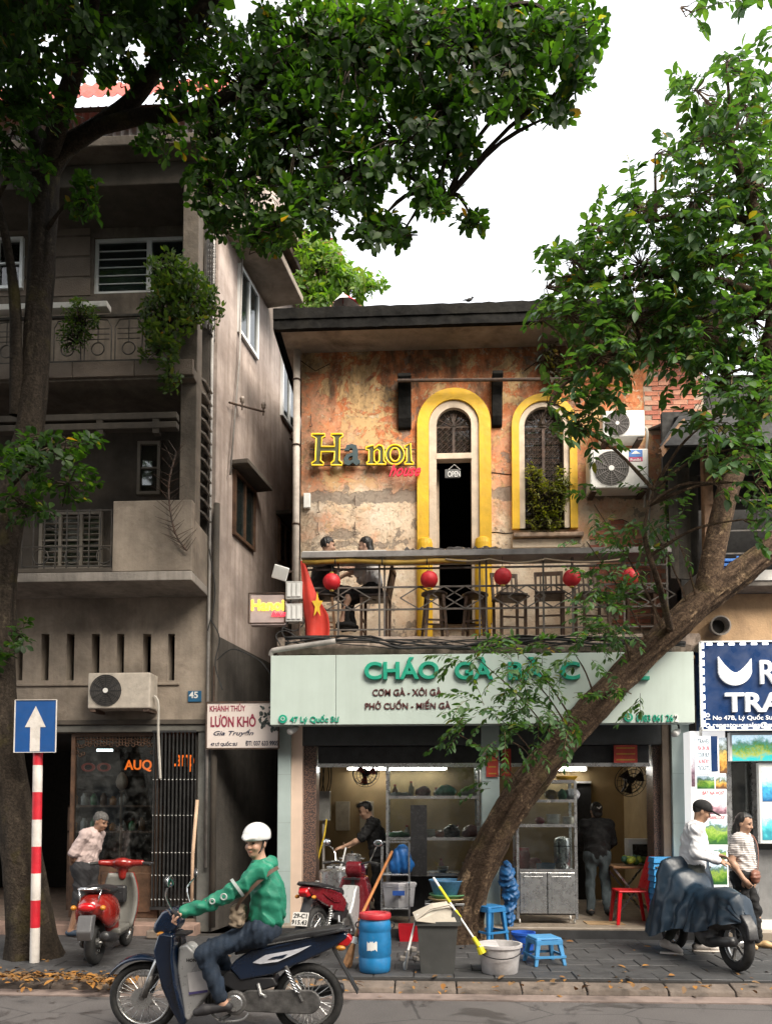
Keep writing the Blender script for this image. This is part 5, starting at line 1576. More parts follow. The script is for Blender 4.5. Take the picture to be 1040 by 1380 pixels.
text_fit('RENEA', 1023, 1140, 889, 922, YG, m_lw, ag, .04, .006)
text_fit('TRAVEL', 976, 1118, 933, 960, YG, m_lw, ag, .04, .016)
text_fit('No 47B, Lý Quốc Sư Str, Hà Nội', 960, 1088, 962, 972, YG, m_lw, ag, .006, .001)
text_fit('reneatourssales@gmail.com', 960, 1074, 973, 982, YG, m_lw, ag, .006, .001)
mb = MB(); q = P(953, 978, YG); mb.torus((q.x, YG - .004, q.z), (0, 1, 0), .024, .007, 14, 5); q = P(953, 965, YG); mb.torus((q.x, YG - .004, q.z + .01), (0, 1, 0), .02, .007, 14, 5); mb.bar((q.x - .03, YG - .004, q.z - .04), (q.x + .03, YG - .004, q.z - .04), .008)
mb.build('icon_ring', m_lw, ag)
lc = P(988.5, 902, YG); R0 = 22 / 104
for k in range(5):
 n = 22
 def low(u):      # lower rim: circle
  return -math.sqrt(max(0, 1 - u * u))
 def band(u, t_):  # t 0 lower rim .. 1 upper wave
  up = .92 * (abs(u) ** 1.6) - .22 + (.12 if u < 0 else -.02) * abs(u)
  lo = low(u)
  return lo + (up - lo) * t_
 g = .018
 t0, t1 = k / 5 + g, (k + 1) / 5 - g
 us = [-.97 + 1.94 * i / n for i in range(n + 1)]
 lp = [(lc.x + u * R0, lc.z + band(u, t0) * R0) for u in us] + [(lc.x + u * R0, lc.z + band(u, t1) * R0) for u in reversed(us)]
 link('logo_band', panel_mesh([lp], YG - .04, YG - .002), m_lw, ag, True)
def poster_mat(name, seed, pal, scale, e, z0, z1):
 """printed landscape: bands of colour from foreground to sky with ragged edges"""
 m, nt, b = new_mat(name)
 v = coords(nt)
 mp = _n(nt, 'ShaderNodeMapping'); mp.inputs['Location'].default_value = (seed * 3.1, seed, seed * 1.7); nt.links.new(v, mp.inputs['Vector'])
 sx = _n(nt, 'ShaderNodeSeparateXYZ'); nt.links.new(v, sx.inputs[0])
 t_ = math_n(nt, 'MULTIPLY_ADD', sx.outputs['Z'], 1 / (z1 - z0), -z0 / (z1 - z0))
 t_ = math_n(nt, 'MULTIPLY_ADD', noise(nt, mp.outputs[0], scale * 2, 5, .6, .3), 1.1, math_n(nt, 'SUBTRACT', t_, .55))
 k = len(pal)
 c = ramp(nt, t_, [((i + .5) / k, pal[i]) for i in range(k)])
 c = mixc(nt, ramp(nt, noise(nt, mp.outputs[0], scale * 14, 3), [(.45, 0.), (.7, .5)]), c, pal[0])
 nt.links.new(c, b.inputs['Base Color']); nt.links.new(c, b.inputs['Emission Color'])
 b.inputs['Emission Strength'].default_value = e
 b.inputs['Roughness'].default_value = .3
 return m
YPc = 10.05
pc = thing('poster_light_box', 'tall lit column of tour posters between the shop pier and agency door', 'light box', P(955, 1200, YPc) * 1)
pc.location.z = .22
MB().box((PX(931, YPc), YPc + .004, .3), (PX(979, YPc), YPc + .3, PZ(987, YPc))).build('case', emitter('backlit_white', (.86, .84, .82), .28), pc, bev=.006)
MB().box((PX(934, YPc), YPc + .01, .22), (PX(977, YPc), YPc + .28, .298)).build('plinth', m_agw, pc)
green = [(.03, .10, .03), (.12, .26, .03), (.3, .42, .08), (.08, .16, .14), (.6, .72, .8)]
blue = [(.02, .08, .2), (.05, .3, .5), (.3, .65, .8), (.8, .9, .9)]
warm = [(.12, .06, .03), (.5, .25, .05), (.6, .42, .12), (.1, .14, .1), (.6, .7, .75)]
pink = [(.15, .08, .1), (.5, .3, .35), (.8, .7, .7), (.9, .85, .85)]
def poster(px0, py0, px1, py1, pal, seed, par, Y, sc_=4, e=.25, nm='poster'):
 x0, z0, x1, z1 = rect_px(px0, py1, px1, py0, Y)
 return MB().box((x0, Y - .001, z0), (x1, Y + .003, z1)).build(nm, poster_mat('poster_%d' % seed, seed, pal, sc_, e, z0, z1), par)
poster(969, 994, 978, 1042, warm, 1, pc, YPc, 6); poster(939, 1046, 962, 1063, green, 2, pc, YPc, 7); poster(964, 1046, 978, 1063, warm, 3, pc, YPc, 8)
poster(950, 1074, 978, 1097, pink, 4, pc, YPc, 8); poster(942, 1106, 979, 1138, green, 5, pc, YPc, 5); poster(945, 1142, 978, 1158, green, 6, pc, YPc, 7); poster(955, 1163, 979, 1192, green, 7, pc, YPc, 6)
poster(931.5, 1010, 935, 1060, pink, 15, pc, YPc, 7)
m_redp = M('red_print', (.5, .02, .04), .5, bmp=0, emit=.3)
text_fit('BAT NA HOST', 946, 976, 1066, 1071, YPc - .002, m_redp, pc, .003, .002)
text_fit('HA GIANG LOOP', 950, 976, 1099, 1104, YPc - .002, m_redp, pc, .003, .002)
sb = thing('hanging_side_board', 'small price board with a blue edge hanging in front of the tour posters', 'sign', P(953, 1045, 9.85))
sY = 9.85
x0, z0, x1, z1 = rect_px(937, 1042, 957, 992, sY)
MB().box((x0, sY + .004, z0), (x1, sY + .03, z1)).build('board', emitter('backlit_pale', (.75, .85, .9), .25), sb)
MB().box((x1 + .002, sY, z0 + .02), (PX(968, sY), sY + .3, z1)).build('edge', m_navy, sb)
for i, (s, mt) in enumerate((('TRAVEL', m_ktn), ('VISA ON LINE', m_redp), ('TOUR BUS', m_ktn), ('LAUNDRY', m_redp), ('TICKETS', m_ktn))):
 tm = text_fit(s, 939, 955.5, 996 + i * 9, 1002 + i * 9, sY + .003, mt, sb, .003, 0)
MB().bar(((x0 + x1) / 2, sY + .08, z1 - .02), ((x0 + x1) / 2, sY + .08, z1 + .12), .03).build('bracket', m_steel, sb)
sc1 = thing('display_screen', 'wide lit screen showing a green valley above the agency door', 'screen', P(1012, 1026, 10.15))
scY = 10.15
MB().box((PX(985, scY), scY + .003, PZ(1027, scY)), (PX(1075, scY), scY + .08, PZ(989, scY))).build('case', m_alu, sc1, bev=.004)
poster(986.5, 990.5, 1073.5, 1025.5, [(.03, .35, .36), (.3, .32, .05), (.08, .2, .03), (.1, .22, .16), (.55, .7, .8)], 8, sc1, scY, 4, .4, 'picture')
MB().bar((PX(1010, scY), scY + .08, PZ(1000, scY)), (PX(1010, scY), scY + .25, PZ(1000, scY)), .04).build('mount', m_steel, sc1)
sc2 = thing('sea_poster', 'tall turquoise lit poster of the sea at the right edge', 'poster', P(1045, 1135, 10.2))
sc2.location.z = PZ(1136, 10.2)
MB().box((PX(1023, 10.2), 10.203, PZ(1136, 10.2)), (PX(1090, 10.2), 10.28, PZ(1029, 10.2))).build('case', m_alu, sc2, bev=.004)
poster(1027, 1034, 1086, 1080, blue, 9, sc2, 10.2, 3, .35, 'picture'); poster(1027, 1083, 1086, 1132, [(.03, .2, .25), (.1, .5, .5), (.5, .8, .75), (.8, .9, .85)], 10, sc2, 10.2, 4, .35, 'picture')
# ================================================================== "Hanoi house" neon letters on the upper wall
nh = thing('neon_wall_sign', 'yellow neon-edged serif letters with a small red script word on the plaster wall', 'sign', P(488, 640, YU - .06))
m_face = M('olive_letter', (.07, .075, .03), .6, var=.2, bmp=.1)
m_ny = emitter('neon_tube_yellow', (.75, .50, .02), .25)
nY = YU - .10
def letter(loops_px, face=m_face, outline=True, nm='letter'):
 lw_ = [[(P(x_, y_, nY).x, P(x_, y_, nY).z) for x_, y_ in lp] for lp in loops_px]
 f_ = link(nm, panel_mesh(lw_, nY, nY + .04), face, nh, True)
 if outline:
  mb = MB()
  for lp in lw_:
   mb.tube([(x_, nY - .008, z_) for x_, z_ in lp] + [(lp[0][0], nY - .008, lp[0][1])], .0115, 6, cap=False)
  mb.build('neon_tube', m_ny, f_, smooth=True)
Hh = [(420, 585), (438, 585), (438, 588), (434, 590), (433, 602), (451, 602), (450, 590), (446, 588), (446, 585), (462, 585), (462, 588), (458, 591), (457, 621), (461, 624), (461, 627), (446, 627), (446, 624), (450, 621), (451, 609), (433, 609), (432, 621), (436, 624), (436, 627), (420, 627), (420, 624), (425, 621), (426, 591), (420, 588)]
letter([Hh])
na = [(493, 603), (503, 600), (504, 605), (510, 600), (515, 601), (517, 606), (517, 621), (520, 624), (520, 626), (508, 626), (508, 624), (511, 621), (511, 608), (508, 606), (504, 609), (504, 621), (507, 624), (507, 626), (494, 626), (494, 624), (497, 621), (497, 607), (493, 606)]
letter([na])
def oval(cx, cy, rx, ry, n=22): return [(cx + rx * math.cos(6.2832 * i / n), cy + ry * math.sin(6.2832 * i / n)) for i in range(n)]
letter([oval(532, 613, 12.5, 13.5), oval(532, 613, 6.5, 9)])
letter([[(545, 602), (553, 598), (554, 621), (557, 624), (557, 626), (545, 626), (545, 624), (548, 621), (548, 605), (545, 605)]])
a_out = [(464, 607), (467, 600), (474, 598), (480, 600), (482, 606), (482, 619), (485, 620), (485, 624), (480, 627), (475, 623), (470, 627), (464, 625), (463, 618), (467, 612), (475, 610), (475, 605), (472, 603), (470, 607)]
letter([a_out, [(475, 614), (475, 619), (471, 621), (469, 618), (471, 615)]], M('teal_letter', (.045, .075, .085), .7, var=.2), False)
text_fit('house', 524, 567, 626, 643, nY - .01, M('red_letter', (.55, .02, .05), .4, bmp=0, emit=.25), nh, .03, .006, .003, shear=.5)
mb = MB()
for py in (606, 627): mb.bar(P(418, py, YU - .045), P(560, py, YU - .045), .02, .012)
mb.build('carrier_rail', m_rust, nh)
op = thing('open_tag', 'small OPEN tag hanging in the upstairs doorway', 'sign', P(612, 646, YU - .02))
oY = YU - .06
mb = MB(); MB().box((PX(601, oY), oY + .004, PZ(645, oY)), (PX(622, oY), oY + .02, PZ(633, oY))).build('board', M('tag_grey', (.12, .12, .12), .6), op, bev=.01)
text_fit('OPEN', 603, 620, 635, 643, oY + .003, m_white, op, .006, .004)
mb.tube([P(604, 633, oY), P(612, 626, oY), P(620, 633, oY)], .005, 4); mb.build('string', m_white, op)
nn_ = thing('shop_neon', 'orange neon lettering showing in the dark left shop window', 'sign', P(200, 1045, 11.6))
text_fit('AUQ', 168, 205, 1024, 1040, 11.6, emitter('neon_orange', (1, .18, .02), .45), nn_, .01, .01)  # neon reflection in the window, built as glowing letters behind the pane
text_fit('Lamp', 232, 262, 1010, 1040, 11.6, MATS['neon_orange'], nn_, .01, .006)
text_fit('oo', 110, 150, 1028, 1040, 11.9, emitter('neon_dimred', (.2, .02, .01), .12), nn_, .01, .004)
MB().bar(P(100, 1044, 11.63), P(265, 1044, 11.63), .03).build('carrier_bar', m_darkmetal, nn_)
MB().bar(P(105, 1044, 11.63), P(105, 985, 11.63), .012).bar(P(255, 1044, 11.63), P(255, 985, 11.63), .012).build('hanging_wire', m_darkmetal, nn_)
# ================================================================== balcony of the old house
RY = 10.06
bx0, bx1 = PX(409, RY), PX(906, RY)
m_rail = M('grey_rail_iron', (.13, .115, .105), .6, .3, var=.3, scale=8, dirt=.4, dirtcol=(.12, .07, .04))
rail_t = thing('balcony_rail', 'rusty iron railing with diamond pattern along the upstairs balcony', 'railing', ((bx0 + bx1) / 2, RY, Z_BAL))
mb = MB()
zl = [PZ(py, RY) for py in (766, 791, 821, 850)]
for z in zl[:3]: mb.bar((bx0, RY, z), (bx1, RY, z), .022)
mb.build('long_bar', m_rail, rail_t)
posts = [411, 455, 511, 518, 648, 657, 735, 775, 845, 904]
for px in posts:
 MB().bar((PX(px, RY), RY, Z_BAL), (PX(px, RY), RY, PZ(753, RY)), .024).build('post', m_rail, rail_t)
MB().bar((bx0, RY, Z_BAL + .1), (bx1, RY, Z_BAL + .1), .018).build('foot_bar', m_rail, rail_t)
for c_ in (440, 474, 565, 599, 633 - 5, 690, 712, 748, 790, 815, 870, 888):
 z0, z1, zm = zl[2], zl[1], (zl[1] + zl[2]) / 2
 x, hw = PX(c_, RY), 17 * .0097
 mb = MB()
 for s in (1, -1):
  mb.bar((x, RY - .014, z1), (x + s * hw * 1.5, RY - .014, zm), .014); mb.bar((x + s * hw * 1.5, RY - .014, zm), (x, RY - .014, z0), .014)
 mb.build('diamond', m_rail, rail_t)
cb = thing('counter_board', 'long grey plank counter on top of the balcony railing', 'counter', ((bx0 + bx1) / 2, RY, PZ(752, RY)))
MB().box((bx0 - .03, RY - .15, PZ(751, RY - .1)), (bx1, RY + .25, PZ(743, RY - .1))).build('plank', M('grey_plank', (.30, .28, .27), .5, var=.2, scale=5, dirt=.3), cb, bev=.006)
MB().box((bx0 - .01, RY - .13, PZ(743, RY - .1) + .002), (PX(521, RY), RY + .2, PZ(743, RY - .1) + .016)).build('white_cloth', M('white_sheet', (.78, .76, .72), .5), cb)
mb = MB()
rows = []
for i in range(34):
 x = PX(545 + i * 4, RY); row = []
 for j in range(5):
  row.append((x, RY - .12 + j * .07, PZ(743, RY - .1) + .012 + rnd.random() * .045))
 rows.append(row)
mb.sheet(rows).build('plastic_film', glass_mat('film_glass', (.9, .9, .9), .3), cb)
bp = thing('bamboo_pole', 'yellow bamboo pole tied under the balcony counter', 'pole', P(405, 757, RY - .1))
pts = [P(px, 757 + math.sin(px * .05) * 1.2, RY - .1) for px in range(408, 640, 20)]
mb = MB(); mb.tube(pts, [.03 + (.006 if i % 3 == 0 else 0) for i in range(len(pts))], 9); mb.build('culm', M('bamboo', (.42, .26, .04), .5, var=.25, scale=5, dirt=.3, dirtcol=(.12, .07, .02)), bp, smooth=True)
mb = MB()
for px in (452, 515, 575): mb.torus(P(px, 757, RY - .1), (1, 0, 0), .036, .008, 10, 5)
mb.build('tie', m_black, bp)
rp = thing('pale_rope', 'pale rope swagged under the counter from lantern to lantern', 'rope', P(760, 757, RY - .12))
mb = MB()
for a, b_, s_ in ((600, 660, .03), (660, 735, .05), (735, 840, .04)): mb.tube(catenary(P(a, 753, RY - .14), P(b_, 753, RY - .14), s_), .011, 5)
mb.build('cord', M('rope', (.45, .36, .26), .9), rp)
m_lan = M('red_lantern', (.62, .02, .03), .5, var=.15, scale=6, bmp=.1)
names = ['on the leftmost stretch beside the flag', 'in front of the doorway', 'right of the doorway', 'left of the brick patch behind leaves', 'farthest right among the leaves']
for i, (px, py) in enumerate(((447, 784), (578, 781), (677, 777), (770, 779), (848, 778))):
 q = P(px, py, RY - .12)
 t = thing('red_lantern', 'round red paper lantern on the balcony rail, ' + names[i], 'lantern', q, 0, 'lanterns along the balcony')
 mb = MB()
 n, m = 20, 10
 vs_, fs_ = [], []
 for a in range(m + 1):
  th = math.pi * a / m
  for k in range(n):
   ph = 2 * math.pi * k / n
   r_ = .115 * (1 + (.03 if k % 2 else 0)) * max(.2, math.sin(th))
   vs_.append((r_ * math.cos(ph), r_ * math.sin(ph), .112 * math.cos(th)))
 for a in range(m):
  for k in range(n): fs_.append((a * n + k, (a + 1) * n + k, (a + 1) * n + (k + 1) % n, a * n + (k + 1) % n))
 mb.add(vs_, fs_).build('shade', m_lan, t, world=False, smooth=True)
 for z_ in (.105, -.125): MB().lathe((0, 0, z_), [(.03, 0), (.03, .02), (.0, .02)], 10).build('cap', M('gilt', (.5, .35, .08), .4, .5), t, world=False)
 MB().tube([(0, 0, .12), (0, .03, .2), (0, .04, .28)], .004, 4).build('cord', m_black, t, world=False)
def stool(px, Y, label, h=.68, w_=.36, mat=m_wood):
 x = PX(px, Y, 800)
 t = thing('bar_stool', label, 'stool', (x, Y, Z_BAL), rnd.uniform(-.3, .3), 'stools on the balcony')
 MB().lathe((0, 0, h - .04), [(w_ * .42, 0), (w_ * .5, .012), (w_ * .5, .032), (w_ * .44, .045), (0, .042)], 22).build('seat', M('seat_dark', (.05, .032, .025), .5), t, world=False, smooth=False, angle=50)
 for sx in (1, -1):
  for sy in (1, -1):
   MB().bar((sx * w_ * .28, sy * w_ * .28, h - .04), (sx * w_ * .42, sy * w_ * .42, 0), .036).build('leg', mat, t, world=False)
 for sx in (1, -1):
  MB().bar((sx * w_ * .38, -w_ * .38, .2), (sx * w_ * .38, w_ * .38, .2), .022).build('stretcher', mat, t, world=False)
  MB().bar((-w_ * .36, sx * w_ * .36, .28), (w_ * .36, sx * w_ * .36, .28), .022).build('stretcher', mat, t, world=False)
 return t
stool(585, 10.42, 'dark round bar stool, left one of the pair before the doorway')
stool(640, 10.5, 'dark round bar stool, right one of the pair before the doorway')
def bchair(px, Y, rz, label, seat=.66, back=.38, mat=m_wood):
 x = PX(px, Y, 800)
 t = thing('bar_chair', label, 'chair', (x, Y, Z_BAL), rz, 'high chairs on the balcony')
 w_ = .40
 MB().box((-w_ / 2, -w_ / 2, seat - .03), (w_ / 2, w_ / 2, seat + .015)).build('seat', M('seat_dark', (.05, .032, .025), .5), t, world=False, bev=.012)
 for sx in (1, -1):
  MB().bar((sx * (w_ / 2 - .03), w_ / 2 - .03, 0), (sx * (w_ / 2 - .03), w_ / 2 - .02, seat - .03), .036).build('leg', mat, t, world=False)
  MB().bar((sx * (w_ / 2 - .03), -w_ / 2 + .03, 0), (sx * (w_ / 2 - .03), -w_ / 2 + .03, seat - .03), .036).build('leg', mat, t, world=False)
  MB().bar((sx * (w_ / 2 - .025), w_ / 2 - .02, seat + .015), (sx * (w_ / 2 - .02), w_ / 2 + .05, seat + back), .034).build('back_post', mat, t, world=False)
 MB().bar((-w_ / 2, w_ / 2 + .05, seat + back), (w_ / 2, w_ / 2 + .05, seat + back), .03, .055).build('top_rail', mat, t, world=False)
 for i in range(4):
  xx = -w_ / 2 + .09 + i * (w_ - .18) / 3
  MB().bar((xx, w_ / 2 - .02, seat + .015), (xx, w_ / 2 + .045, seat + back - .02), .024, .012).build('slat', mat, t, world=False)
 for z in (.2, .34): MB().bar((-w_ / 2 + .03, -w_ / 2 + .03, z), (w_ / 2 - .03, -w_ / 2 + .03, z), .022).build('stretcher', mat, t, world=False)
 return t
bchair(506, 10.55, R(-95), 'wooden slat-back high chair under the woman in white')
bchair(686, 10.6, R(12), 'slat-back high chair right of the doorway, behind a lantern')
bchair(740, 10.55, R(-6), 'slat-back high chair below the creeper-covered window')
bchair(797, 10.6, R(8), 'slat-back high chair before the bricks, left of the sprouting twigs')
bchair(862, 10.6, R(-10), 'slat-back high chair before the bricks, half hidden by the sprouting twigs')
stool(438, 10.5, 'wooden bar stool under the man in dark clothes', mat=m_wood2)
fl = thing('flag', 'red flag with yellow star hanging at the left end of the balcony', 'flag', P(415, 862, 9.9))
rows = []
fw, nz_, nx_ = .26, 22, 12
pT, pB = P(405, 756, 9.93), P(430, 860, 9.9)
for i in range(nz_):
 t_ = i / (nz_ - 1); row = []
 for j in range(nx_):
  s_ = j / (nx_ - 1)
  ww = .03 + fw * min(1, t_ * 1.5) ** .8
  x = pT.x + (.05 + .03 * t_) * t_ + ww * s_ * (1 - .12 * math.sin(t_ * 6))
  y = 9.93 + .05 * math.sin(s_ * 7 + t_ * 3) * t_ + .02 * math.sin(t_ * 9)
  z = pT.z + (pB.z - pT.z) * t_ * (1 - .1 * s_ * (1 - t_)) - .05 * s_ * math.sin(t_ * 3)
  row.append((x, y, z))
 rows.append(row)
MB().sheet(rows).build('cloth', M('flag_red', (.52, .035, .02), .75, var=.1, scale=5, bmp=.15), fl, solid=.006, smooth=True)
sc_ = Vector(rows[12][8]); st_ = []
for i in range(10):
 a = math.pi / 2 + i * math.pi / 5
 r_ = .15 if i % 2 == 0 else .062
 st_.append((sc_.x + r_ * .5 * math.cos(a), sc_.z + r_ * 1.2 * math.sin(a)))
link('star', panel_mesh([st_], sc_.y - .065, sc_.y - .055), M('flag_yellow', (.75, .48, .03), .7), fl, True)
MB().tube([P(404, 860, 9.94), P(404, 752, 9.94)], .012, 6).build('staff', m_rust, fl)
fdl = thing('floodlight', 'white box floodlight tilted at the left balcony corner above the meter boxes', 'lamp', P(378, 772, 9.95))
MB().box((-.1, -.06, -.09), (.1, .06, .09), rot=(R(20), R(14), R(15))).build('housing', m_white, fdl, world=False, bev=.01)
for i in range(6): MB().box((-.095 + i * .034, -.075, -.08), (-.08 + i * .034, -.06, .08), rot=(R(20), R(14), R(15)), piv=(0, 0, 0)).build('fin', m_white, fdl, world=False)
MB().bar((0, .05, 0), (.14, .12, .06), .025).build('arm', m_rust, fdl, world=False)
for i, (py, lb_) in enumerate(((795, 'upper grey electricity meter box beside the flag'), (825, 'lower grey electricity meter box beside the flag'))):
 q = P(397, py + 14, 9.98)
 t = thing('meter_box', lb_, 'meter box', q, 0, 'electricity meter boxes')
 MB().box((-.11, -.06, 0), (.11, .08, .24)).build('case', M('meter_grey', (.55, .54, .52), .5, dirt=.25), t, world=False, bev=.008)
 for k in range(3): MB().box((-.09 + k * .064, -.075, .03), (-.04 + k * .064, -.061, .21)).build('cover', m_white, t, world=False, bev=.004)
cbl = thing('cable_bundle', 'tangled black cables drooping along the balcony edge above the mint sign', 'cables', P(600, 868, 9.82))
r3 = random.Random(9)
for i in range(11):
 pts = []
 oy = r3.uniform(-.06, .02)
 ph = r3.uniform(0, 6)
 for k in range(15):
  px = 384 + k * 38.5
  base_y = 864 + 5 * math.sin(k * .8 + ph) + r3.uniform(-3, 3) + (4 if 3 < k < 8 else 0)
  pts.append(P(px, base_y, 9.9 + oy))
 MB().tube(smooth_path(pts, 3), r3.choice((.008, .011, .014, .018)), 5).build('cable', m_black, cbl, smooth=True)
gp = thing('grey_pipe', 'grey pipe lying along the top left of the mint sign', 'pipe', P(410, 873, 9.85))
MB().tube(smooth_path([P(365, 884, 9.9), P(367, 878, 9.88), P(378, 875, 9.86), P(452, 864, 9.84)], 4), .035, 10).build('tube', m_pvc, gp, smooth=True)
cw = thing('corner_wires', 'loose black wires looping over the alley beside the mint sign', 'cables', P(330, 880, 10.1))
for pts in ([(292, 890), (312, 875), (335, 882), (352, 892), (364, 908)], [(378, 870), (372, 856), (385, 850), (402, 860), (420, 868)], [(380, 845), (398, 850), (410, 838), (402, 826)], [(370, 780), (388, 790), (392, 830), (380, 850), (390, 866)], [(284, 835), (296, 860), (290, 895), (300, 930)], [(282, 740), (290, 800), (280, 850)]):
 MB().tube(smooth_path([P(a, b_, 10.15 if a < 365 else 9.95) for a, b_ in pts], 5), .009, 5).build('wire', m_black, cw)
dp = thing('drain_pipe', 'pale vertical drain pipe at the left corner of the orange wall', 'pipe', (HXL - .07, YU - .06, Z_BAL))
MB().tube([(HXL - .06, YU - .07, Z_BAL - .2), (HXL - .06, YU - .07, Z_WT - .05)], .052, 12).build('tube', M('pipe_white', (.52, .47, .42), .7, dirt=.5, dirtcol=(.2, .16, .13), streak=.3), dp, smooth=True)
for z in (4.8, 6.0, 7.2, 8.2): MB().torus((HXL - .06, YU - .07, z), (0, 0, 1), .056, .012, 16, 6).build('clip', m_rust, dp)
def aircon(px0, py0, px1, py1, Y, label, fanpx, lbl=False, dark=False, group='outdoor air conditioners'):
 x0, z0, x1, z1 = rect_px(px0, py1, px1, py0, Y)
 t = thing('air_conditioner', label, 'air conditioner', ((x0 + x1) / 2, Y + .15, z0), 0, group)
 body = M('ac_beige', (.46, .41, .35), .5, dirt=.4) if dark else m_whitepaint
 MB().box((x0, Y, z0 + .02), (x1, Y + .3, z1)).build('case', body, t, bev=.018)
 for xb in (x0 + .02, x1 - .1): MB().box((xb, Y + .02, z0 - .02), (xb + .08, Y + .34, z0 + .019)).build('bracket', m_rust, t)
 f = P(fanpx, (py0 + py1) / 2, Y); r_ = (z1 - z0) * .42
 fz = (z0 + z1) / 2 + .01
 MB().cyl((f.x, Y - .004, fz), (f.x, Y + .01, fz), r_, n=32).build('fan_recess', M('fan_dark', (.06, .055, .05), .6), t)
 mb = MB()
 for k in range(1, 9): mb.torus((f.x, Y - .012, fz), (0, 1, 0), r_ * k / 8, .0035, 28, 4)
 for k in range(12):
  a = math.pi * 2 * k / 12
  mb.bar((f.x, Y - .012, fz), (f.x + r_ * math.cos(a), Y - .012, fz + r_ * math.sin(a)), .006)
 g_ = mb.build('fan_grille', m_darkmetal if dark else M('ac_grille', (.2, .18, .17), .6), t)
 MB().cyl((f.x, Y - .02, fz), (f.x, Y - .006, fz), r_ * .16, n=14).build('fan_hub', m_whitepaint, g_)
 if lbl:
  a, b_, c_, d_ = rect_px(847, 622, 865, 606, Y)
  MB().box((a, Y - .004, b_ + .065), (c_, Y + .002, d_)).build('sticker', M('stick_blue', (.03, .16, .5), .4, bmp=0), t)
  MB().box((a, Y - .004, b_), (c_, Y + .002, b_ + .06)).build('sticker', M('stick_red', (.5, .04, .14), .4, bmp=0), t)
  text_fit('Funiki', 849, 863, 617.5, 621.5, Y - .004, m_white, t, .002, .002)
  link('emblem', panel_mesh([[(a + .03, d_ - .06), (c_ - .03, d_ - .06), ((a + c_) / 2, d_ - .012)]], Y - .007, Y - .004), m_white, t, True)
 MB().tube(smooth_path([(x1 + .02, Y + .1, z0 + .2), (x1 + .07, Y + .12, z0 + .1), (x1 + .05, Y + .2, z0 - .3), (x1 + .06, Y + .28, z0 - .9)], 5), .018, 6).build('pipe', M('pipe_wrap', (.5, .47, .42), .8), t)
 return t
aircon(812, 552, 868, 591, YU - .35, 'upper white air conditioner under the leaves on the orange wall', 831)
aircon(795, 604, 873, 660, YU - .35, 'lower white air conditioner with blue and red sticker on the orange wall', 823, True)
aircon(118, 906, 203, 957, YL - .36, 'beige air conditioner with dark fan on the left facade below the slots', 143, dark=True)
um = thing('sunshade', 'red and white folded sunshade on the roof behind the black eave', 'sunshade', P(468, 410, 12.2))
q = P(466, 404, 12.2);
vs_, fs_ = [], []
n = 10
top = q + Vector((-.05, 0, .12))
um_m = [M('shade_white', (.7, .68, .68), .7), M('shade_red', (.6, .03, .05), .7)]
mb = MB()
for k in range(n):
 a, a2 = 2 * math.pi * k / n, 2 * math.pi * (k + 1) / n
 mb.cur = 1 if (k in (8, 9)) else 0
 p1 = q + Vector((.22 * math.cos(a), .22 * math.sin(a), -.1)); p2 = q + Vector((.22 * math.cos(a2), .22 * math.sin(a2), -.1))
 mb.add([top, p1, p2], [(0, 1, 2)])
mb.build('canopy', um_m, um)
MB().tube([q + Vector((-.05, 0, -.3)), top], .012, 6).build('pole', m_steel, um)
bd = thing('bird', 'tiny dark bird perched on the black eave', 'bird', P(632, 408, 10.62))
q = P(632, 404, 10.62)
MB().ell(q, .05, .025, .025, 10, 7, rot=(0, R(-15), 0)).ell(q + Vector((.045, 0, .03)), .018, .016, .018, 8, 6).tube([q + Vector((-.04, 0, 0)), q + Vector((-.1, 0, -.005))], [.014, .004], 5).tube([q + Vector((.06, 0, .03)), q + Vector((.078, 0, .028))], [.005, .001], 4).build('body', m_black, bd)
MB().tube([q + Vector((0, 0, -.02)), q + Vector((0, 0, -.06))], .003, 4).build('leg', m_black, bd)
pm = thing('drain_mouth', 'round ceramic pipe mouth on the ochre band above the agency sign', 'pipe', P(972, 845, YT - .1))
q = P(970, 843, YT - .12)
MB().tube([q + Vector((0, .12, .01)), q, q + Vector((0, -.02, 0))], [.1, .12, .125], 16, cap=False).build('mouth', m_concrete, pm, solid=.02)
MB().cyl(q + Vector((0, .1, 0)), q + Vector((0, .11, 0)), .1).build('bore', m_dark, pm)
tb_ = thing('blue_crate', 'blue plastic crate on the dark balcony at the right edge', 'crate', P(985, 822, YT - .2))
a = P(965, 822, YT - .2); b_ = P(996, 800, YT - .2)
tb_.location.z = PZ(787, YT) + .002
for k in range(4): MB().box((a.x, YT - .2, PZ(787, YT) + .005 + k * .06), (b_.x, YT + .05, PZ(787, YT) + .04 + k * .06)).build('slat_ring', M('crate_blue', (.01, .14, .5), .5), tb_)
for xx in (a.x, b_.x - .03): MB().box((xx, YT - .205, PZ(787, YT) + .003), (xx + .03, YT - .18, PZ(787, YT) + .25)).build('corner', MATS['crate_blue'], tb_)
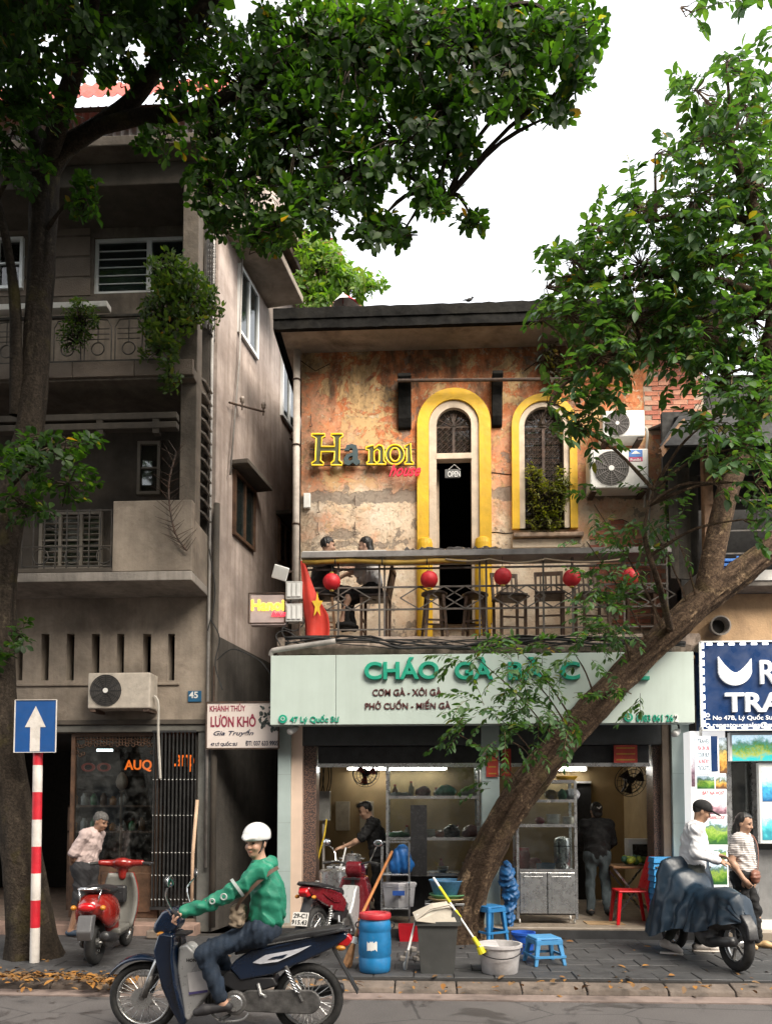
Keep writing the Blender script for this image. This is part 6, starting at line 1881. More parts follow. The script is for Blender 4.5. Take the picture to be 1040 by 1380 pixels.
# ================================================================== smooth-union modelling (bags, cloth, bodies)
def _cap(p, a, b, ra, rb):
 a, b = np.array(a, float), np.array(b, float)
 ab = b - a
 t = np.clip(((p - a) @ ab) / max(ab @ ab, 1e-9), 0, 1)
 return np.linalg.norm(p - (a + t[..., None] * ab), axis=-1) - (ra + (rb - ra) * t)
def _ell(p, c, r, rot=None):
 q = p - np.array(c, float)
 if rot is not None: q = q @ rot
 r = np.array(r, float)
 k0 = np.linalg.norm(q / r, axis=-1); k1 = np.linalg.norm(q / (r * r), axis=-1)
 return np.where(k1 > 1e-9, k0 * (k0 - 1) / np.maximum(k1, 1e-9), -r.min())
def _box(p, c, h, rot=None, rd=.01):
 q = p - np.array(c, float)
 if rot is not None: q = q @ rot
 q = np.abs(q) - (np.array(h, float) - rd)
 return np.linalg.norm(np.maximum(q, 0), axis=-1) + np.minimum(q.max(-1), 0) - rd
def surface(prims, res=.01, k=.02, fold=None, name='m'):
 """prims: ('c',a,b,ra,rb[,k]) ('e',c,r,rot[,k]) ('b',c,h,rot,rd[,k]) ; a leading '-' on the kind subtracts"""
 lo, hi = np.full(3, 1e9), np.full(3, -1e9)
 boxes = []
 for pr in prims:
  kd = pr[0].lstrip('-')
  if kd == 'c':
   r = max(pr[3], pr[4]); pts = np.array([pr[1], pr[2]], float); l, h = pts.min(0) - r, pts.max(0) + r
  else:
   R_ = max(pr[2]) * (1.0 if kd == 'e' else 1.75); c = np.array(pr[1], float); l, h = c - R_, c + R_
  boxes.append((l, h))
  if pr[0][0] != '-': lo, hi = np.minimum(lo, l), np.maximum(hi, h)
 lo -= 3 * res + .01; hi += 3 * res + .01
 n = np.ceil((hi - lo) / res).astype(int) + 1
 f = np.full(n, .25)
 for pr, (l, h) in zip(prims, boxes):
  kk = k
  i0 = np.maximum(((l - .05 - lo) / res).astype(int), 0); i1 = np.minimum(np.ceil((h + .05 - lo) / res).astype(int) + 1, n)
  if (i1 <= i0).any(): continue
  gx = [lo[a] + res * np.arange(i0[a], i1[a]) for a in range(3)]
  p = np.stack(np.meshgrid(*gx, indexing='ij'), -1)
  kd = pr[0].lstrip('-')
  if kd == 'c':
   d = _cap(p, *pr[1:5]); kk = pr[5] if len(pr) > 5 else k
  elif kd == 'e':
   d = _ell(p, pr[1], pr[2], pr[3] if len(pr) > 3 else None); kk = pr[4] if len(pr) > 4 else k
  else:
   d = _box(p, pr[1], pr[2], pr[3] if len(pr) > 3 else None, pr[4] if len(pr) > 4 else .01); kk = pr[5] if len(pr) > 5 else k
  s = (slice(i0[0], i1[0]), slice(i0[1], i1[1]), slice(i0[2], i1[2]))
  cur = f[s]
  if pr[0][0] == '-':
   f[s] = np.maximum(cur, -d)
  else:
   hh = np.maximum(kk - np.abs(cur - d), 0) / kk
   f[s] = np.minimum(cur, d) - hh * hh * kk * .25
 if fold is not None:
  gx = [lo[a] + res * np.arange(n[a]) for a in range(3)]
  near = np.abs(f) < .06
  pts = np.stack(np.meshgrid(*gx, indexing='ij'), -1)[near]
  f[near] += fold(pts)
 ins = f < 0
 cells = ins[:-1, :-1, :-1].astype(np.int8)
 cnt = sum(ins[a:n[0] - 1 + a, b:n[1] - 1 + b, c:n[2] - 1 + c].astype(np.int8) for a in (0, 1) for b in (0, 1) for c in (0, 1))
 mix = (cnt > 0) & (cnt < 8)
 idx = -np.ones(mix.shape, dtype=np.int64)
 ci = np.argwhere(mix)
 idx[mix] = np.arange(len(ci))
 acc = np.zeros((len(ci), 3)); num = np.zeros(len(ci))
 corners = [(a, b, c) for a in (0, 1) for b in (0, 1) for c in (0, 1)]
 for u in corners:
  for ax in range(3):
   if u[ax]: continue
   w_ = list(u); w_[ax] = 1
   fa = f[ci[:, 0] + u[0], ci[:, 1] + u[1], ci[:, 2] + u[2]]; fb = f[ci[:, 0] + w_[0], ci[:, 1] + w_[1], ci[:, 2] + w_[2]]
   cr = (fa < 0) != (fb < 0)
   t = np.where(cr, fa / np.where(np.abs(fa - fb) < 1e-12, 1, fa - fb), 0)
   pp = np.tile(np.array(u, float), (len(ci), 1)); pp[:, ax] += t
   acc[cr] += pp[cr]; num[cr] += 1
 V = lo + (ci + acc / num[:, None]) * res
 quads = []
 for ax in range(3):
  a, b = [x for x in range(3) if x != ax]
  s0 = [slice(1, n[q] - 1) for q in range(3)]; s0[ax] = slice(0, n[ax] - 1)
  s1 = list(s0); s1[ax] = slice(1, n[ax])
  A_, B_ = ins[tuple(s0)], ins[tuple(s1)]
  e = np.argwhere(A_ != B_)
  if not len(e): continue
  flip = A_[tuple(e.T)]
  g = e.copy(); g[:, a] += 1; g[:, b] += 1
  def cell(da, db):
   q = g.copy(); q[:, a] -= da; q[:, b] -= db
   return idx[tuple(q.T)]
  q = np.stack([cell(1, 1), cell(0, 1), cell(0, 0), cell(1, 0)], 1)
  if ax == 1: q = q[:, ::-1]
  q[~flip] = q[~flip][:, ::-1]
  quads.append(q)
 Q = np.concatenate(quads)
 Q = Q[(Q >= 0).all(1)]
 me = bpy.data.meshes.new(name)
 me.vertices.add(len(V)); me.vertices.foreach_set('co', V.reshape(-1).astype(np.float32))
 me.loops.add(Q.size); me.loops.foreach_set('vertex_index', Q.reshape(-1).astype(np.int32))
 me.polygons.add(len(Q)); me.polygons.foreach_set('loop_start', np.arange(0, Q.size, 4, dtype=np.int32)); me.polygons.foreach_set('loop_total', np.full(len(Q), 4, dtype=np.int32))
 me.polygons.foreach_set('use_smooth', np.ones(len(Q), bool))
 me.update(calc_edges=True)
 return me
def wave_fold(amp, f1, seed=0):
 r_ = np.random.RandomState(seed)
 ks = r_.normal(0, 1, (4, 3)) * f1; ph = r_.uniform(0, 6, 4)
 def fn(p):
  return sum(amp / (i + 1) * np.sin(p @ ks[i] * (1 + .5 * i) + ph[i] + 1.5 * np.sin(p @ ks[(i + 1) % 4] * .6)) for i in range(4))
 return fn
def soft(name, label, cat, prims, mat, loc, res=.012, k=.03, fold=None, group=None):
 """one soft thing (bag, bundle) as one mesh in world coordinates"""
 t = thing(name, label, cat, loc, 0, group)
 o = link('body', surface(prims, res, k, fold), mat, t, True)
 return t
# ================================================================== lamps and fixed things of the shop
m_tube = emitter('lamp_tube', (1, .97, .9), 15.0)
def tube_lamp(pxa, pxb, py, Y, label):
 a, b_ = P(pxa, py, Y), P(pxb, py, Y)
 t = thing('tube_lamp', label, 'lamp', (a + b_) / 2, 0, 'fluorescent tubes of the food shop')
 MB().cyl(a, b_, .02, n=10).build('tube', m_tube, t)
 MB().box((a.x - .03, Y + .022, a.z - .02), (b_.x + .03, Y + .07, a.z + .05)).build('batten', m_white, t)
tube_lamp(470, 600, 1036, 13.05, 'lit fluorescent tube on the back wall of the left bay')
tube_lamp(715, 788, 1037, 13.05, 'lit fluorescent tube on the back wall beside the inner door')
tube_lamp(864, 878, 1033, 12.4, 'short lit tube at the right end of the food shop')
def red_notice(px0, py0, px1, py1, Y, label, lines):
 x0, z0, x1, z1 = rect_px(px0, py0, px1, py1, Y)
 t = thing('red_notice', label, 'notice', ((x0 + x1) / 2, Y, z0))
 MB().box((x0, Y + .002, z0), (x1, Y + .012, z1)).build('sheet', M('notice_red', (.40, .035, .02), .6, var=.15, dirt=.2), t)
 for i in range(lines):
  zc = z1 - (i + .5) * (z1 - z0) / lines
  MB().box((x0 + .03, Y - .001, zc - .008), (x1 - .03, Y + .001, zc + .008)).build('gold_line', M('gold_print', (.45, .25, .03), .5), t)
red_notice(827, 1004, 858, 1028, YF + .03, 'red notice with gold lines over the right shop bay', 3)
red_notice(655, 1011, 671, 1047, YF - .03, 'narrow red paper scroll on the middle pier, left of two', 4)
red_notice(676, 1009, 688, 1046, YF + .1, 'narrow red paper scroll right of the middle pier', 4)
def wall_fan(px, py, Y, label, r_=.2, red=False):
 c_ = P(px, py, Y)
 t = thing('wall_fan', label, 'fan', c_)
 ax = Vector((.25, -.85, -.3)).normalized()
 mb = MB()
 for k in range(1, 5): mb.torus(c_ + ax * .05 * (1 - k / 8), ax, r_ * k / 4, .005, 22, 4)
 x_, y_, _ = basis(ax)
 for k in range(14):
  a = 2 * math.pi * k / 14
  mb.bar(c_ + ax * .055, c_ + (x_ * math.cos(a) + y_ * math.sin(a)) * r_, .006)
 mb.torus(c_ - ax * .06, ax, r_ * .95, .007, 22, 4)
 mb.build('cage', m_plblack, t)
 for k in range(3):
  a = 2 * math.pi * k / 3
  d1, d2 = x_ * math.cos(a) + y_ * math.sin(a), x_ * math.cos(a + .8) + y_ * math.sin(a + .8)
  MB().add([c_, c_ + d1 * r_ * .85 + ax * .02, c_ + d2 * r_ * .85 - ax * .02], [(0, 1, 2)]).build('blade', M('fan_red', (.4, .05, .03), .4) if red else m_plblack, t, solid=.006)
 MB().cyl(c_ - ax * .02, c_ - ax * .16, .06, .05).build('motor', m_plblack, t)
 MB().tube([c_ - ax * .14, c_ - ax * .16 + Vector((0, .05, -.15)), c_ - ax * .16 + Vector((0, .2, -.2))], .02, 7).build('arm', m_plblack, t)
wall_fan(493, 1043, 11.6, 'black wall fan with reddish blades in the left bay', .2, True)
wall_fan(850, 1052, 11.4, 'dark wall fan hanging at the right of the food shop', .24)
eb = thing('switch_box', 'grey electric box on the left wall of the food shop', 'box', P(437, 1106, 11.0))
MB().box((PX(429, 11.0), 11.0, PZ(1106, 11)), (PX(444, 11.0), 11.15, PZ(1066, 11))).build('case', M('box_grey', (.32, .32, .3), .5, dirt=.4), eb, bev=.008)
for k in range(5): MB().tube(smooth_path([P(430 + k * 3.4, 1066, 11.05), P(432 + k * 3 + rnd.uniform(-3, 3), 1050, 11.05), P(430 + k * 4, 1030, 11.05)], 4), .008, 5).build('cable', m_black, eb)
MB().bar(P(436, 1106, 11.08), P(436, 1190, 11.08), .03).build('conduit', m_pvc, eb)
hz = thing('yellow_hose', 'yellow hose hanging inside the left jamb of the food shop', 'hose', P(427, 1165, 10.8))
MB().tube(smooth_path([P(440, 1104, 10.85), P(437, 1125, 10.8), P(431, 1148, 10.78), P(426, 1172, 10.75)], 6), .013, 6).build('hose', M('hose_yellow', (.6, .42, .02), .5), hz, smooth=True)
for i in range(7):
 q = P(505 - i * 11, 1120, 12.9)
 if i in (1, 4):
  t = thing('wall_board', ('pale notice board on the tan back wall, nearer the cook' if i == 1 else 'pale notice board on the tan back wall, nearer the switch box'), 'board', q)
  MB().box((q.x - .14, 13.16, q.z), (q.x + .1, 13.19, q.z + .5)).build('sheet', M('board_pale', (.42, .37, .28), .7, dirt=.3), t, bev=.005)
# ================================================================== left bay: glass cabinet and stock
def cabinet(name, label, px0, px1, shelf_py, Y0, Y1, z_bot, solid_to=None):
 x0, x1 = PX(px0, Y0), PX(px1, Y0)
 zs = [PZ(py, Y0) for py in shelf_py]
 t = thing(name, label, 'cabinet', ((x0 + x1) / 2, (Y0 + Y1) / 2, z_bot))
 for x in (x0, x1 - .035):
  for y in (Y0, Y1 - .035):
   MB().box((x, y, z_bot), (x + .035, y + .035, max(zs))).build('post', m_steel, t)
 for z in zs:
  MB().box((x0 + .036, Y0 + .002, z - .03), (x1 - .036, Y1 - .002, z)).build('shelf', m_steel, t, bev=.004)
  MB().box((x0 + .036, Y0 - .006, z - .035), (x1 - .036, Y0 + .001, z + .006)).build('shelf_lip', M('bright_steel', (.7, .7, .7), .2, .9, bmp=0), t)
 for i in range(len(zs) - 1):
  a, b_ = min(zs[i], zs[i + 1]), max(zs[i], zs[i + 1])
  MB().box((x0 + .04, Y0 + .01, a + .01), (x1 - .04, Y0 + .014, b_ - .036)).build('pane', m_glass, t)
 return t, x0, x1, zs
fc, fx0, fx1, fzs = cabinet('food_cabinet', 'tall steel and glass food cabinet in the left bay of the shop', 520, 646, (1029, 1073, 1129, 1177), 10.44, 10.9, ZF)
MB().box((PX(553, 10.44), 10.42, PZ(1180, 10.44)), (PX(575, 10.44), 10.43, PZ(1085, 10.44))).build('door_panel', M('smoked_panel', (.05, .05, .052), .25, .3), fc)
MB().box((fx0 + .04, 10.86, ZF + .02), (fx1 - .04, 10.88, fzs[3] - .04)).build('back_panel', m_darkmetal, fc)
bags = [  # px, py(bottom), w, h, colour, shelf z index
 (601, 1, .15, .10, (.05, .42, .26), 'green plastic bag on the top shelf of the food cabinet'), (570, 1, .11, .09, (.22, .06, .05), 'maroon wrapped bundle on the top shelf of the food cabinet'),
 (630, 1, .12, .08, (.45, .42, .4), 'grey plastic bag on the top shelf of the food cabinet'), (540, 1, .16, .035, (.5, .5, .48), 'flat packet of pale papers on the top shelf of the food cabinet'),
 (634, 2, .13, .11, (.62, .22, .22), 'pink plastic bag on the second shelf of the food cabinet'), (608, 2, .12, .11, (.03, .03, .035), 'black plastic bag on the second shelf of the food cabinet'),
 (593, 2, .08, .06, (.45, .08, .03), 'orange packet on the second shelf of the food cabinet'), (536, 2, .17, .05, (.08, .25, .1), 'heap of green herbs on the second shelf of the food cabinet'),
]
for i, (px, si, w_, h_, col, lb_) in enumerate(bags):
 x = PX(px, 10.65); z = fzs[si] + h_ * .8
 r_ = random.Random(i)
 pr = [('e', (x, 10.65, z), (w_ * .8, .12, h_ * .8)), ('e', (x - w_ * .5, 10.62, z - h_ * .25), (w_ * .5, .09, h_ * .5)), ('e', (x + w_ * .45, 10.66, z - h_ * .2), (w_ * .5, .09, h_ * .55))]
 soft('plastic_bag', lb_, 'bag', pr, M('bagmat_%d' % i, col, .35, var=.2, scale=14, bmp=.3, bscale=20), (x, 10.65, fzs[si]), .012, .03, wave_fold(.006, 40, i))
for i in range(9):
 px, si = (532, 548, 562, 588, 616)[i % 5] + (6 if i > 4 else 0), (1, 2, 3)[i % 3]
 r_ = random.Random(i + 40); x = PX(px, 10.75); h_ = r_.uniform(.1, .2)
 t = thing('sauce_bottle', ['brown', 'white', 'red', 'clear', 'green', 'amber', 'cream', 'dark', 'pink'][i] + ' bottle at the back of the ' + ['top', 'second', 'lowest'][si - 1] + ' shelf of the food cabinet', 'bottle', (x, 10.78, fzs[si]))
 MB().lathe((0, 0, 0), [(.035, 0), (.038, .01), (.038, h_ * .65), (.014, h_ * .85), (.014, h_)], 12).build('body', M('bottle_%d' % i, [(.16, .07, .03), (.6, .58, .54), (.42, .03, .03), (.35, .38, .38), (.05, .2, .08), (.4, .2, .03), (.55, .48, .35), (.03, .03, .03), (.5, .2, .24)][i], .25, bmp=0), t, world=False, smooth=True)
 MB().lathe((0, 0, h_), [(.018, 0), (.018, .025), (0, .026)], 10).build('cap', M('cap_red', (.4, .03, .03), .4), t, world=False)
def bowl_stack(x, y, z, n, r, label, col=(.75, .73, .7)):
 t = thing('bowl_stack', label, 'bowls', (x, y, z), 0)
 mm = M('china_%d' % int(col[0] * 100), col, .3, bmp=0)
 for k in range(n):
  MB().lathe((0, 0, k * .028), [(r * .45, 0), (r * .5, .006), (r * .85, .03), (r, .055), (r * .96, .055), (r * .8, .03), (r * .4, .012), (0, .01)], 20).build('bowl', mm, t, world=False, smooth=True)
 return t
bowl_stack(PX(579, 10.6), 10.6, fzs[2], 3, .075, 'white bowls stacked on the second shelf of the food cabinet')
bowl_stack(PX(596, 10.6), 10.6, fzs[3], 2, .08, 'steel bowls stacked on the lowest shelf of the food cabinet', (.5, .5, .5))
bowl_stack(PX(628, 10.6), 10.6, fzs[3], 4, .06, 'tall stack of white cups on the lowest shelf of the food cabinet')
rY = 10.15
rk = thing('wheeled_rack', 'narrow steel rack with blue bag and clear box before the food cabinet', 'rack', (PX(533, rY), rY + .15, ZF))
rz_ = [PZ(py, rY) for py in (1137, 1178, 1224)]
for x in (PX(514, rY), PX(551, rY)):
 for y in (rY, rY + .3): MB().bar((x, y, ZF), (x, y, rz_[0] if y > rY else rz_[1] + .42), .022).build('post', m_steel, rk)
for z in rz_[1:]:
 MB().box((PX(513, rY), rY - .01, z - .022), (PX(552, rY), rY + .31, z)).build('shelf', m_steel, rk, bev=.004)
MB().bar((PX(514, rY), rY, rz_[1] + .42), (PX(551, rY), rY, rz_[1] + .42), .022).build('top_bar', m_steel, rk)
bx = PX(541, rY)
soft('blue_bag', 'bulging bright blue bag on the steel rack', 'bag', [('e', (bx, rY + .13, rz_[1] + .19), (.13, .11, .19)), ('e', (bx - .07, rY + .12, rz_[1] + .1), (.1, .1, .12)), ('e', (bx + .07, rY + .12, rz_[1] + .1), (.09, .1, .11))], M('bag_blue', (.012, .13, .42), .5, var=.2, bmp=.3, bscale=14), (bx, rY + .13, rz_[1]), .012, .03, wave_fold(.008, 26, 3))
bxo = thing('storage_box', 'clear plastic storage box on the lower shelf of the steel rack', 'box', (PX(536, rY), rY + .13, rz_[2]))
MB().lathe((PX(537, rY), rY + .14, rz_[2] + .002), [(.19, 0), (.215, .26), (.225, .26), (.225, .28)], 4, sx=1., sy=.75).build('tub', M('milky_plastic', (.50, .50, .53), .35, var=.1), bxo, bev=.01)
MB().lathe((PX(537, rY), rY + .14, rz_[2] + .284), [(.23, 0), (.235, .03), (.21, .045), (0, .045)], 4, sx=1., sy=.75).build('lid', M('milky_lid', (.58, .57, .6), .35), bxo)
MB().box((PX(529, rY), rY - .06, rz_[2] + .17), (PX(545, rY), rY - .03, rz_[2] + .23)).build('clip', M('clip_blue', (.03, .1, .4), .4), bxo)
for o_ in list(bxo.children)[:2]:
 pass
kb = thing('cooking_bench', 'dark steel cooking bench beside the cook in the left bay', 'bench', (PX(468, 10.8), 10.8, ZF))
kz = PZ(1168, 10.6)
MB().box((PX(440, 10.6), 10.6, kz - .04), (PX(494, 10.6), 11.1, kz)).build('top', m_steel, kb, bev=.006)
for px in (442, 468, 491):
 MB().bar((PX(px, 10.62), 10.64, ZF), (PX(px, 10.62), 10.64, kz - .04), .03).build('leg', m_darkmetal, kb); MB().bar((PX(px, 10.62), 11.05, ZF), (PX(px, 10.62), 11.05, kz - .04), .03).build('leg', m_darkmetal, kb)
MB().box((PX(441, 10.6), 10.95, ZF + .1), (PX(492, 10.6), 10.97, kz - .05)).build('back_panel', m_darkmetal, kb)
def pot(x, y, z, r, h, label, name='stock_pot'):
 t = thing(name, label, 'pot', (x, y, z))
 MB().lathe((0, 0, 0), [(r * .96, 0), (r, .02), (r, h), (r * 1.04, h), (r * 1.04, h + .012), (r * .96, h + .012), (r * .96, h - .05), (0, h - .05)], 30).build('body', m_steel, t, world=False, angle=40)
 for s in (1, -1): MB().torus((s * (r + .02), 0, h * .8), (0, 0, 1), .035, .008, 12, 5).build('handle', m_steel, t, world=False)
 MB().lathe((0, 0, h + .013), [(r * 1.03, 0), (r * .9, .02), (r * .3, .035), (0, .037)], 30).build('lid', m_steel, t, world=False, angle=50)
 MB().lathe((0, 0, h + .05), [(.012, 0), (.02, .02), (0, .035)], 10).build('knob', m_plblack, t, world=False)
 return t
pot(PX(450, 10.35), 10.38, ZF + .05, .2, PZ(1176, 10.35) - ZF - .05, 'tall stainless stock pot standing behind the parked red motorbike')
MB_ = thing('pot_stand', 'low dark stand under the tall stock pot', 'stand', (PX(450, 10.35), 10.38, ZF)); MB().lathe((0, 0, 0), [(.2, 0), (.2, .048)], 16).build('ring', m_darkmetal, MB_, world=False)
pot(PX(474, 10.8), 10.85, kz, .13, .12, 'small steel pan on the cooking bench before the cook', 'steel_pan')
ldl = thing('strainer', 'long white-handled strainer leaning on the stock pot', 'strainer', P(456, 1172, 10.45))
MB().tube([P(457, 1174, 10.4), P(462, 1160, 10.42), P(466, 1142, 10.45)], .012, 6).build('handle', m_white, ldl)
MB().torus(P(457, 1174, 10.4), (0, .3, 1), .05, .008, 16, 5).build('hoop', m_steel, ldl)
# ================================================================== things standing outside the food shop
def on_pave(px, py): return G(px, py, .13)
def bucket(px, py, r, h, col, label, name='bucket', z=.13, taper=.8, handle=True, group=None, sx=1., mat=None):
 q = G(px, py, z)
 t = thing(name, label, 'bucket', q, rnd.uniform(-.4, .4), group)
 mm = mat or M('bucket_%d_%d_%d' % tuple(int(c * 99) for c in col), col, .5, var=.15, bmp=.06, dirt=.35)
 MB().lathe((0, 0, 0), [(r * taper, 0), (r * (taper + .02), .005), (r * .97, h - .03), (r * 1.04, h - .03), (r * 1.05, h), (r * .96, h), (r * (taper - .02), .02), (0, .02)], 28, sx=sx).build('body', mm, t, world=False, angle=40)
 if handle:
  pts = [(r * 1.05 * math.cos(a) * sx, -r * 1.02, h - .03 - abs(math.sin(a)) * .09) for a in [math.pi * i / 12 for i in range(13)]]
  MB().tube([(p_[0], -math.sqrt(max(0, 1 - (p_[0] / (r * 1.05 * sx)) ** 2)) * r * 1.06 - .004, p_[2]) for p_ in pts], .006, 6).build('handle', m_plblack if col[2] > .2 else mm, t, world=False)
 return t
q = on_pave(505, 1309)
dr = thing('blue_drum', 'worn blue plastic drum with red lid and torn white label near the kerb', 'drum', q)
m_drum = M('drum_blue', (.012, .17, .40), .45, var=.15, scale=5, bmp=.08, dirt=.4, dirtcol=(.06, .09, .13), wear=.25, wearcol=(.2, .28, .35))
R1 = .165
MB().lathe((0, 0, 0), [(R1 * .86, 0), (R1 * .94, .01), (R1 * .98, .06), (R1, .14), (R1 * .965, .15), (R1 * .965, .165), (R1 * 1.01, .18), (R1 * 1.02, .3), (R1 * .975, .405), (R1 * .975, .42), (R1 * 1.01, .43), (R1 * .98, .5), (R1 * .88, .535), (R1 * .86, .55), (0, .55)], 36).build('barrel', m_drum, dr, world=False, angle=50)
MB().lathe((0, 0, .54), [(R1 * .98, 0), (R1 * 1.0, .01), (R1 * 1.0, .045), (R1 * .96, .055), (R1 * .7, .055), (R1 * .68, .045), (0, .045)], 36).build('lid', M('lid_red', (.42, .02, .03), .45, var=.12, dirt=.25), dr, world=False, angle=45)
lp = []
n = 9
rows = [[(R1 * 1.026 * math.sin(-.42 + .62 * i / n), -R1 * 1.026 * math.cos(-.42 + .62 * i / n), z_ + (rnd.uniform(-.012, .012) if k != 1 else 0)) for i in range(n + 1)] for k, z_ in enumerate((.24, .28, .32))]
MB().sheet(rows).build('label', m_white, dr, world=False)
for s in (1, -1): MB().torus((s * R1 * 1.02, 0, .47), (0, 1, 0), .03, .008, 12, 5).build('handle', m_plblack, dr, world=False)
q = on_pave(589, 1309)
bn = thing('waste_bin', 'grey rectangular waste bin at the kerb before the leaning tree', 'bin', q)
m_bin = M('bin_grey', (.06, .062, .06), .5, var=.12, scale=4, bmp=.06, dirt=.25, dirtcol=(.12, .11, .1))
w0, d0, w1, d1, hh = .165, .12, .205, .15, .52
def tap(w0, d0, w1, d1, z0, z1): return [(-w0, -d0, z0), (w0, -d0, z0), (w0, d0, z0), (-w0, d0, z0), (-w1, -d1, z1), (w1, -d1, z1), (w1, d1, z1), (-w1, d1, z1)]
QF = [(0, 3, 2, 1), (0, 1, 5, 4), (1, 2, 6, 5), (2, 3, 7, 6), (3, 0, 4, 7)]
MB().add(tap(w0, d0, w1, d1, 0, hh), QF).build('tub', m_bin, bn, world=False, bev=.018, solid=.006)
mb = MB()
for a, b_ in (((-w1 - .01, -d1 - .01), (w1 + .01, -d1 - .01)), ((-w1 - .01, d1 + .01), (w1 + .01, d1 + .01)), ((-w1 - .01, -d1 - .01), (-w1 - .01, d1 + .01)), ((w1 + .01, -d1 - .01), (w1 + .01, d1 + .01))): mb.bar((*a, hh - .015), (*b_, hh - .015), .025, .04)
mb.build('rim', m_bin, bn, world=False)
ld = thing('bin_lid', 'cream swing lid lying askew on the grey waste bin', 'lid', q + Vector((-.01, 0, hh + .01)))
m_lid = M('lid_cream', (.55, .50, .42), .5, var=.08, dirt=.25, dirtcol=(.3, .26, .2))
ld.rotation_euler = (R(8), R(7), R(8))
MB().add([(-.23, -.17, 0), (.2, -.17, 0), (.2, .15, 0), (-.23, .15, 0), (-.05, -.12, .13), (.1, -.12, .17), (.1, .1, .17), (-.05, .1, .13)], [(0, 1, 5, 4), (1, 2, 6, 5), (2, 3, 7, 6), (3, 0, 4, 7), (4, 5, 6, 7)]).build('hood', m_lid, ld, world=False, bev=.02, solid=.008)
MB().tube([(-.23, -.16, .01), (-.1, -.15, .14), (.08, -.15, .2), (.13, -.14, .17)], .012, 6).build('rim', m_lid, ld, world=False)
MB().add([(.12, -.15, .02), (.24, -.15, .0), (.22, -.14, .09), (.13, -.14, .16)], [(0, 1, 2, 3)]).build('flap', m_bin, ld, world=False, solid=.01)
sk_ = thing('long_stick', 'dirty white stick propped between drum and bin', 'stick', on_pave(546, 1308))
MB().tube([on_pave(546, 1307) + Vector((0, -.02, .01)), P(550, 1280, 7.85), P(562, 1232, 7.95)], [.016, .013, .011], 7).build('shaft', m_whitepaint, sk_)
MB().ell(on_pave(546, 1305) + Vector((0, -.02, .03)), .025, .02, .05, 8, 6).build('head', m_whitepaint, sk_)
mbk = bucket(673, 1310, .21, .29, (.60, .58, .57), 'dirty white mop bucket by the kerb, right of the leaning tree', 'mop_bucket', sx=1.05, mat=M('bucket_dirty_white', (.55, .53, .53), .5, var=.12, dirt=.55, dirtcol=(.25, .23, .22)))
mbk.rotation_euler[2] = 0
MB().box((-.22, -.15, .27), (-.02, .12, .292)).build('wringer_tray', MATS['bucket_dirty_white'], mbk, world=False, bev=.01)
mp_ = thing('mop', 'mop with yellow and white handle leaning on the trunk from its bucket', 'mop', P(645, 1276, 7.8))
a, b_ = P(646, 1276, 7.85), P(584, 1183, 8.45)
m_my = M('mop_yellow', (.65, .58, .02), .4)
for t0, t1, mm, rr in ((0, .12, m_my, .024), (.12, .40, m_white, .011), (.40, .5, m_my, .017), (.5, .62, m_white, .011), (.62, .86, m_my, .016), (.86, 1.0, m_white, .013)):
 MB().cyl(a.lerp(b_, t0), a.lerp(b_, t1), rr, n=10).build('handle_section', mm, mp_, angle=40)
MB().tube([a, a + Vector((.03, 0, -.06))], [.035, .05], 10).build('socket', m_my, mp_)
bucket(705, 1284, .135, .24, (.015, .10, .50), 'royal blue bucket beside the low blue stool')
def pstool(q, rz, s, h, label, col=(.08, .33, .66), name='plastic_stool'):
 t = thing(name, label, 'stool', q, rz)
 mm = M('stool_%d' % int(col[1] * 100), tuple(c * .8 for c in col), .5, var=.12, bmp=.06, dirt=.4, dirtcol=(.05, .13, .24), wear=.25, wearcol=(.2, .35, .5))
 tw, bw = s * .4, s * .5
 MB().box((-tw, -tw, h - .025), (tw, tw, h)).build('seat', mm, t, world=False, bev=.014)
 mb = MB()
 for sx in (1, -1):
  for sy in (1, -1):
   a0, a1, t_ = Vector((sx * (tw - .002), sy * (tw - .002), h - .015)), Vector((sx * bw, sy * bw, 0)), .045
   d1, d2 = Vector((-sx * t_, 0, 0)), Vector((0, -sy * t_, 0))
   MB().add([a0, a0 + d1 * 1.2, a0 + d2 * 1.2 + d1 * 1.2, a0 + d2 * 1.2, a1, a1 + d1 * .8, a1 + d2 * .8 + d1 * .8, a1 + d2 * .8], [(0, 1, 2, 3), (7, 6, 5, 4), (0, 4, 5, 1), (1, 5, 6, 2), (2, 6, 7, 3), (3, 7, 4, 0)]).build('leg', mm, t, world=False, bev=.006)
 for sg in (1, -1):
  y = sg * (tw + (bw - tw) * .08)
  MB().box((-tw, y - .006, h - .07), (tw, y + .006, h - .024)).build('apron', mm, t, world=False)
  MB().box((y - .006, -tw, h - .07), (y + .006, tw, h - .024)).build('apron', mm, t, world=False)
  y = sg * (tw + (bw - tw) * .72)
  MB().box((-bw * .95, y - .008, h * .28), (bw * .95, y + .008, h * .28 + .025)).build('stretcher', mm, t, world=False)
  MB().box((y - .008, -bw * .95, h * .28), (y + .008, bw * .95, h * .28 + .025)).build('stretcher', mm, t, world=False)
 return t
pstool(on_pave(733, 1298), R(14), .36, .29, 'low sky-blue plastic stool on the pavement')
pstool(on_pave(660, 1270), R(35), .34, .46, 'taller blue plastic stool half hidden behind the leaning trunk', (.03, .24, .58))
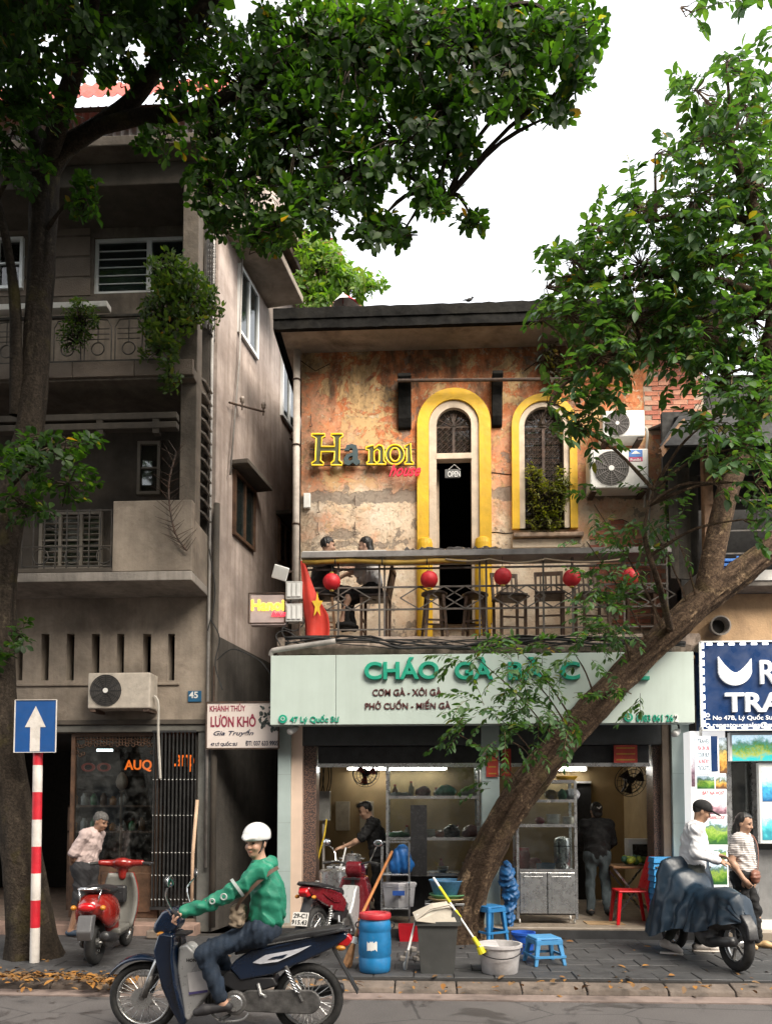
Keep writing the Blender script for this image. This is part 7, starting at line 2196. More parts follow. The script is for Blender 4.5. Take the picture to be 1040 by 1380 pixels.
def broom(base, top, label, handle_mat, r=.014, head=True):
 t = thing('broom', label, 'broom', base, 0)
 d = (top - base).normalized()
 MB().cyl(base + d * (.26 if head else .0), top, r, n=9).build('handle', handle_mat, t, angle=40)
 if head:
  mb = MB()
  x_, y_, _ = basis(d)
  r_ = random.Random(4)
  for k in range(150):
   a, rr = r_.uniform(0, 6.28), r_.random() ** .5
   e = (x_ * math.cos(a) * .11 + y_ * math.sin(a) * .05) * rr
   mb.tube([base + d * .3 + e * .2, base + d * .13 + e * .75, base + e + d * r_.uniform(-.02, .03)], [.004, .003, .002], 3, cap=False)
  h_ = mb.build('bristles', M('straw', (.36, .19, .09), .9, var=.3, scale=20), t, fix=False)
  tag(h_, kind='stuff')
  MB().tube([base + d * .24, base + d * .31], [.045, .025], 10).build('binding', m_white, t)
 return t
broom(on_pave(466, 1307) + Vector((0, .1, .02)), P(486, 1238, 8.2), 'worn straw broom standing between motorbike and blue drum', m_wood2)
broom(P(484, 1240, 8.2), P(528, 1148, 9.6), 'orange-brown broom handle leaning on the steel rack behind the drum', M('handle_orange', (.42, .17, .06), .5), .017, False)
bucket(479, 1245, .15, .28, (.55, .012, .02), 'bigger red bucket on the shop step, beside the smaller one', z=.2)
bucket(459, 1247, .11, .24, (.55, .012, .021), 'smaller red bucket behind the parked motorbike', z=.2)
bx_ = thing('red_tray', 'low red crate under the steel rack behind the drum', 'crate', on_pave(551, 1275) + Vector((0, .4, 0)))
MB().add(tap(.12, .09, .14, .11, 0, .2), QF).build('tub', M('tray_red', (.45, .01, .02), .4), bx_, world=False, bev=.01, solid=.006)
st_ = thing('brick_prop', 'grey rubble blocks on the pavement behind the bin', 'rubble', on_pave(551, 1295))
for i in range(5): MB().box((-.1 + i * .05, -.03 + .02 * (i % 2), 0 + .05 * (i % 3)), (-.03 + i * .05, .06, .05 + .05 * (i % 3)), rot=(0, 0, R(i * 17))).build('block', m_concrete, st_, world=False, bev=.01)
lt = thing('low_table', 'low steel table holding basins left of the leaning trunk', 'table', (PX(600, 9.7), 9.75, ZF - .14))
tz = PZ(1216, 9.7)
MB().box((PX(572, 9.7), 9.6, tz - .03), (PX(626, 9.7), 9.95, tz)).build('top', m_steel, lt, bev=.005)
for px in (574, 623):
 for y in (9.62, 9.92): MB().bar((PX(px, 9.7), y, .13), (PX(px, 9.7), y, tz - .03), .025).build('leg', m_steel, lt)
def basin(x, y, z, r, h, col, label, sx=1.):
 t = thing('basin', label, 'basin', (x, y, z))
 MB().lathe((0, 0, 0), [(r * .75, 0), (r * .78, .004), (r, h - .01), (r * 1.06, h), (r * 1.06, h + .012), (r * .98, h), (r * .74, .012), (0, .012)], 30, sx=sx).build('bowl', M('basin_%d_%d' % (int(col[0] * 99), int(col[2] * 99)), col, .4, var=.15, scale=30, bmp=.05), t, world=False, angle=45)
basin(PX(602, 9.75), 9.77, tz + .095, .22, .17, (.10, .26, .45), 'blue speckled basin on top of the trays left of the trunk')
basin(PX(604, 9.75), 9.77, tz + .048, .23, .046, (.16, .42, .2), 'shallow green tray under the blue basin')
basin(PX(603, 9.75), 9.77, tz + .001, .235, .046, (.55, .42, .2), 'shallow yellow tray, lowest under the blue basin')
# ================================================================== right bay
sY0 = 10.34
scab, cx0, cx1, czs = cabinet('steel_cupboard', 'stainless cupboard with glass top half, right of the leaning trunk', 695, 777, (1052, 1078, 1111, 1171), sY0, sY0 + .42, ZF + .06)
czb = ZF + .12
MB().box((cx0 + .036, sY0 + .01, czb), (cx1 - .036, sY0 + .41, czs[3] - .032)).build('carcass', m_darkmetal, scab)
xm = (cx0 + cx1) / 2
for a, b_ in ((cx0 + .04, xm - .005), (xm + .005, cx1 - .04)):
 d_ = MB().box((a, sY0 - .012, czb + .02), (b_, sY0 + .009, czs[3] - .04)).build('door', m_steel, scab, bev=.006)
 MB().box((a + .05, sY0 - .018, czb + .07), (b_ - .05, sY0 - .0125, czs[3] - .09)).build('door_panel', m_steel, d_, bev=.004)
for x in (cx0 + .04, cx1 - .04):
 MB().torus((x, sY0 + .05, ZF + .035), (1, 0, 0), .022, .012, 14, 6).build('castor', m_white, scab)
 MB().torus((x, sY0 + .36, ZF + .035), (1, 0, 0), .022, .012, 14, 6).build('castor', m_white, scab)
for i, (px, si, w_, h_, col, lb_) in enumerate(((770, 1, .10, .10, (.35, .36, .4), 'grey bag on the top shelf of the steel cupboard'), (742, 1, .08, .09, (.5, .3, .08), 'yellow snack packets on the top shelf of the steel cupboard'), (757, 1, .05, .09, (.1, .3, .15), 'green bag on the top shelf of the steel cupboard'), (727, 2, .06, .06, (.55, .06, .08), 'red packet on the plate shelf of the steel cupboard'), (718, 3, .1, .09, (.4, .05, .06), 'red bundle low in the steel cupboard'))):
 x = PX(px, sY0 + .2); z = czs[si] + h_ * .8
 soft('shelf_bag', lb_, 'bag', [('e', (x, sY0 + .2, z), (w_, .1, h_ * .8)), ('e', (x + w_ * .4, sY0 + .18, z - h_ * .3), (w_ * .6, .08, h_ * .5))], M('sbag_%d' % i, col, .4, var=.2, scale=14, bmp=.3, bscale=20), (x, sY0 + .2, czs[si]), .012, .03, wave_fold(.006, 40, i + 20))
for px, nlb in ((745, 'stack of pale plates, left of two in the steel cupboard'), (766, 'stack of pale plates, right of two in the steel cupboard')):
 x = PX(px, sY0 + .2); t = thing('plate_stack', nlb, 'plates', (x, sY0 + .2, czs[2]))
 for k in range(8 if px < 750 else 6): MB().lathe((0, 0, k * .017), [(.06, 0), (.1, .012), (.105, .016), (.06, .006), (0, .005)], 20).build('plate', M('plate_white', (.62, .6, .56), .35), t, world=False, smooth=True)
um_ = thing('steel_urn', 'cylindrical steel drink urn in the steel cupboard', 'urn', (PX(757, sY0 + .2), sY0 + .22, czs[3]))
MB().lathe((0, 0, 0), [(.10, 0), (.115, .02), (.115, .36), (.10, .4), (.04, .42), (0, .43)], 24).build('body', m_steel, um_, world=False, angle=40)
MB().cyl((0, -.115, .06), (0, -.16, .06), .012, n=8).build('tap', m_plblack, um_, world=False)
MB().torus((0, 0, .3), (0, 0, 1), .117, .006, 24, 5).build('band', m_darkmetal, um_, world=False)
bsk = thing('blue_basket', 'small blue basket beside the urn in the steel cupboard', 'basket', (PX(733, sY0 + .15), sY0 + .15, czs[3]))
MB().add(tap(.11, .07, .125, .085, 0, .075), QF).build('tub', M('basket_blue', (.06, .2, .4), .5), bsk, world=False, solid=.005)
jar_ = thing('red_jar', 'glass jar with red lid low in the steel cupboard', 'jar', (PX(705, sY0 + .2), sY0 + .2, czs[3])); MB().lathe((0, 0, 0), [(.07, 0), (.085, .02), (.085, .2), (.06, .24)], 20).build('glass', M('jar_pink', (.35, .08, .08), .2), jar_, world=False, angle=50); MB().lathe((0, 0, .24), [(.07, 0), (.07, .035), (0, .04)], 20).build('lid', M('jar_lid', (.5, .02, .03), .4), jar_, world=False)
basin(PX(763, sY0 + .2), sY0 + .2, czs[0] + .0, .14, .05, (.62, .36, .03), 'orange basin lying on top of the steel cupboard')
tx = PX(683, 10.15)
soft('tarp_bundle', 'crumpled blue tarpaulin bundle between middle pier and steel cupboard', 'tarp', [('e', (tx, 10.15, .95), (.09, .08, .16)), ('e', (tx + .03, 10.13, .7), (.1, .08, .2)), ('e', (tx + .01, 10.14, .45), (.07, .07, .2)), ('e', (tx - .03, 10.15, .85), (.08, .07, .12))], M('tarp_blue', (.012, .10, .28), .5, var=.3, bmp=.4, bscale=12), (tx, 10.15, ZF), .014, .05, wave_fold(.016, 22, 8))
tx = PX(683, 10.15); tz_ = PZ(1078, 10.15)
soft('teal_bag', 'teal plastic bag hanging on the middle pier beside the trunk', 'bag', [('e', (tx, 10.2, tz_), (.07, .05, .11)), ('e', (tx - .01, 10.19, tz_ - .1), (.09, .06, .1))], M('bag_teal', (.01, .20, .24), .4, var=.2), (tx, 10.2, tz_ - .2), .012, .03, wave_fold(.007, 30, 9))
def plastic_chair(q, rz, label):
 t = thing('plastic_chair', label, 'chair', q, rz)
 mm = M('chair_red', (.55, .008, .015), .35, var=.06, bmp=.03)
 MB().box((-.2, -.19, .42), (.2, .19, .445)).build('seat', mm, t, world=False, bev=.012)
 for sx in (1, -1):
  MB().add([(sx * .19, -.19, .43), (sx * .14, -.19, .43), (sx * .14, -.14, .43), (sx * .19, -.14, .43), (sx * .225, -.23, 0), (sx * .185, -.23, 0), (sx * .185, -.19, 0), (sx * .225, -.19, 0)], [(0, 1, 2, 3), (7, 6, 5, 4), (0, 4, 5, 1), (1, 5, 6, 2), (2, 6, 7, 3), (3, 7, 4, 0)]).build('leg', mm, t, world=False, bev=.005)
  MB().add([(sx * .19, .19, .43), (sx * .14, .19, .43), (sx * .14, .14, .43), (sx * .19, .14, .43), (sx * .225, .26, 0), (sx * .185, .26, 0), (sx * .185, .22, 0), (sx * .225, .22, 0)], [(0, 1, 2, 3), (7, 6, 5, 4), (0, 4, 5, 1), (1, 5, 6, 2), (2, 6, 7, 3), (3, 7, 4, 0)]).build('leg', mm, t, world=False, bev=.005)
 rows = []
 for i in range(7):
  a = i / 6
  rows.append([(x_ * (1 - .12 * a * a), .17 + .12 * a + .03 * (1 - (x_ / .2) ** 2), .45 + .42 * a + (.02 * (1 - (x_ / .2) ** 2) if i == 6 else 0)) for x_ in (-.2, -.13, -.06, 0, .06, .13, .2)])
 MB().sheet(rows).build('backrest', mm, t, world=False, solid=.015)
 return t
plastic_chair(Vector((PX(846, 10.5), 10.5, ZF)), R(-90), 'bright red plastic chair at the edge of the right shop bay')
sx_ = PX(894, 10.12)
for i in range(13):
 t = thing('stacked_stool', ['lowest', 'second lowest', 'third lowest', 'fourth lowest', 'fifth lowest', 'sixth lowest', 'middle', 'sixth from the top', 'fifth from the top', 'fourth from the top', 'third from the top', 'second from the top', 'topmost'][i] + ' blue plastic stool of the tall stack beside the man in white', 'stool', (sx_, 10.22, .13 + .08 * i), R(rnd.uniform(-2, 2)), 'blue stools in the tall stack')
 s_ = .15
 MB().add(tap(s_ * 1.04, s_ * .9, s_ * .96, s_ * .83, 0, .062), QF).build('skirt', M('stack_blue', (.03, .25, .56), .45, var=.1, dirt=.2), t, world=False, bev=.006)
 MB().box((-s_ * .97, -s_ * .84, .06), (s_ * .97, s_ * .84, .072)).build('seat', MATS['stack_blue'], t, world=False, bev=.006)
tt = thing('side_table', 'brown folding table with vegetables behind the red chair', 'table', (PX(845, 11.0), 11.1, ZF))
tz2 = PZ(1166, 11.0)
MB().box((PX(822, 11.0), 10.9, tz2 - .03), (PX(879, 11.0), 11.5, tz2)).build('top', m_wood2, tt, bev=.006)
for s in ((824, 877), (877, 824)):
 MB().bar((PX(s[0], 11.0), 10.95, ZF), (PX(s[1], 11.0), 10.95, tz2 - .03), .025).build('leg', m_steel, tt); MB().bar((PX(s[0], 11.0), 11.45, ZF), (PX(s[1], 11.0), 11.45, tz2 - .03), .025).build('leg', m_steel, tt)
vg = thing('vegetable_heap', 'heap of green and yellow vegetables on the side table', 'vegetables', (PX(860, 11.0), 11.05, tz2))
for i in range(16):
 r_ = random.Random(i)
 MB().ell((PX(r_.uniform(838, 876), 11.0), 11.05 + r_.uniform(-.1, .1), tz2 + .05 + r_.uniform(0, .06)), .05, .045, .05, 9, 6).build('vegetable', [M('veg_green', (.07, .16, .03), .6), M('veg_lime', (.35, .42, .05), .6), M('veg_teal', (.05, .14, .10), .6)][i % 3], vg)
ov = thing('white_oven', 'white countertop oven on the side table at the back', 'oven', (PX(862, 11.3), 11.35, tz2))
ox0, ox1 = PX(846, 11.25), PX(879, 11.25)
mb = MB().box((ox0, 11.25, tz2 + .002), (ox1, 11.5, PZ(1130, 11.25))).build('case', m_white, ov, bev=.01)
MB().box((ox0 + .05, 11.24, tz2 + .06), (ox1 - .08, 11.249, PZ(1137, 11.25))).build('window', M('oven_dark', (.03, .025, .022), .3), ov)
MB().cyl((ox1 - .04, 11.235, tz2 + .2), (ox1 - .04, 11.25, tz2 + .2), .018).build('knob', m_plblack, ov)
md = thing('doormat', 'flat brown cardboard mat on the floor of the right bay', 'mat', (PX(800, 10.5), 10.5, ZF)); MB().box((PX(785, 10.5), 10.3, ZF + .002), (PX(835, 10.5), 10.6, ZF + .01)).build('sheet', M('cardboard', (.33, .22, .12), .9), md)
# ================================================================== left shop front
gate = thing('folding_gate', 'closed-up accordion steel gate at the right of the left shop front', 'gate', (PX(237, YL), YL + .1, .2))
gx0, gx1 = PX(207, YL), PX(262, YL)
zg0, zg1 = PZ(1224, YL), z_lin - .18
m_gate = M('gate_grey', (.05, .05, .05), .5, .4, var=.25, dirt=.3)
ng = 22
for i in range(ng):
 x = gx0 + (gx1 - gx0) * i / (ng - 1)
 MB().bar((x, YL + .0 + (.05 if i % 2 else 0), zg0), (x, YL + .0 + (.05 if i % 2 else 0), zg1), .012, .035).build('slat', m_gate, gate)
for py in (1050, 1099, 1150, 1181, 1214):
 z = PZ(py, YL)
 mb = MB()
 for i in range(ng):
  x = gx0 + (gx1 - gx0) * i / (ng - 1)
  mb.ell((x, YL - .022 + (.05 if i % 2 else 0), z), .008, .008, .008, 6, 4)
 tag(mb.build('rivets', m_white, gate, fix=False), kind='stuff')
MB().box((gx0 - .02, YL - .03, zg1), (gx1 + .02, YL + .12, zg1 + .03)).build('top_track', m_darkmetal, gate)
MB().box((gx0 - .02, YL - .03, zg0 - .04), (gx1 + .02, YL + .12, zg0 - .005)).build('floor_track', m_darkmetal, gate)
st2_ = thing('bamboo_stick', 'pale bamboo stick leaning at the alley corner', 'stick', P(258, 1215, YL - .1))
MB().tube([P(258.5, 1222, YL - .16), P(260, 1150, YL - .1), P(266, 1078, YL - .05)], .024, 8).build('culm', M('bamboo_pale', (.55, .38, .26), .7, var=.15, dirt=.3), st2_, smooth=True)
lp_ = thing('column_lamp', 'ornamental pale column lamp inside the left shop window', 'lamp', (PX(164, 10.75), 10.75, .3))
zt_ = PZ(1040, 10.75)
MB().lathe((0, 0, 0), [(.09, 0), (.07, .05), (.025, .12), (.02, zt_ - .3 - .3), (.035, zt_ - .3 - .28), (.02, zt_ - .3 - .24)], 14).build('stem', M('lamp_bronze', (.25, .18, .13), .4, .5), lp_, world=False, angle=50)
MB().lathe((0, 0, zt_ - .55), [(.03, 0), (.075, .05), (.085, .12), (.06, .2), (.02, .25), (0, .26)], 14).build('glass_shade', M('lamp_ivory', (.55, .42, .35), .4), lp_, world=False, smooth=True)
cl_ = thing('shop_tube_lamp', 'short cold white tube lamp in the left shop', 'lamp', P(142, 1011, 12.5))
MB().cyl(P(131, 1011, 12.5), P(152, 1011, 12.5), .02).build('tube', emitter('cold_tube', (.8, .95, 1), 3.0), cl_)
MB().bar(P(141, 1009, 12.5), P(141, 985, 12.5), .015).build('hanger', m_darkmetal, cl_)
r4 = random.Random(12)
shl = thing('shop_shelf', 'dim shelves of goods inside the left shop', 'shelf', (PX(150, 11.3), 11.3, .3))
for py in (1120, 1085):
 z = PZ(py, 11.3)
 MB().box((PX(96, 11.3), 11.2, z - .03), (PX(215, 11.3), 11.5, z)).build('board', m_wood, shl)
for x in (PX(96, 11.3), PX(214, 11.3)): MB().box((x, 11.2, .3), (x + .04, 11.5, PZ(1085, 11.3))).build('upright', m_wood, shl)
cl3 = ['amber', 'clear', 'green', 'brown']
for i in range(14):
 py = 1120 if i < 8 else 1085
 x = PX(100 + (i if i < 8 else i - 8) * 13, 11.3)
 z = PZ(py, 11.3)
 kd = i % 4
 col = [(.3, .12, .02), (.4, .42, .42), (.05, .18, .08), (.12, .06, .03)][kd]
 pos_ = ('lower' if i < 8 else 'upper') + ' shelf of the left shop, %s from its left end' % ['first', 'second', 'third', 'fourth', 'fifth', 'sixth', 'seventh', 'eighth'][i if i < 8 else i - 8]
 t = thing('jar', '%s jar on the %s' % (cl3[kd], pos_), 'jar', (x, 11.32, z))
 hh_ = r4.uniform(.12, .22)
 MB().lathe((0, 0, 0), [(.04, 0), (.05, .01), (.05, hh_ * .7), (.025, hh_ * .85), (.025, hh_)], 12).build('body', M('jar_%d' % kd, col, .2), t, world=False, smooth=True)
 MB().lathe((0, 0, hh_), [(.03, 0), (.03, .02), (0, .022)], 10).build('lid', m_darkmetal, t, world=False)
ls = MB().box((PX(-60, 10.2), 10.05, .0), (PX(268, 10.2), YL + .049, .26)).build('door_step', M('pink_step', (.30, .20, .16), .8, var=.2, dirt=.5), None, bev=.012)
tag(ls, 'worn pinkish stone step along the front of the left shop', 'step')
bl = MB().box((PX(205, 9.9), 9.75, .132), (PX(242, 9.9), 10.02, .24)).build('step_block', m_kerb, None, bev=.02)
tag(bl, 'loose stone block on the pavement below the folding gate', 'stone')
lit = []
r5 = np.random.RandomState(21)
pos, d, nn2, ss = [], [], [], []
for i in range(620):
 if i < 210:
  px, py = (r5.uniform(-10, 112), r5.normal(1316, 3.5))
 elif i < 430: px, py = (r5.uniform(112, 175), r5.normal(1319, 3))
 else: px, py = r5.uniform(0, 1040), r5.choice([r5.uniform(1262, 1345), r5.normal(1328, 5)])
 zz_ = .018 if py > 1312 else .14
 q = G(px, py, zz_)
 if q.y > KERB_Y - .2: q = G(px, py, .14)
 elif q.y < KERB_Y - .42: q = G(px, py, .006)
 pos.append(q + Vector((0, 0, r5.uniform(0, .025 if i < 210 else .006)))); a = r5.uniform(0, 6.28); d.append((math.cos(a), math.sin(a), r5.normal(0, .15))); nn2.append((r5.normal(0, .3), r5.normal(0, .3), 1)); ss.append(r5.uniform(.04, .11))
lm, nt, b = new_mat('fallen_leaf')
g = _n(nt, 'ShaderNodeNewGeometry')
nt.links.new(ramp(nt, g.outputs['Random Per Island'], [(0, (.20, .085, .018)), (.3, (.36, .16, .025)), (.6, (.20, .11, .04)), (1, (.09, .05, .02))]), b.inputs['Base Color'])
b.inputs['Roughness'].default_value = .7
lo = link('fallen_leaves', leaves_mesh(OVAL, np.array(pos), frames(np.array(d), np.array(nn2)), np.array(ss), 'fallen_leaves'), lm)
tag(lo, 'orange fallen leaves lying in the gutter and on the pavement', 'leaves', kind='stuff')
# ================================================================== motorbikes
def em(rx=0, ry=0, rz=0): return np.array(Euler((R(rx), R(ry), R(rz))).to_matrix())
m_tyre = M('tyre', (.018, .018, .018), .8, var=.2, scale=20, bmp=.2, bscale=60, dirt=.4, dirtcol=(.06, .055, .05))
m_rim = M('alloy_rim', (.55, .55, .54), .3, .9, var=.1, bmp=.02)
m_chrome = M('chrome', (.75, .75, .75), .12, 1., var=.05, bmp=0)
m_engine = M('engine_alloy', (.16, .155, .15), .5, .6, var=.3, scale=14, bmp=.2)
m_mirror = M('mirror_glass', (.7, .72, .74), .05, 1., bmp=0)
def wheel(t, x, R0, rt, spokes=18, w_=.028, name='wheel', rim_mat=None, z=None):
 z = R0 if z is None else z
 ty = MB().torus((x, 0, z), (0, 1, 0), R0 - rt, rt, 40, 12, sr=rt * 1.05).build(name, m_tyre, t, world=False, smooth=True)
 MB().torus((x, 0, z), (0, 1, 0), R0 - 2 * rt - .004, .013, 40, 8, sr=w_).build('rim', rim_mat or m_rim, ty, world=False, smooth=True)
 MB().cyl((x, -.055, z), (x, .055, z), .05, n=20).cyl((x, -.09, z), (x, .09, z), .015, n=8).build('hub', m_rim, ty, world=False, angle=40)
 if spokes:
  mb = MB()
  for k in range(spokes * 2):
   a = math.pi * k / spokes; a2 = a + (.28 if k % 2 else -.28)
   mb.tube([(x + .045 * math.cos(a2), .035 if k % 2 else -.035, z + .045 * math.sin(a2)), (x + (R0 - 2 * rt - .01) * math.cos(a), 0, z + (R0 - 2 * rt - .01) * math.sin(a))], .0022, 4, cap=False)
  tag(mb.build('spokes', m_rim, ty, world=False, fix=False), kind='stuff')
 else:
  for k in range(5):
   a = 2 * math.pi * k / 5
   MB().bar((x + .04 * math.cos(a), 0, z + .04 * math.sin(a)), (x + (R0 - 2 * rt) * math.cos(a), 0, z + (R0 - 2 * rt) * math.sin(a)), .03, .02, up=(0, 1, 0)).build('spoke', m_engine, ty, world=False)
 return ty
def prof(t, name, pts, w0, w1=None, mat=None, bev=.02, seg=3, taper=None):
 """side-profile panel: polygon in x-z extruded to half-width; taper(x,z)->width factor"""
 tp = taper or (lambda u, v: 1)
 mb = MB().prism(pts, lambda u, v: (u, -w0 * tp(u, v), v), lambda u, v: (u, (w1 if w1 is not None else w0) * tp(u, v), v))
 o = mb.build(name, mat, t, world=False, bev=bev, seg=seg)
 o.data.polygons.foreach_set('use_smooth', [True] * len(o.data.polygons))
 wn = o.modifiers.new('w', 'WEIGHTED_NORMAL'); wn.keep_sharp = False
 return o
def underbone(name, label, loc, rz, body, inner, accent, plate=None, loaded=False):
 """step-through motorbike; x forward, y left, origin on the ground between the wheels"""
 t = thing(name, label, 'motorbike', loc, rz)
 FX, RX_ = .66, -.66
 fw = wheel(t, FX, .283, .033); rw = wheel(t, RX_, .283, .036)
 MB().cyl((FX, .06, .283), (FX, .075, .283), .085, n=24).build('brake_drum', m_rim, fw, world=False, angle=40)
 for s in (1, -1):
  MB().tube([(FX, s * .075, .283), (.52, s * .075, .62)], [.026, .022], 10).build('fork_leg', m_rim, t, world=False, smooth=True)
  MB().tube([(FX - .02, s * .075, .3), (FX - .085, s * .075, .47)], .028, 10).build('fork_sleeve', m_engine, t, world=False, smooth=True)
 rows = []
 for i in range(17):
  a = R(28 + i * 118 / 16)
  rr = .325
  zs = .62 + .38 * min(1, i / 5) * min(1, (16 - i) / 3 + .2)
  rows.append([(FX + rr * math.cos(a) + (0 if abs(yy) < .5 else -.0), yy * .075 * zs, .283 + (rr - .035 * yy * yy) * math.sin(a) + .015) for yy in (-1, -.6, 0, .6, 1)])
 MB().sheet(rows).build('mudguard', body, t, world=False, solid=.008, smooth=True)
 prof(t, 'leg_shield', [(.50, .82), (.53, .68), (.50, .56), (.46, .40), (.40, .22), (.34, .085), (.29, .09), (.30, .22), (.345, .42), (.37, .60), (.38, .80)], .20, None, body, .025, 3, lambda u, v: .55 + .45 * min(1, max(0, (v - .1) / .25)) if v < .7 else .8)
 prof(t, 'centre_cover', [(.36, .70), (.29, .72), (.23, .66), (.15, .50), (.06, .40), (.10, .345), (.20, .22), (.27, .11), (.31, .14), (.33, .30), (.37, .52)], .105, None, inner, .03)
 prof(t, 'head_cowl', [(.57, .80), (.56, .88), (.50, .97), (.42, 1.01), (.36, .97), (.36, .86), (.42, .79)], .11, None, body if not loaded else body, .035)
 MB().ell((.555, 0, .845), .03, .07, .05, 14, 8, rot=(0, R(-25), 0)).build('headlight', m_mirror, t, world=False, smooth=True)
 MB().box((.30, -.10, .78), (.39, .10, .80)).tube([(.38, 0, .6), (.42, 0, .8)], .04, 10).build('steering_head', m_plblack, t, world=False)
 for s in (1, -1):
  MB().tube([(.40, s * .10, .97), (.37, s * .22, 1.0), (.30, s * .34, .985)], .013, 8).build('handlebar', m_plblack, t, world=False)
  MB().tube([(.33, s * .27, .99), (.28, s * .37, .98)], .019, 10).build('grip', m_black, t, world=False)
  MB().tube([(.42, s * .21, 1.005), (.38, s * .28, 1.0), (.33, s * .38, .99)], .006, 5).build('brake_lever', m_rim, t, world=False)
  st = MB().tube(smooth_path([(.37, s * .23, 1.0), (.41, s * .27, 1.12), (.36, s * .34, 1.21)], 4), .007, 6).build('mirror_stem', m_chrome, t, world=False)
  MB().ell((.36, s * .35, 1.235), .018, .065, .05, 14, 8, rot=(0, 0, R(-12 * s))).build('mirror', m_plblack, st, world=False, smooth=True)
  MB().ell((.346, s * .35, 1.235), .008, .058, .043, 14, 6, rot=(0, 0, R(-12 * s))).build('mirror_glass', m_mirror, st, world=False, smooth=True)
  MB().ell((.49, s * .13, .80), .035, .03, .022, 10, 6).build('indicator', M('amber_lens', (.5, .2, .02), .3), t, world=False, smooth=True)
 MB().tube(smooth_path([(.38, 0, .62), (.22, 0, .5), (0, 0, .45), (-.25, 0, .5), (-.6, 0, .66)], 4), .045, 10).build('frame_spine', m_plblack, t, world=False)
 prof(t, 'side_cover', [(-.05, .54), (-.10, .60), (-.22, .68), (-.50, .75), (-.80, .81), (-.97, .815), (-.985, .775), (-.86, .69), (-.66, .60), (-.40, .49), (-.14, .44)], .115, None, body, .03, 3, lambda u, v: 1.0 if u > -.5 else max(.5, 1 - (-.5 - u) * .9))
 prof(t, 'lower_cover', [(.05, .42), (-.05, .52), (-.18, .47), (-.40, .47), (-.44, .40), (-.30, .36), (-.1, .35)], .10, None, m_plblack, .02)
 for s in (1, -1):
  mb = MB()
  pl = [(-.24, .585), (-.34, .645), (-.56, .685), (-.70, .72), (-.60, .665), (-.44, .595), (-.30, .575)]
  mb.add([(x_, s * (.1185 if x_ > -.5 else .1185 * max(.5, 1 - (-.5 - x_) * .9)), z_) for x_, z_ in pl], [tuple(range(7))])
  mb.build('decal', accent, t, world=False, solid=.003)
  MB().add([(x_, s * .1215, z_) for x_, z_ in ((-.36, .61), (-.40, .63), (-.52, .655), (-.48, .625))], [(0, 1, 2, 3)]).build('decal_inlay', body, t, world=False, solid=.002)
  MB().tube([(-.3, s * .12, .715), (-.6, s * .115, .77), (-.9, s * .07, .825)], .006, 5).build('trim_strip', m_rim, t, world=False)
 prof(t, 'seat', [(-.08, .63), (-.10, .70), (-.20, .735), (-.34, .745), (-.46, .79), (-.70, .835), (-.92, .865), (-.97, .845), (-.90, .815), (-.5, .745), (-.2, .66)], .12, None, M('seat_vinyl', (.02, .02, .022), .5, var=.15, bmp=.1), .035, 3, lambda u, v: .75 if u > -.15 else 1.0 if u > -.6 else .85)
 MB().tube(smooth_path([(-.72, .10, .79), (-.90, .11, .83), (-1.0, 0, .85), (-.90, -.11, .83), (-.72, -.10, .79)], 4), .012, 7).build('grab_rail', m_plblack, t, world=False)
 tl = prof(t, 'tail_lamp', [(-.90, .80), (-.985, .80), (-1.02, .755), (-.98, .70), (-.89, .70)], .055, None, M('lamp_red', (.5, .01, .015), .2, bmp=0, coat=.5), .02)
 rows = [[(-.88 - .0 * yy, yy * .05, .70 - i * .0) for yy in (-1, 0, 1)] for i in range(1)]
 rows = []
 for i in range(8):
  a = i / 7
  rows.append([(-.86 - .20 * a, yy * (.05 + .02 * a), .70 - .34 * a - .02 * abs(yy)) for yy in (-1, -.5, 0, .5, 1)])
 MB().sheet(rows).build('rear_mudguard', m_plblack, t, world=False, solid=.008)
 for s in (1, -1): MB().ell((-.93, s * .10, .70), .04, .025, .022, 10, 6).build('rear_indicator', M('amber_lens', (.5, .2, .02), .3), t, world=False, smooth=True)
 for s in (1, -1):
  sh = MB().tube([(-.50, s * .115, .56), (-.63, s * .115, .29)], .014, 8).build('shock_absorber', m_engine, t, world=False)
  pts = []
  for k in range(60):
   a = k * .75; u = .12 + .66 * k / 59
   c_ = Vector((-.50, s * .115, .56)).lerp(Vector((-.63, s * .115, .29)), u)
   pts.append(c_ + Vector((.026 * math.cos(a) * .9, .026 * math.sin(a), .026 * math.cos(a) * .43)))
  MB().tube(pts, .006, 5).build('spring', m_chrome, sh, world=False, smooth=True)
 MB().tube([(-.15, .075, .29), (-.66, .08, .283)], .03, 8).build('swing_arm', m_plblack, t, world=False)
 MB().prism([(-.22 + .085 * math.cos(R(a)), .285 + .085 * math.sin(R(a))) for a in range(-90, 91, 20)] + [(-.68 + .095 * math.cos(R(a)), .283 + .095 * math.sin(R(a))) for a in range(90, 271, 20)], lambda u, v: (u, .09, v), lambda u, v: (u, .115, v)).build('chain_case', m_engine, t, world=False, bev=.01)
 e_ = MB().tube([(.16, 0, .30), (-.02, 0, .28)], [.06, .075], 14).build('cylinder', m_engine, t, world=False, angle=40)
 mb = MB()
 for k in range(6): mb.box((.14 - k * .024, -.08, .225), (.148 - k * .024, .08, .375))
 mb.build('cooling_fins', m_engine, e_, world=False)
 MB().cyl((-.10, -.12, .27), (-.10, .125, .27), .10, .095, 22).build('crankcase', m_engine, t, world=False, bev=.012)
 MB().cyl((-.10, .126, .27), (-.10, .14, .27), .07, .06, 20).build('generator_cover', m_rim, t, world=False, bev=.006)
 MB().tube(smooth_path([(.1, -.1, .24), (.0, -.13, .16), (-.3, -.14, .2), (-.45, -.15, .26)], 4), .016, 8).build('exhaust_pipe', m_chrome, t, world=False, smooth=True)
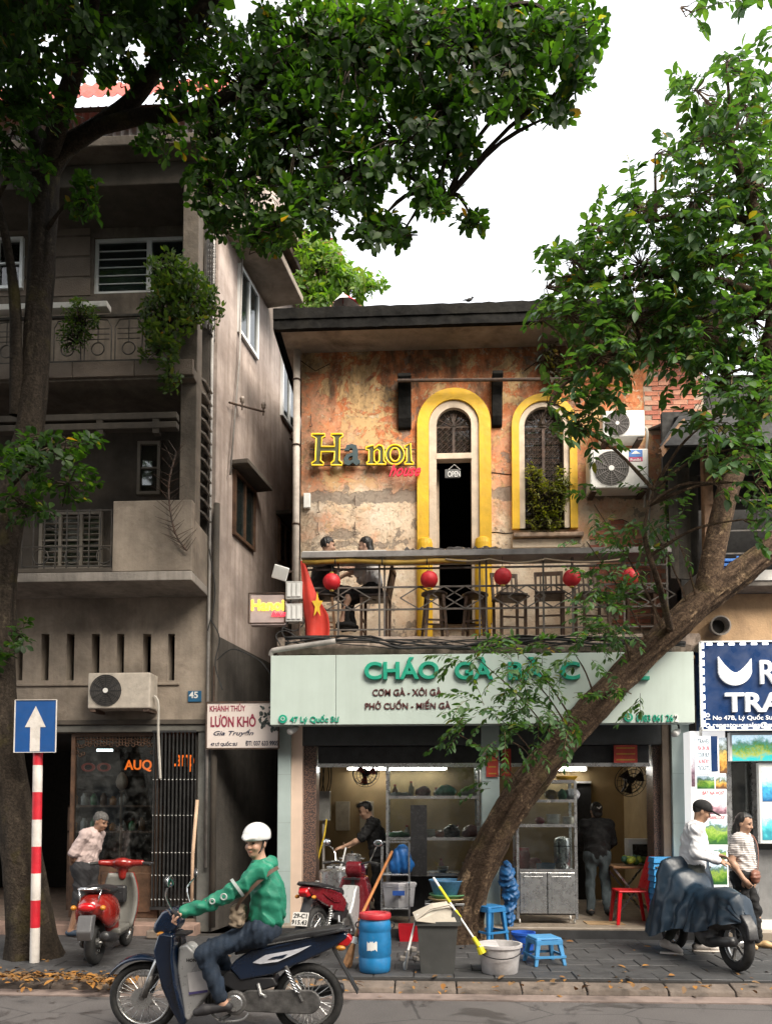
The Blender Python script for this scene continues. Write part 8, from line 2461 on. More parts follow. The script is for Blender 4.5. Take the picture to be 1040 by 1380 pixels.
 MB().tube([(-.42, -.15, .25), (-.5, -.15, .27), (-.9, -.16, .33), (-.93, -.16, .335)], [.03, .045, .05, .035], 14).build('silencer', m_plblack, t, world=False, smooth=True)
 for s in (1, -1):
  MB().tube([(-.05, s * .08, .165), (-.02, s * .24, .175)], .014, 8).build('footpeg', m_black, t, world=False)
  MB().tube([(-.30, s * .1, .34), (-.36, s * .2, .345)], .012, 7).build('rear_footpeg', m_rim, t, world=False)
  MB().tube([(-.28, s * .10, .42), (-.31, s * .12, .33)], .014, 6).build('footpeg_bracket', m_rim, t, world=False)
 MB().tube(smooth_path([(.08, .14, .2), (.0, .15, .14), (-.16, .15, .15), (-.22, .15, .2)], 4), .009, 6).build('gear_pedal', m_rim, t, world=False)
 if not loaded: MB().tube([(-.12, .09, .2), (-.2, .25, -.0)], .011, 7).build('side_stand', m_black, t, world=False)
 if plate:
  q = MB().box((-1.062, -.095, .40), (-1.055, .095, .55), rot=(0, R(22), 0)).build('number_plate', M('plate_white', (.7, .7, .68), .4), t, world=False, bev=.003)
  for i, s in enumerate(plate):
   me = text_mesh(s, .068, .003, .0015)
   co = np.array([v.co[:] for v in me.vertices]); lo, hi = co.min(0), co.max(0)
   me.transform(Matrix.Rotation(-math.pi / 2, 4, 'Z') @ Matrix.Translation((-(lo[0] + hi[0]) / 2, 0, 0)))
   me.transform(Matrix.Translation((-1.0585, 0, .475)) @ Matrix.Rotation(R(22), 4, 'Y') @ Matrix.Translation((-.0055, 0, .012 - .07 * i)))
   link('plate_lettering', me, M('plate_black', (.02, .02, .02), .5, bmp=0), q, False)
 return t
m_navyp = M('navy_gloss', (.004, .013, .036), .22, 0, var=.08, scale=3, bmp=0, coat=.6, dirt=.15, dirtcol=(.05, .05, .05))
m_silver = M('silver_panel', (.50, .50, .50), .35, .3, var=.06, bmp=.02, dirt=.12)
m_flash = M('flash_white', (.62, .63, .68), .35, bmp=0)
BKX = (PX(194, 6.17, 1340) + PX(416, 6.17, 1340)) / 2
bike1 = underbone('motorbike', 'navy blue step-through motorbike ridden by the man in green, crossing the foreground', (BKX, 6.17, 0), math.pi, m_navyp, m_silver, m_flash, loaded=True)
MB().box((.12, .112, .36), (.27, .116, .51), rot=(0, R(8), 0)).build('paper_card', M('card_white', (.68, .66, .66), .6, bmp=0), bike1, world=False)
MB().box((.115, .113, .34), (.265, .1155, .362), rot=(0, R(8), 0)).build('card_edge', M('card_violet', (.10, .08, .25), .6, bmp=0), bike1, world=False)
me = text_mesh('HONDA', .035, .002, .001); me.transform(Matrix.Translation((.29, .108, .585)) @ Matrix.Rotation(math.pi, 4, 'Z'))
link('maker_lettering', me, m_black, bike1)
m_maroonp = M('maroon_gloss', (.16, .008, .015), .25, 0, var=.08, bmp=0, coat=.5, dirt=.2, dirtcol=(.06, .04, .04))
a, b_ = G(426, 1290, .13), None
hd = R(72)
bike2 = underbone('parked_motorbike', 'maroon step-through motorbike parked behind the rider, plate towards the street', (a.x + .66 * math.cos(hd), a.y + .66 * math.sin(hd), .13), hd, m_maroonp, m_silver, m_maroonp, plate=('29-C1', '915.43'))
# ================================================================== red scooter
def scooter(loc, rz):
 t = thing('scooter', 'shiny red scooter with grey leg shield parked beside the left tree', 'scooter', loc, rz)
 m_red = M('scooter_red', (.24, .014, .010), .22, 0, var=.08, scale=3, bmp=0, coat=.6, dirt=.12, dirtcol=(.1, .03, .03))
 m_grey = M('scooter_grey', (.13, .127, .115), .5, var=.1, dirt=.2)
 wheel(t, .60, .225, .042, 0); wheel(t, -.52, .235, .055, 0)
 body = [('e', (-.42, 0, .60), (.36, .17, .17), em(0, 6)), ('e', (-.60, 0, .63), (.20, .15, .13)), ('e', (-.22, 0, .55), (.16, .15, .16)), ('c', (-.16, 0, .52), (-.06, 0, .36), .13, .11), ('e', (-.45, .13, .52), (.26, .06, .14), em(0, 8)), ('e', (-.45, -.13, .52), (.26, .06, .14), em(0, 8)),
   ('-b', (-.52, 0, .26), (.28, .09, .26), None, .05)]
 link('rear_body', surface(body, .012, .05), m_red, t)
 link('floor_board', surface([('b', (.12, 0, .29), (.26, .15, .035), None, .02), ('b', (.12, 0, .245), (.26, .11, .03), None, .02)], .012, .02), m_grey, t)
 rows = []
 for i in range(11):
  a = i / 10
  x = .30 + .13 * a + .05 * math.sin(a * 3.14); z = .28 + .62 * a
  wd = .17 + .05 * math.sin(a * 2.6) - .06 * a * a
  rows.append([(x - .09 * yy * yy, yy * wd, z) for yy in (-1, -.75, -.4, 0, .4, .75, 1)])
 MB().sheet(rows).build('leg_shield', m_grey, t, world=False, solid=.03, smooth=True)
 rows2 = [[(p_[0] + .03, p_[1] * 1.03, p_[2] + .005) for p_ in r_] for r_ in rows]
 MB().sheet(rows2).build('shield_front', m_red, t, world=False, solid=.02, smooth=True)
 MB().box((.29, -.08, .56), (.37, .08, .76)).build('glove_box', m_plblack, t, world=False, bev=.03)
 MB().torus((.30, -.02, .70), (1, 0, -.2), .028, .006, 16, 6).build('ignition_ring', m_chrome, t, world=False)
 link('headset', surface([('e', (.42, 0, 1.0), (.12, .12, .075), em(0, 20)), ('c', (.40, .1, 1.01), (.36, .24, 1.02), .045, .035), ('c', (.40, -.1, 1.01), (.36, -.24, 1.02), .045, .035), ('c', (.42, 0, .95), (.43, 0, .86), .06, .05)], .01, .03), m_red, t)
 for s in (1, -1):
  MB().tube([(.36, s * .23, 1.02), (.31, s * .35, 1.01)], .02, 10).build('grip', m_black, t, world=False)
  MB().tube([(.40, s * .24, 1.03), (.36, s * .38, 1.015)], .007, 6).build('brake_lever', m_chrome, t, world=False)
 MB().ell((.53, 0, .99), .03, .07, .06, 14, 8).build('headlight', m_mirror, t, world=False, smooth=True)
 rows = []
 for i in range(13):
  a = R(35 + i * 110 / 12)
  rows.append([(.60 + .265 * math.cos(a), yy * .07, .225 + (.265 - .03 * yy * yy) * math.sin(a)) for yy in (-1, -.5, 0, .5, 1)])
 MB().sheet(rows).build('front_mudguard', m_red, t, world=False, solid=.008, smooth=True)
 for s in (1, -1): MB().tube([(.60, s * .07, .225), (.47, s * .07, .62)], .02, 8).build('fork_leg', m_engine, t, world=False)
 link('seat', surface([('e', (-.22, 0, .76), (.22, .135, .06)), ('e', (-.50, 0, .79), (.22, .125, .06), em(0, 5))], .012, .06), M('seat_vinyl', (.02, .02, .022)), t)
 mb = MB()
 for s in (1, -1): mb.tube(smooth_path([(-.45, s * .13, .78), (-.66, s * .12, .82), (-.82, s * .085, .83), (-.86, 0, .83)], 4), .009, 7); mb.tube([(-.70, s * .115, .82), (-.74, s * .09, .68)], .008, 6)
 for x in (-.72, -.78): mb.tube([(x, -.1, .83), (x, .1, .83)], .007, 6)
 mb.build('rear_rack', m_chrome, t, world=False, smooth=True)
 link('tail_lamp', surface([('e', (-.80, 0, .64), (.05, .09, .05), em(0, 30))], .008, .01), M('lamp_red', (.5, .01, .015)), t)
 for s in (1, -1): MB().ell((-.76, s * .15, .63), .035, .03, .028, 10, 7).build('indicator', M('amber_lens', (.5, .2, .02), .3), t, world=False, smooth=True)
 prof(t, 'rear_mudguard', [(-.72, .56), (-.84, .56), (-.90, .40), (-.86, .30), (-.80, .34), (-.76, .46)], .075, None, M('guard_grey', (.10, .10, .105), .5), .015)
 link('engine_cover', surface([('e', (-.42, .10, .26), (.26, .06, .10)), ('e', (-.30, .08, .30), (.14, .06, .10)), ('e', (-.45, -.12, .25), (.14, .05, .08))], .012, .04), m_engine, t)
 MB().tube([(-.3, -.16, .26), (-.4, -.17, .27), (-.78, -.18, .34), (-.80, -.18, .345)], [.03, .05, .055, .035], 14).build('silencer', m_plblack, t, world=False, smooth=True)
 MB().tube([(-.2, .12, .2), (-.26, .2, .0)], .012, 6).build('stand', m_black, t, world=False)
 MB().tube([(-.1, -.13, .42), (-.22, -.165, .50), (-.3, -.17, .5)], .004, 4).build('side_trim', m_chrome, t, world=False)
 return t
ga, gb = G(128, 1300, .13), G(181, 1281, .13)
hd = math.atan2(gb.y - ga.y, gb.x - ga.x) + R(13)
scooter((ga.x + .52 * math.cos(hd), ga.y + .52 * math.sin(hd), .13), hd)
# ================================================================== motorbike under a rain cover
q = G(992, 1309, .13)
hd = R(101)
cvb = thing('covered_motorbike', 'motorbike under a dark blue rain cover beside the man in white', 'motorbike', (q.x + .62 * math.cos(hd), q.y + .62 * math.sin(hd), .13), hd)
wheel(cvb, .62, .27, .045, 0); wheel(cvb, -.62, .28, .05, 0)
prof(cvb, 'rear_mudguard', [(-.66, .58), (-.80, .60), (-.90, .50), (-.93, .36), (-.89, .35), (-.85, .47), (-.68, .53)], .055, None, m_plblack, .015)
MB().tube([(.62, .07, .27), (.45, .07, .8)], .022, 8).build('fork_leg', m_engine, cvb, world=False); MB().tube([(.62, -.07, .27), (.45, -.07, .8)], .022, 8).build('fork_leg', m_engine, cvb, world=False)
link('frame', surface([('c', (.4, 0, .8), (0, 0, .35), .06, .09), ('c', (0, 0, .35), (-.5, 0, .5), .1, .1), ('e', (-.15, 0, .3), (.2, .13, .14)), ('c', (-.15, 0, .3), (-.62, .08, .28), .04, .03), ('c', (-.15, 0, .3), (-.62, -.08, .28), .04, .03)], .016, .05), m_engine, cvb)
MB().tube([(-.35, .15, .27), (-.5, .16, .28), (-.85, .17, .34)], [.03, .05, .05], 12).build('silencer', m_plblack, cvb, world=False, smooth=True)
MB().tube([(-.1, -.12, .25), (-.15, -.28, .0)], .012, 6).build('side_stand', m_black, cvb, world=False)
MB().tube([(.38, .34, .98), (.44, .1, 1.0), (.44, -.1, 1.0), (.38, -.34, .98)], .014, 8).build('handlebar', m_plblack, cvb, world=False)
NU, NV = 90, 46
keys = [(-.80, .60, .05, .07, .50), (-.70, .80, .10, .16, .45), (-.45, .84, .13, .23, .42), (-.15, .80, .12, .27, .36), (.08, .82, .11, .30, .30), (.24, .98, .20, .36, .26), (.36, 1.12, .28, .40, .24), (.48, 1.02, .24, .37, .26), (.60, .80, .12, .26, .34)]
def kv(x, k):
 for a_, b_ in zip(keys, keys[1:]):
  if x <= b_[0]:
   u_ = (x - a_[0]) / (b_[0] - a_[0]); u_ = u_ * u_ * (3 - 2 * u_)
   return a_[k] + (b_[k] - a_[k]) * u_
 return keys[-1][k]
rows = []
for i in range(NU + 1):
 x = -.80 + 1.40 * i / NU
 zt_, wt_, wb_, zb_ = (kv(x, k) for k in (1, 2, 3, 4))
 row = []
 for j in range(NV + 1):
  s_ = -1 + 2 * j / NV; h_ = abs(s_); sg = 1 if s_ > 0 else -1
  if h_ < .3: y, z = sg * wt_ * (h_ / .3), zt_ - .05 * (h_ / .3) ** 2
  else:
   u_ = (h_ - .3) / .7
   y, z = sg * (wt_ + (wb_ - wt_) * u_ ** .7), zt_ - .05 - (zt_ - .05 - zb_ - .04 * math.sin(x * 9 + sg)) * u_
   w_ = .7 * mnoise.noise(Vector((x * 2.3, s_ * 1.2, 4)))
   pl = abs(math.sin(x * 8.5 + w_ * 3 + sg)) - .55 + .5 * (abs(math.sin(x * 19 + u_ * 2.2 + w_ * 5)) - .5)
   y += sg * pl * (.012 + .075 * u_)
  cr = abs(mnoise.noise(Vector((x * 4 + s_, s_ * 3.4, z * 5)))) - .2
  row.append((x + .03 * mnoise.noise(Vector((z * 4, x * 3, s_))), y + sg * cr * .05, z - cr * .035))
 rows.append(row)
ends = []
cvo = MB().sheet(rows)
for r_ in (rows[0], rows[-1]):
 c_ = Vector((r_[0][0], 0, min(p_[2] for p_ in r_)))
 cvo.add(list(r_) + [c_], [(k, k + 1, NV + 1) for k in range(NV)])
cvo.build('rain_cover', M('cover_blue', (.008, .022, .040), .42, var=.2, scale=4, bmp=.12, bscale=9), cvb, world=False, smooth=True)
# ================================================================== people
V3 = lambda *a: np.array(a, float)
def unit(v): v = np.array(v, float); return v / np.linalg.norm(v)
def hand_prims(w_, d, n_, curl=.5, left=True, s=1.):
 """palm, four unequal bent fingers and a thumb"""
 d, n_ = unit(d), np.array(n_, float); n_ = unit(n_ - d * (n_ @ d)); side = np.cross(n_, d)
 if left: side = -side
 rot = np.stack([d, side, n_], 1)
 pr = [('e', w_ + d * .048 * s, (.054 * s, .041 * s, .019 * s), rot, .012), ('c', w_, w_ + d * .03 * s, .024 * s, .026 * s, .02)]
 for i, (o, L) in enumerate(((.030, .070), (.010, .078), (-.010, .073), (-.029, .058))):
  b = w_ + d * .088 * s + side * o * s
  d1 = unit(d * math.cos(curl) + n_ * math.sin(curl)); d2 = unit(d * math.cos(curl * 2.1) + n_ * math.sin(curl * 2.1))
  m_ = b + d1 * L * .5 * s
  pr += [('c', b - d * .015 * s, m_, .0098 * s, .009 * s, .006), ('c', m_, m_ + d2 * L * .5 * s, .009 * s, .0075 * s, .004)]
 tb = w_ + d * .025 * s + side * .034 * s
 t1 = tb + unit(d * .75 + side * .6 + n_ * .25) * .04 * s; t2 = t1 + unit(d * .95 + side * .1 + n_ * (.2 + curl * .4)) * .032 * s
 return pr + [('c', tb, t1, .014 * s, .0115 * s, .012), ('c', t1, t2, .011 * s, .009 * s, .006)]
def head_frame(dr, up=(0, 0, 1)):
 f = unit(dr); l = unit(np.cross(up, f)); u = np.cross(f, l)
 return f, l, u
def person(name, label, loc, rz, J, st, res=.0095):
 """one continuous body; shirt, trousers, hair, shoes as children. st: colours and garment lengths"""
 t = thing(name, label, 'person', loc, rz)
 skin = M('skin_%s' % st['skin_id'], st['skin'], .5, var=.08, scale=10, bmp=.04, spec=.4)
 g = {k: np.array(v, float) for k, v in J.items()}
 H_ = g['head']; f, l, u = head_frame(g['face'], J.get('headup', (0, 0, 1)))
 hp = lambda a, b, c: H_ + f * a + l * b + u * c
 hr = np.stack([f, l, u], 1)
 wm = st.get('w', 1.0)
 # ---- head
 body = [('e', hp(-.012, 0, .032), (.094, .074, .088), hr, .02), ('e', hp(.022, 0, -.045), (.062, .056, .072), hr, .03), ('e', hp(.056, 0, -.088), (.026, .024, .020), hr, .02),
   ('c', hp(.078, 0, .012), hp(.098, 0, -.028), .010, .0125, .012), ('e', hp(.093, .009, -.031), (.010, .009, .008), hr, .008), ('e', hp(.093, -.009, -.031), (.010, .009, .008), hr, .008),
   ('e', hp(.072, .03, .022), (.014, .026, .008), hr, .012), ('e', hp(.072, -.03, .022), (.014, .026, .008), hr, .012), ('e', hp(.058, .036, -.030), (.026, .022, .024), hr, .02), ('e', hp(.058, -.036, -.030), (.026, .022, .024), hr, .02),
   ('e', hp(.079, 0, -.056), (.011, .021, .0065), hr, .006), ('e', hp(.076, 0, -.068), (.011, .018, .0065), hr, .006),
   ('e', hp(-.008, .076, -.008), (.020, .010, .032), hr, .006), ('e', hp(-.008, -.076, -.008), (.020, .010, .032), hr, .006)]
 nk = g['neck']
 body += [('c', nk - V3(0, 0, .05), hp(-.018, 0, -.055), .056, .05, .03)]
 ch, pv = g['chest'], g['pelvis']
 dv = unit(nk - pv)
 lat = unit(g['shL'] - g['shR']); fr = unit(np.cross(lat, dv))
 trot = np.stack([fr, lat, np.cross(fr, lat)], 1)
 plat = unit(g['hipL'] - g['hipR'])
 mid = (ch + pv) / 2
 torso = lambda e: [('e', ch, (.112 * wm + e, .152 * wm + e, .185 + e), trot, .07), ('e', mid - fr * .0, (.105 * wm + e, .135 * wm + e, .15 + e), trot, .07), ('c', g['shL'], g['shR'], .052 + e, .052 + e, .06), ('c', (g['shL'] + g['shR']) / 2, nk - dv * .02, .075 + e, .055 + e * .6, .05)]
 pelv = lambda e: [('c', g['hipL'], g['hipR'], .098 * wm + e, .098 * wm + e, .05), ('e', pv, (.11 * wm + e, .15 * wm + e, .12 + e), trot, .06)]
 body += torso(-.012) + pelv(-.012)
 arm, leg, feet = {}, {}, []
 lr = st.get('limb', 1.0)
 for s in 'LR':
  sh, el, wr = g['sh' + s], g['el' + s], g['wr' + s]
  body += [('c', sh, el, .045 * lr, .036 * lr, .03), ('c', el, wr, .036 * lr, .025 * lr, .02), ('e', el + (wr - el) * .25, (.040 * lr,) * 3, None, .03)]
  if 'hd' + s in g: body += hand_prims(wr, g['hd' + s], g['hn' + s], st.get('curl' + s, .5), s == 'L')
  hi, kn, an, to = g['hip' + s], g['kn' + s], g['an' + s], g['to' + s]
  body += [('c', hi, kn, .072 * lr, .048 * lr, .04), ('c', kn, an, .046 * lr, .034 * lr, .03), ('e', kn + (an - kn) * .28 - 0, (.05 * lr,) * 3, None, .04)]
  fd = unit(to - an); heel = an + V3(0, 0, -.035) - unit(V3(fd[0], fd[1], 0)) * .03
  body += [('c', an, heel, .034, .03, .02), ('c', heel, to - fd * .04, .032, .03, .02), ('c', to - fd * .05, to, .034, .024, .02)]
 link('body', surface(body, res, .02), skin, t)
 # ---- face details
 for s in (1, -1):
  MB().ell(hp(.075, .031 * s, .008), .010, .0135, .007, 10, 6, rot=Matrix(hr.tolist()).to_euler()).build('eye', M('eye_dark', (.03, .02, .018), .25, bmp=0), t, world=False)
  MB().tube([hp(.083, .013 * s, .027), hp(.086, .03 * s, .033), hp(.074, .05 * s, .027)], .0045, 5).build('eyebrow', M('brow', (.02, .016, .014), .8, bmp=0), t, world=False)
 MB().tube([hp(.080, -.021, -.062), hp(.0895, 0, -.0615), hp(.080, .021, -.062)], .004, 5).build('lips', M('lips_%s' % st['skin_id'], tuple(c * k for c, k in zip(st['skin'], (.8, .5, .5))), .5, bmp=0), t, world=False)
 # ---- shirt
 wf_ = wave_fold(.004, 30, st.get('seed', 1)); wg_ = wave_fold(st.get('crease', .010), 17, st.get('seed', 1) + 3)
 fold = lambda p: wf_(p) + np.abs(wg_(p)) - .005
 e = st.get('loose', .016)
 sl = st.get('sleeve', .5)
 shirt = torso(e) + [('e', pv + dv * st.get('hem', .06), (.115 * wm + e, .148 * wm + e, .13 + e * .5), trot, .06)]
 for s in 'LR':
  sh, el, wr = g['sh' + s], g['el' + s], g['wr' + s]
  if sl <= .5:
   shirt += [('c', sh, sh + (el - sh) * sl * 2, .054 * lr + e * .6, .050 * lr + e, .04)]
  else:
   shirt += [('c', sh, el, .052 * lr + e * .6, .043 * lr + e * .7, .04), ('c', el, el + (wr - el) * min(1, (sl - .5) * 2) * .97, .043 * lr + e * .7, .032 * lr + e * .6, .025)]
 shirt += st.get('shirt_extra', lambda g_: [])(g)
 hemc = pv - dv * st.get('cut', .06)
 Rm = np.stack([fr, lat, dv], 1)
 shirt += [('-b', hemc - dv * .3, (.6, .6, .3), Rm, .001)] if not st.get('nocut') else []
 link('shirt', surface(shirt, res, .03, fold), st['shirt'], t)
 # ---- trousers
 tl = st.get('trouser', 1.0); te = st.get('tloose', .016)
 tro = pelv(te)
 for s in 'LR':
  hi, kn, an = g['hip' + s], g['kn' + s], g['an' + s]
  tro += [('c', hi, kn, .078 * lr + te, .053 * lr + te, .05)]
  if tl > .55: tro += [('c', kn, kn + (an - kn) * (tl - .5) * 1.9, .053 * lr + te, .040 * lr + te * st.get('flare', 1), .04)]
  else: tro += [('c', kn, kn + (an - kn) * .05, .053 * lr + te, .052 * lr + te, .04)]
 link('trousers', surface(tro, res, .03, (lambda a_, b_: lambda p: a_(p) + np.abs(b_(p)) - .004)(wave_fold(.003, 34, st.get('seed', 1) + 7), wave_fold(.011, 14, st.get('seed', 1) + 9))), st['trousers'], t)
 # ---- shoes
 if st.get('shoes'):
  for s in 'LR':
   an, to = g['an' + s], g['to' + s]
   fd = unit(to - an); fl = unit(V3(fd[0], fd[1], 0)); heel = an + V3(0, 0, -.035) - fl * .035
   sp = [('c', heel, to - fd * .05, .040, .038, .02), ('c', to - fd * .06, to + fl * .01, .042, .032, .02)]
   if st.get('high'): sp += [('c', an, heel, .042, .04, .02)]
   link('shoe', surface(sp, .009, .02), st['shoes'], t)
   if st.get('sole'):
    hz_ = min(heel[2], to[2]) - .030
    link('sole', surface([('b', (V3(*(heel + to) / 2) * V3(1, 1, 0) + V3(0, 0, hz_)), (np.linalg.norm((to - heel)[:2]) / 2 + .04, .042, .011), np.array(Matrix.Rotation(math.atan2(fl[1], fl[0]), 3, 'Z')), .01)], .008, .01), st['sole'], t)
 # ---- hair
 if st.get('hair'):
  hp_ = [('e', hp(-.016, 0, .040), (.102, .083, .096), hr, .02)] + (st['hair_extra'](hp, hr) if 'hair_extra' in st else []) + \
              [('-b', hp(.10, 0, -.055 + st.get('fringe', 0)), (.085, .12, .105), hr, .02), ('-b', hp(.06, 0, -.16), (.085, .058, .14), hr, .02)]
  link('hair', surface(hp_, .008, .02, wave_fold(.003, 60, 3)), st['hair'], t)
 return t, hp, hr, g
def STAND(h=1.68, **kw):
 k = h / 1.70
 J = dict(pelvis=(0, 0, .93), hipL=(0, .085, .90), hipR=(0, -.085, .90), knL=(.02, .10, .49), knR=(.02, -.10, .49), anL=(-.02, .10, .085), anR=(-.02, -.10, .085), toL=(.15, .13, .035), toR=(.15, -.13, .035),
             chest=(0, 0, 1.22), neck=(0, 0, 1.43), shL=(0, .175, 1.375), shR=(0, -.175, 1.375), head=(.03, 0, 1.575), face=(1, 0, 0),
             elL=(-.02, .22, 1.10), elR=(-.02, -.22, 1.10), wrL=(.05, .23, .86), wrR=(.05, -.23, .86), hdL=(.15, 0, -1), hdR=(.15, 0, -1), hnL=(0, -1, 0), hnR=(0, 1, 0))
 for q, v in kw.items(): J[q] = v
 out = {}
 for q, v in J.items():
  out[q] = tuple(v) if q in ('face', 'hdL', 'hdR', 'hnL', 'hnR', 'headup') else tuple(x * k for x in v)
 return out
m_hair = M('black_hair', (.012, .010, .009), .45, var=.3, scale=40, bmp=.3, bscale=80)
m_blk = M('black_cloth', (.007, .007, .008), .85, var=.2, scale=8, bmp=.15)
m_denim = M('denim', (.012, .023, .042), .85, var=.3, scale=7, bmp=.25, bscale=50, wear=.0)
m_denimg = M('grey_denim', (.06, .08, .09), .85, var=.2, scale=7, bmp=.2)
# ---------------------------------------------------------------- the rider
m_jacket = M('green_jacket', (.015, .21, .125), .55, var=.15, scale=5, bmp=.25, bscale=18)
m_reflect = M('grey_band', (.40, .45, .43), .5, bmp=.05)
J = dict(pelvis=(-.32, 0, .84), hipL=(-.29, .09, .82), hipR=(-.29, -.09, .82), knL=(.13, .17, .66), knR=(.13, -.17, .66), anL=(-.02, .165, .29), anR=(-.02, -.165, .29), toL=(.17, .18, .21), toR=(.17, -.18, .21),
         chest=(-.33, 0, 1.12), neck=(-.275, 0, 1.36), shL=(-.29, .185, 1.29), shR=(-.27, -.185, 1.29), head=(-.235, .01, 1.515), face=(.42, .9, -.08),
         elL=(-.02, .27, 1.09), elR=(-.02, -.27, 1.09), wrL=(.25, .30, 1.0), wrR=(.25, -.30, 1.0), hdL=(.6, .1, -.25), hdR=(.6, -.1, -.25), hnL=(.2, 0, -1), hnR=(.2, 0, -1))
rider, hp, hr, g = person('person', 'motorbike rider in green jacket, jeans and white helmet, glancing towards the street', bike1.location, math.pi, J, dict(
 skin=(.50, .29, .20), skin_id='rider', shirt=m_jacket, sleeve=1.0, loose=.028, cut=.09, hem=.05, trousers=m_denim, tloose=.02, hair=m_hair, curlL=1.0, curlR=1.0, crease=.017, seed=4, trouser=.97,
 shirt_extra=lambda g_: [('e', g_['neck'] + V3(-.075, 0, -.01), (.075, .10, .06), None, .04), ('c', g_['neck'] + V3(-.02, .06, .0), g_['neck'] + V3(.05, 0, -.03), .035, .03, .03), ('c', g_['neck'] + V3(-.02, -.06, .0), g_['neck'] + V3(.05, 0, -.03), .035, .03, .03)],
 shoes=M('sandal_dark', (.03, .028, .03), .6), ), res=.0075)
hel = thing('helmet', 'white half-shell helmet worn by the motorbike rider', 'helmet', (0, 0, 0)); hel.parent = rider
for k_ in ('label', 'category'): del hel[k_]
bpy.data.objects.remove(hel)
hs = link('helmet', surface([('e', hp(-.015, 0, .062), (.128, .105, .105), hr, .02), ('c', hp(.095, .05, .052), hp(.135, 0, .045), .012, .010, .03), ('c', hp(.095, -.05, .052), hp(.135, 0, .045), .012, .010, .03), ('-b', hp(0, 0, -.085), (.3, .3, .11), hr, .005)], .0075, .03), M('helmet_white', (.82, .82, .80), .3, var=.04, bmp=0, coat=.4), rider)
MB().tube([hp(.0, .088, .03), hp(.03, .066, -.06), hp(.05, 0, -.115), hp(.03, -.066, -.06), hp(.0, -.088, .03)], .006, 5).build('chin_strap', m_black, rider, world=False)
def ring(a, b, u_, r_, name, mat, par, w_=.012):
 a, b = np.array(a), np.array(b); c_ = a + (b - a) * u_
 x_, y_, d_ = basis(Vector(b - a))
 mb = MB(); n = 20; vs_, fs_ = [], []
 for k in range(n):
  q_ = 2 * math.pi * k / n
  e_ = x_ * math.cos(q_) + y_ * math.sin(q_)
  vs_ += [Vector(c_) + e_ * r_ - d_ * w_, Vector(c_) + e_ * r_ + d_ * w_]
 for k in range(n): fs_.append((2 * k, 2 * ((k + 1) % n), 2 * ((k + 1) % n) + 1, 2 * k + 1))
 return mb.add(vs_, fs_).build(name, mat, par, world=False, solid=.003)
for s in 'LR': ring(g['sh' + s], g['el' + s], .55, .081, 'reflective_band', m_reflect, rider)
MB().torus(g['sh' + 'L'] + (g['elL'] - g['shL']) * .85 + V3(0, .072, .0), (0, 1, 0), .022, .007, 12, 5).build('sleeve_mark', m_reflect, rider, world=False)
MB().torus(g['sh' + 'L'] + (g['elL'] - g['shL']) * 1.02 + V3(.04, .068, .0), (0, 1, 0), .018, .007, 12, 5).build('sleeve_mark', m_reflect, rider, world=False)
bag = thing('sling_bag', 'small beige sling bag on the rider\'s lap', 'bag', (0, 0, 0))
bw = Matrix.LocRotScale(bike1.location, Euler((0, 0, math.pi)), None)
bag.location = bw @ Vector((-.10, .06, .86)); bag.rotation_euler = (0, 0, math.pi)
link('pouch', surface([('b', (-.02, .05, .09), (.05, .10, .085), None, .03)], .009, .02, wave_fold(.006, 40, 2)), M('bag_beige', (.22, .17, .12), .8, var=.2, bmp=.2), bag)
pts = [Vector((-.02, .13, .15)) , Vector((-.06, .15, .22)), Vector((-.17, .155, .34)), Vector((-.27, .12, .43)), Vector((-.33, .05, .47))]
rows = []
for p_ in smooth_path(pts, 5): rows.append([p_ + Vector((.0, .015, .012)), p_ + Vector((-.014, .017, -.014))])
MB().sheet(rows).build('strap', M('strap_brown', (.10, .06, .04), .7), bag, world=False, solid=.005)
# ---------------------------------------------------------------- old man by the scooter
J = STAND(1.66, pelvis=(-.04, 0, .93), chest=(.05, 0, 1.21), neck=(.12, 0, 1.40), shL=(.08, .17, 1.35), shR=(.08, -.17, 1.35), head=(.21, 0, 1.525), face=(.93, -.15, -.35),
          elL=(-.04, .22, 1.10), elR=(-.06, -.22, 1.09), wrL=(-.12, .10, .90), wrR=(-.12, -.10, .89), hdL=(-.2, -.4, -.6), hdR=(-.2, .4, -.6), hnL=(1, 0, 0), hnR=(1, 0, 0), knL=(.05, .1, .49), anL=(.08, .11, .085), toL=(.25, .12, .035), anR=(-.14, -.1, .085), knR=(-.03, -.1, .49), toR=(.03, -.11, .035))
q = G(112, 1262, .13)
person('person', 'old man in pale pink T-shirt stooping behind the red scooter', (q.x, q.y + .05, .13), R(-8), J, dict(skin=(.30, .17, .11), skin_id='old', shirt=M('pale_tee', (.52, .41, .39), .9, var=.08, bmp=.2, bscale=14), sleeve=.42, loose=.028, cut=.10, trousers=M('dark_trousers', (.025, .025, .028), .9), trouser=.55, tloose=.03,
       hair=M('grey_hair', (.10, .095, .09), .7, var=.3, scale=40, bmp=.3, bscale=80), shoes=M('blue_sandal', (.03, .05, .08), .6), seed=6))
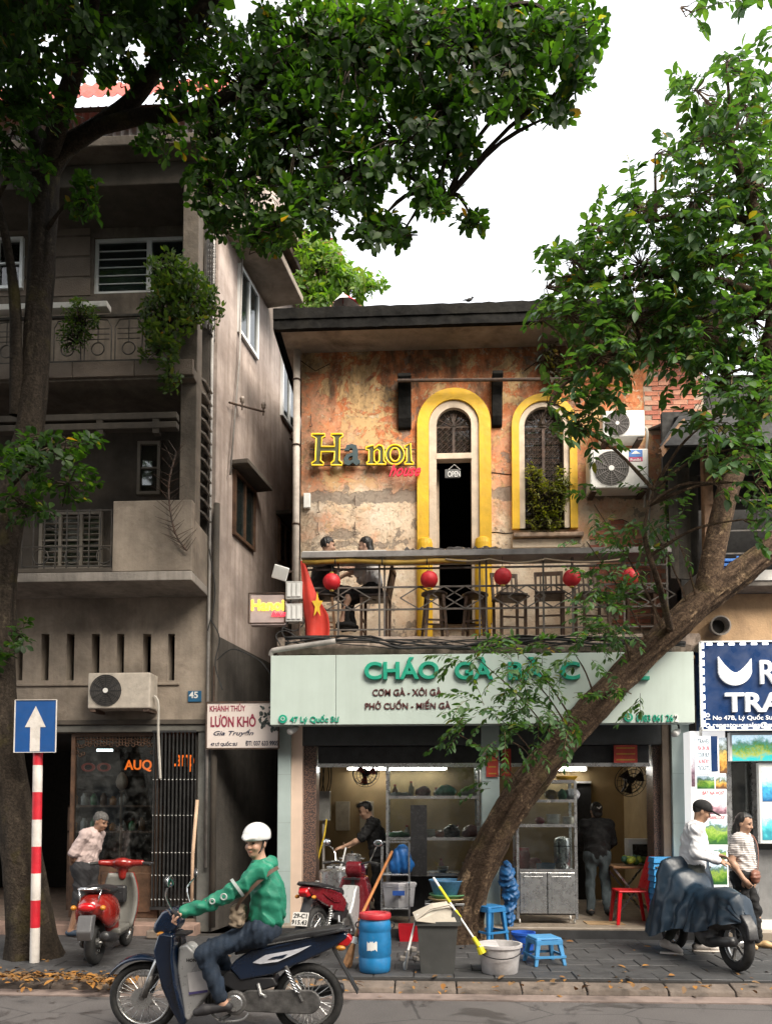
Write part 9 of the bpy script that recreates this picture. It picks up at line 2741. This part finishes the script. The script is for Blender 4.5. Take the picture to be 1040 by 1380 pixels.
# ---------------------------------------------------------------- cook
J = STAND(1.66, pelvis=(-.03, 0, .93), chest=(.04, 0, 1.20), neck=(.10, 0, 1.40), shL=(.08, .175, 1.35), shR=(.08, -.175, 1.35), head=(.18, 0, 1.53), face=(.9, .25, -.38),
          elL=(.24, .25, 1.12), elR=(.20, -.24, 1.12), wrL=(.50, .18, 1.0), wrR=(.40, -.06, 1.02), hdL=(1, -.1, -.2), hdR=(.9, .4, -.1), hnL=(0, 0, -1), hnR=(.2, .6, .6))
person('person', 'young cook in black T-shirt working at the pots in the left bay', (PX(509, 11.0), 11.0, ZF), R(180), J, dict(skin=(.52, .32, .22), skin_id='cook', shirt=m_blk, sleeve=.42, loose=.024, cut=.1, trousers=m_blk, hair=m_hair, hair_extra=lambda hp, hr: [('e', hp(.05, 0, .10), (.05, .065, .03), hr, .02)], fringe=.03, shoes=m_blk, seed=8, curlR=.8, curlL=.7))
bw_ = thing('serving_bowl', 'white bowl held by the cook over the bench', 'bowl', P(474, 1159, 10.95))
MB().lathe((0, 0, -.02), [(.04, 0), (.045, .006), (.085, .04), (.095, .06), (.09, .06), (.07, .03), (0, .01)], 20).build('bowl', M('china_75', (.75, .73, .7), .3), bw_, world=False, smooth=True)
# ---------------------------------------------------------------- woman at the back
J = STAND(1.60, elL=(.10, .24, 1.12), elR=(.10, -.24, 1.12), wrL=(.30, .18, 1.0), wrR=(.30, -.18, 1.0), hdL=(1, -.2, 0), hdR=(1, .2, 0), hnL=(0, 0, -1), hnR=(0, 0, -1), face=(1, .2, -.15), anR=(-.14, -.13, .12), toR=(.0, -.15, .035), knR=(.0, -.12, .49))
pw, hp, hr, g = person('person', 'woman in black top and grey jeans with her back turned in the right bay', (PX(803, 11.2), 11.2, ZF), R(82), J, dict(skin=(.5, .31, .22), skin_id='back', shirt=m_blk, sleeve=1., loose=.035, cut=.14, hem=.02, trousers=m_denimg, tloose=.018, flare=1.2, hair=m_hair, hair_extra=lambda hp, hr: [('e', hp(-.10, 0, .03), (.05, .055, .06), hr, .02), ('e', hp(-.06, 0, -.04), (.05, .07, .06), hr, .02)], shoes=m_blk, seed=9))
MB().tube([hp(-.15, -.03, .05), hp(-.16, 0, .02), hp(-.15, .03, .04)], .009, 6).build('hair_clip', m_white, pw, world=False)
# ---------------------------------------------------------------- man in white by the covered motorbike
J = STAND(1.78, pelvis=(-.01, 0, .93), chest=(.02, 0, 1.21), neck=(.06, 0, 1.42), shL=(.02, .19, 1.36), shR=(.02, -.19, 1.36), head=(.11, 0, 1.555), face=(.93, .0, -.36), elL=(.06, .25, 1.12), elR=(.0, -.26, 1.10), wrL=(.28, .2, 1.06), wrR=(.24, -.19, 1.02), hdL=(1, -.1, -.1), hdR=(1, .1, -.15), hnL=(0, -.4, -1), hnR=(0, .4, -1),
          knR=(-.10, -.12, .50), anR=(-.30, -.14, .14), toR=(-.17, -.15, .035), knL=(.12, .1, .5), anL=(.06, .1, .085), toL=(.24, .12, .035))
q = Vector((PX(931, 9.15), 9.05, 0))
mw, hp, hr, g = person('person', 'man in white long-sleeved shirt and black cap bending over the covered motorbike', (q.x, q.y + .1, .13), R(-12), J, dict(skin=(.34, .2, .13), skin_id='mw', w=1.05, shirt=M('white_shirt', (.62, .62, .64), .85, var=.06, bmp=.2, bscale=14), sleeve=1., loose=.03, cut=.12, hem=.03, trousers=M('dark_olive', (.05, .055, .05), .9), shoes=M('sneaker', (.55, .50, .46), .6, dirt=.3), sole=M('sole_pale', (.6, .55, .5), .7), high=True, hair=m_hair, seed=12))
link('cap', surface([('e', hp(-.012, 0, .052), (.112, .092, .088), hr, .02), ('b', hp(.14, 0, .035), (.065, .065, .007), hr @ em(0, 10), .006, .02), ('-b', hp(-.05, 0, -.075), (.3, .3, .095), hr, .005)], .008, .02), m_blk, mw)
# ---------------------------------------------------------------- woman with the shoulder bag
J = STAND(1.60, face=(.95, -.1, -.22), chest=(-.01, 0, 1.22), elL=(-.04, .25, 1.11), wrL=(.06, .2, .9), elR=(-.07, -.24, 1.10), wrR=(.07, -.22, .88), hdL=(.5, -.4, -.8), hdR=(.5, .4, -.8), anL=(.12, .10, .085), toL=(.28, .12, .035), knL=(.10, .1, .49), anR=(-.03, -.10, .085))
q = G(1003, 1277, .13)
m_stripe, nt, b = new_mat('striped_tee')
v = coords(nt)
wv = _n(nt, 'ShaderNodeTexWave', wave_type='BANDS', bands_direction='Z'); wv.inputs['Scale'].default_value = 15; wv.inputs['Distortion'].default_value = .4; nt.links.new(v, wv.inputs['Vector'])
nt.links.new(mixc(nt, ramp(nt, wv.outputs['Fac'], [(.72, 0.), (.8, 1.)]), (.66, .62, .60), (.08, .075, .08)), b.inputs['Base Color']); b.inputs['Roughness'].default_value = .9
ww, hp, hr, g = person('person', 'woman in striped T-shirt and black trousers with a brown shoulder bag', (q.x, q.y, .13), R(-38), J, dict(skin=(.42, .25, .17), skin_id='ww', w=1.08, limb=1.12, shirt=m_stripe, sleeve=.26, loose=.018, cut=.08, trousers=m_blk, tloose=.014, hair=m_hair, hair_extra=lambda hp, hr: [('e', hp(-.06, .045, -.07), (.05, .04, .11), hr, .03), ('e', hp(-.06, -.045, -.07), (.05, .04, .11), hr, .03), ('e', hp(-.08, 0, -.07), (.05, .07, .11), hr, .03)], fringe=.035, shoes=M('tan_shoe', (.50, .33, .16), .6), seed=14))
sbg = thing('shoulder_bag', 'round brown leather shoulder bag hanging at the woman\'s hip', 'bag', (q.x, q.y, .13), R(-38))
link('pouch', surface([('e', (.16, -.08, .86), (.05, .10, .085), None, .02)], .008, .02, wave_fold(.003, 40, 5)), M('bag_leather', (.20, .08, .05), .5, var=.15, bmp=.1), sbg)
rows = []
for p_ in smooth_path([Vector((.17, -.02, .93)), Vector((.165, .04, 1.05)), Vector((.145, .10, 1.2)), Vector((.09, .145, 1.32)), Vector((.01, .15, 1.365))], 5): rows.append([p_ + Vector((.0, .01, .004)), p_ + Vector((0, -.012, -.004))])
MB().sheet(rows).build('strap', MATS['bag_leather'], sbg, world=False, solid=.005)
# ---------------------------------------------------------------- two diners on the balcony
def SEAT(seat, **kw):
 J = dict(pelvis=(-.02, 0, seat + .09), hipL=(0, .09, seat + .075), hipR=(0, -.09, seat + .075), knL=(.40, .12, seat + .05), knR=(.40, -.12, seat + .05), anL=(.34, .12, seat - .37), anR=(.30, -.12, seat - .37), toL=(.48, .13, seat - .43), toR=(.45, -.13, seat - .43),
             chest=(.03, 0, seat + .36), neck=(.07, 0, seat + .57), shL=(.04, .18, seat + .51), shR=(.04, -.18, seat + .51), head=(.11, 0, seat + .71), face=(1, 0, -.1),
             elL=(.16, .24, seat + .27), elR=(.16, -.24, seat + .27), wrL=(.36, .14, seat + .36), wrR=(.36, -.12, seat + .38), hdL=(1, -.4, .2), hdR=(1, .3, .2), hnL=(0, -.5, -1), hnR=(0, .5, -1))
 J.update(kw); return J
person('person', 'man in dark clothes and shorts on the balcony with his back to the flag', (PX(430, 10.5), 10.5, Z_BAL), R(8), SEAT(.68), dict(skin=(.45, .27, .19), skin_id='bal', shirt=M('charcoal_tee', (.035, .034, .036), .9), sleeve=.45, loose=.022, trousers=M('dark_shorts', (.03, .03, .033), .9), trouser=.5, hair=m_hair, shoes=m_blk, seed=16), res=.011)
person('person', 'long-haired woman in white top and black trousers at the balcony counter', (PX(502, 10.5), 10.52, Z_BAL), R(172), SEAT(.68, wrR=(.34, -.12, .68 + .52), elR=(.22, -.22, .68 + .30), hdR=(.3, .2, 1), hnR=(0, 1, 0), knL=(.36, .12, .66), knR=(.36, -.12, .66)), dict(skin=(.52, .33, .25), skin_id='balw', w=.92, limb=.92, shirt=M('white_blouse', (.6, .58, .57), .85, bmp=.2), sleeve=.5, loose=.02, trousers=m_blk, hair=m_hair, hair_extra=lambda hp, hr: [('e', hp(-.07, 0, -.08), (.05, .07, .12), hr, .03)], shoes=m_blk, seed=17), res=.011)
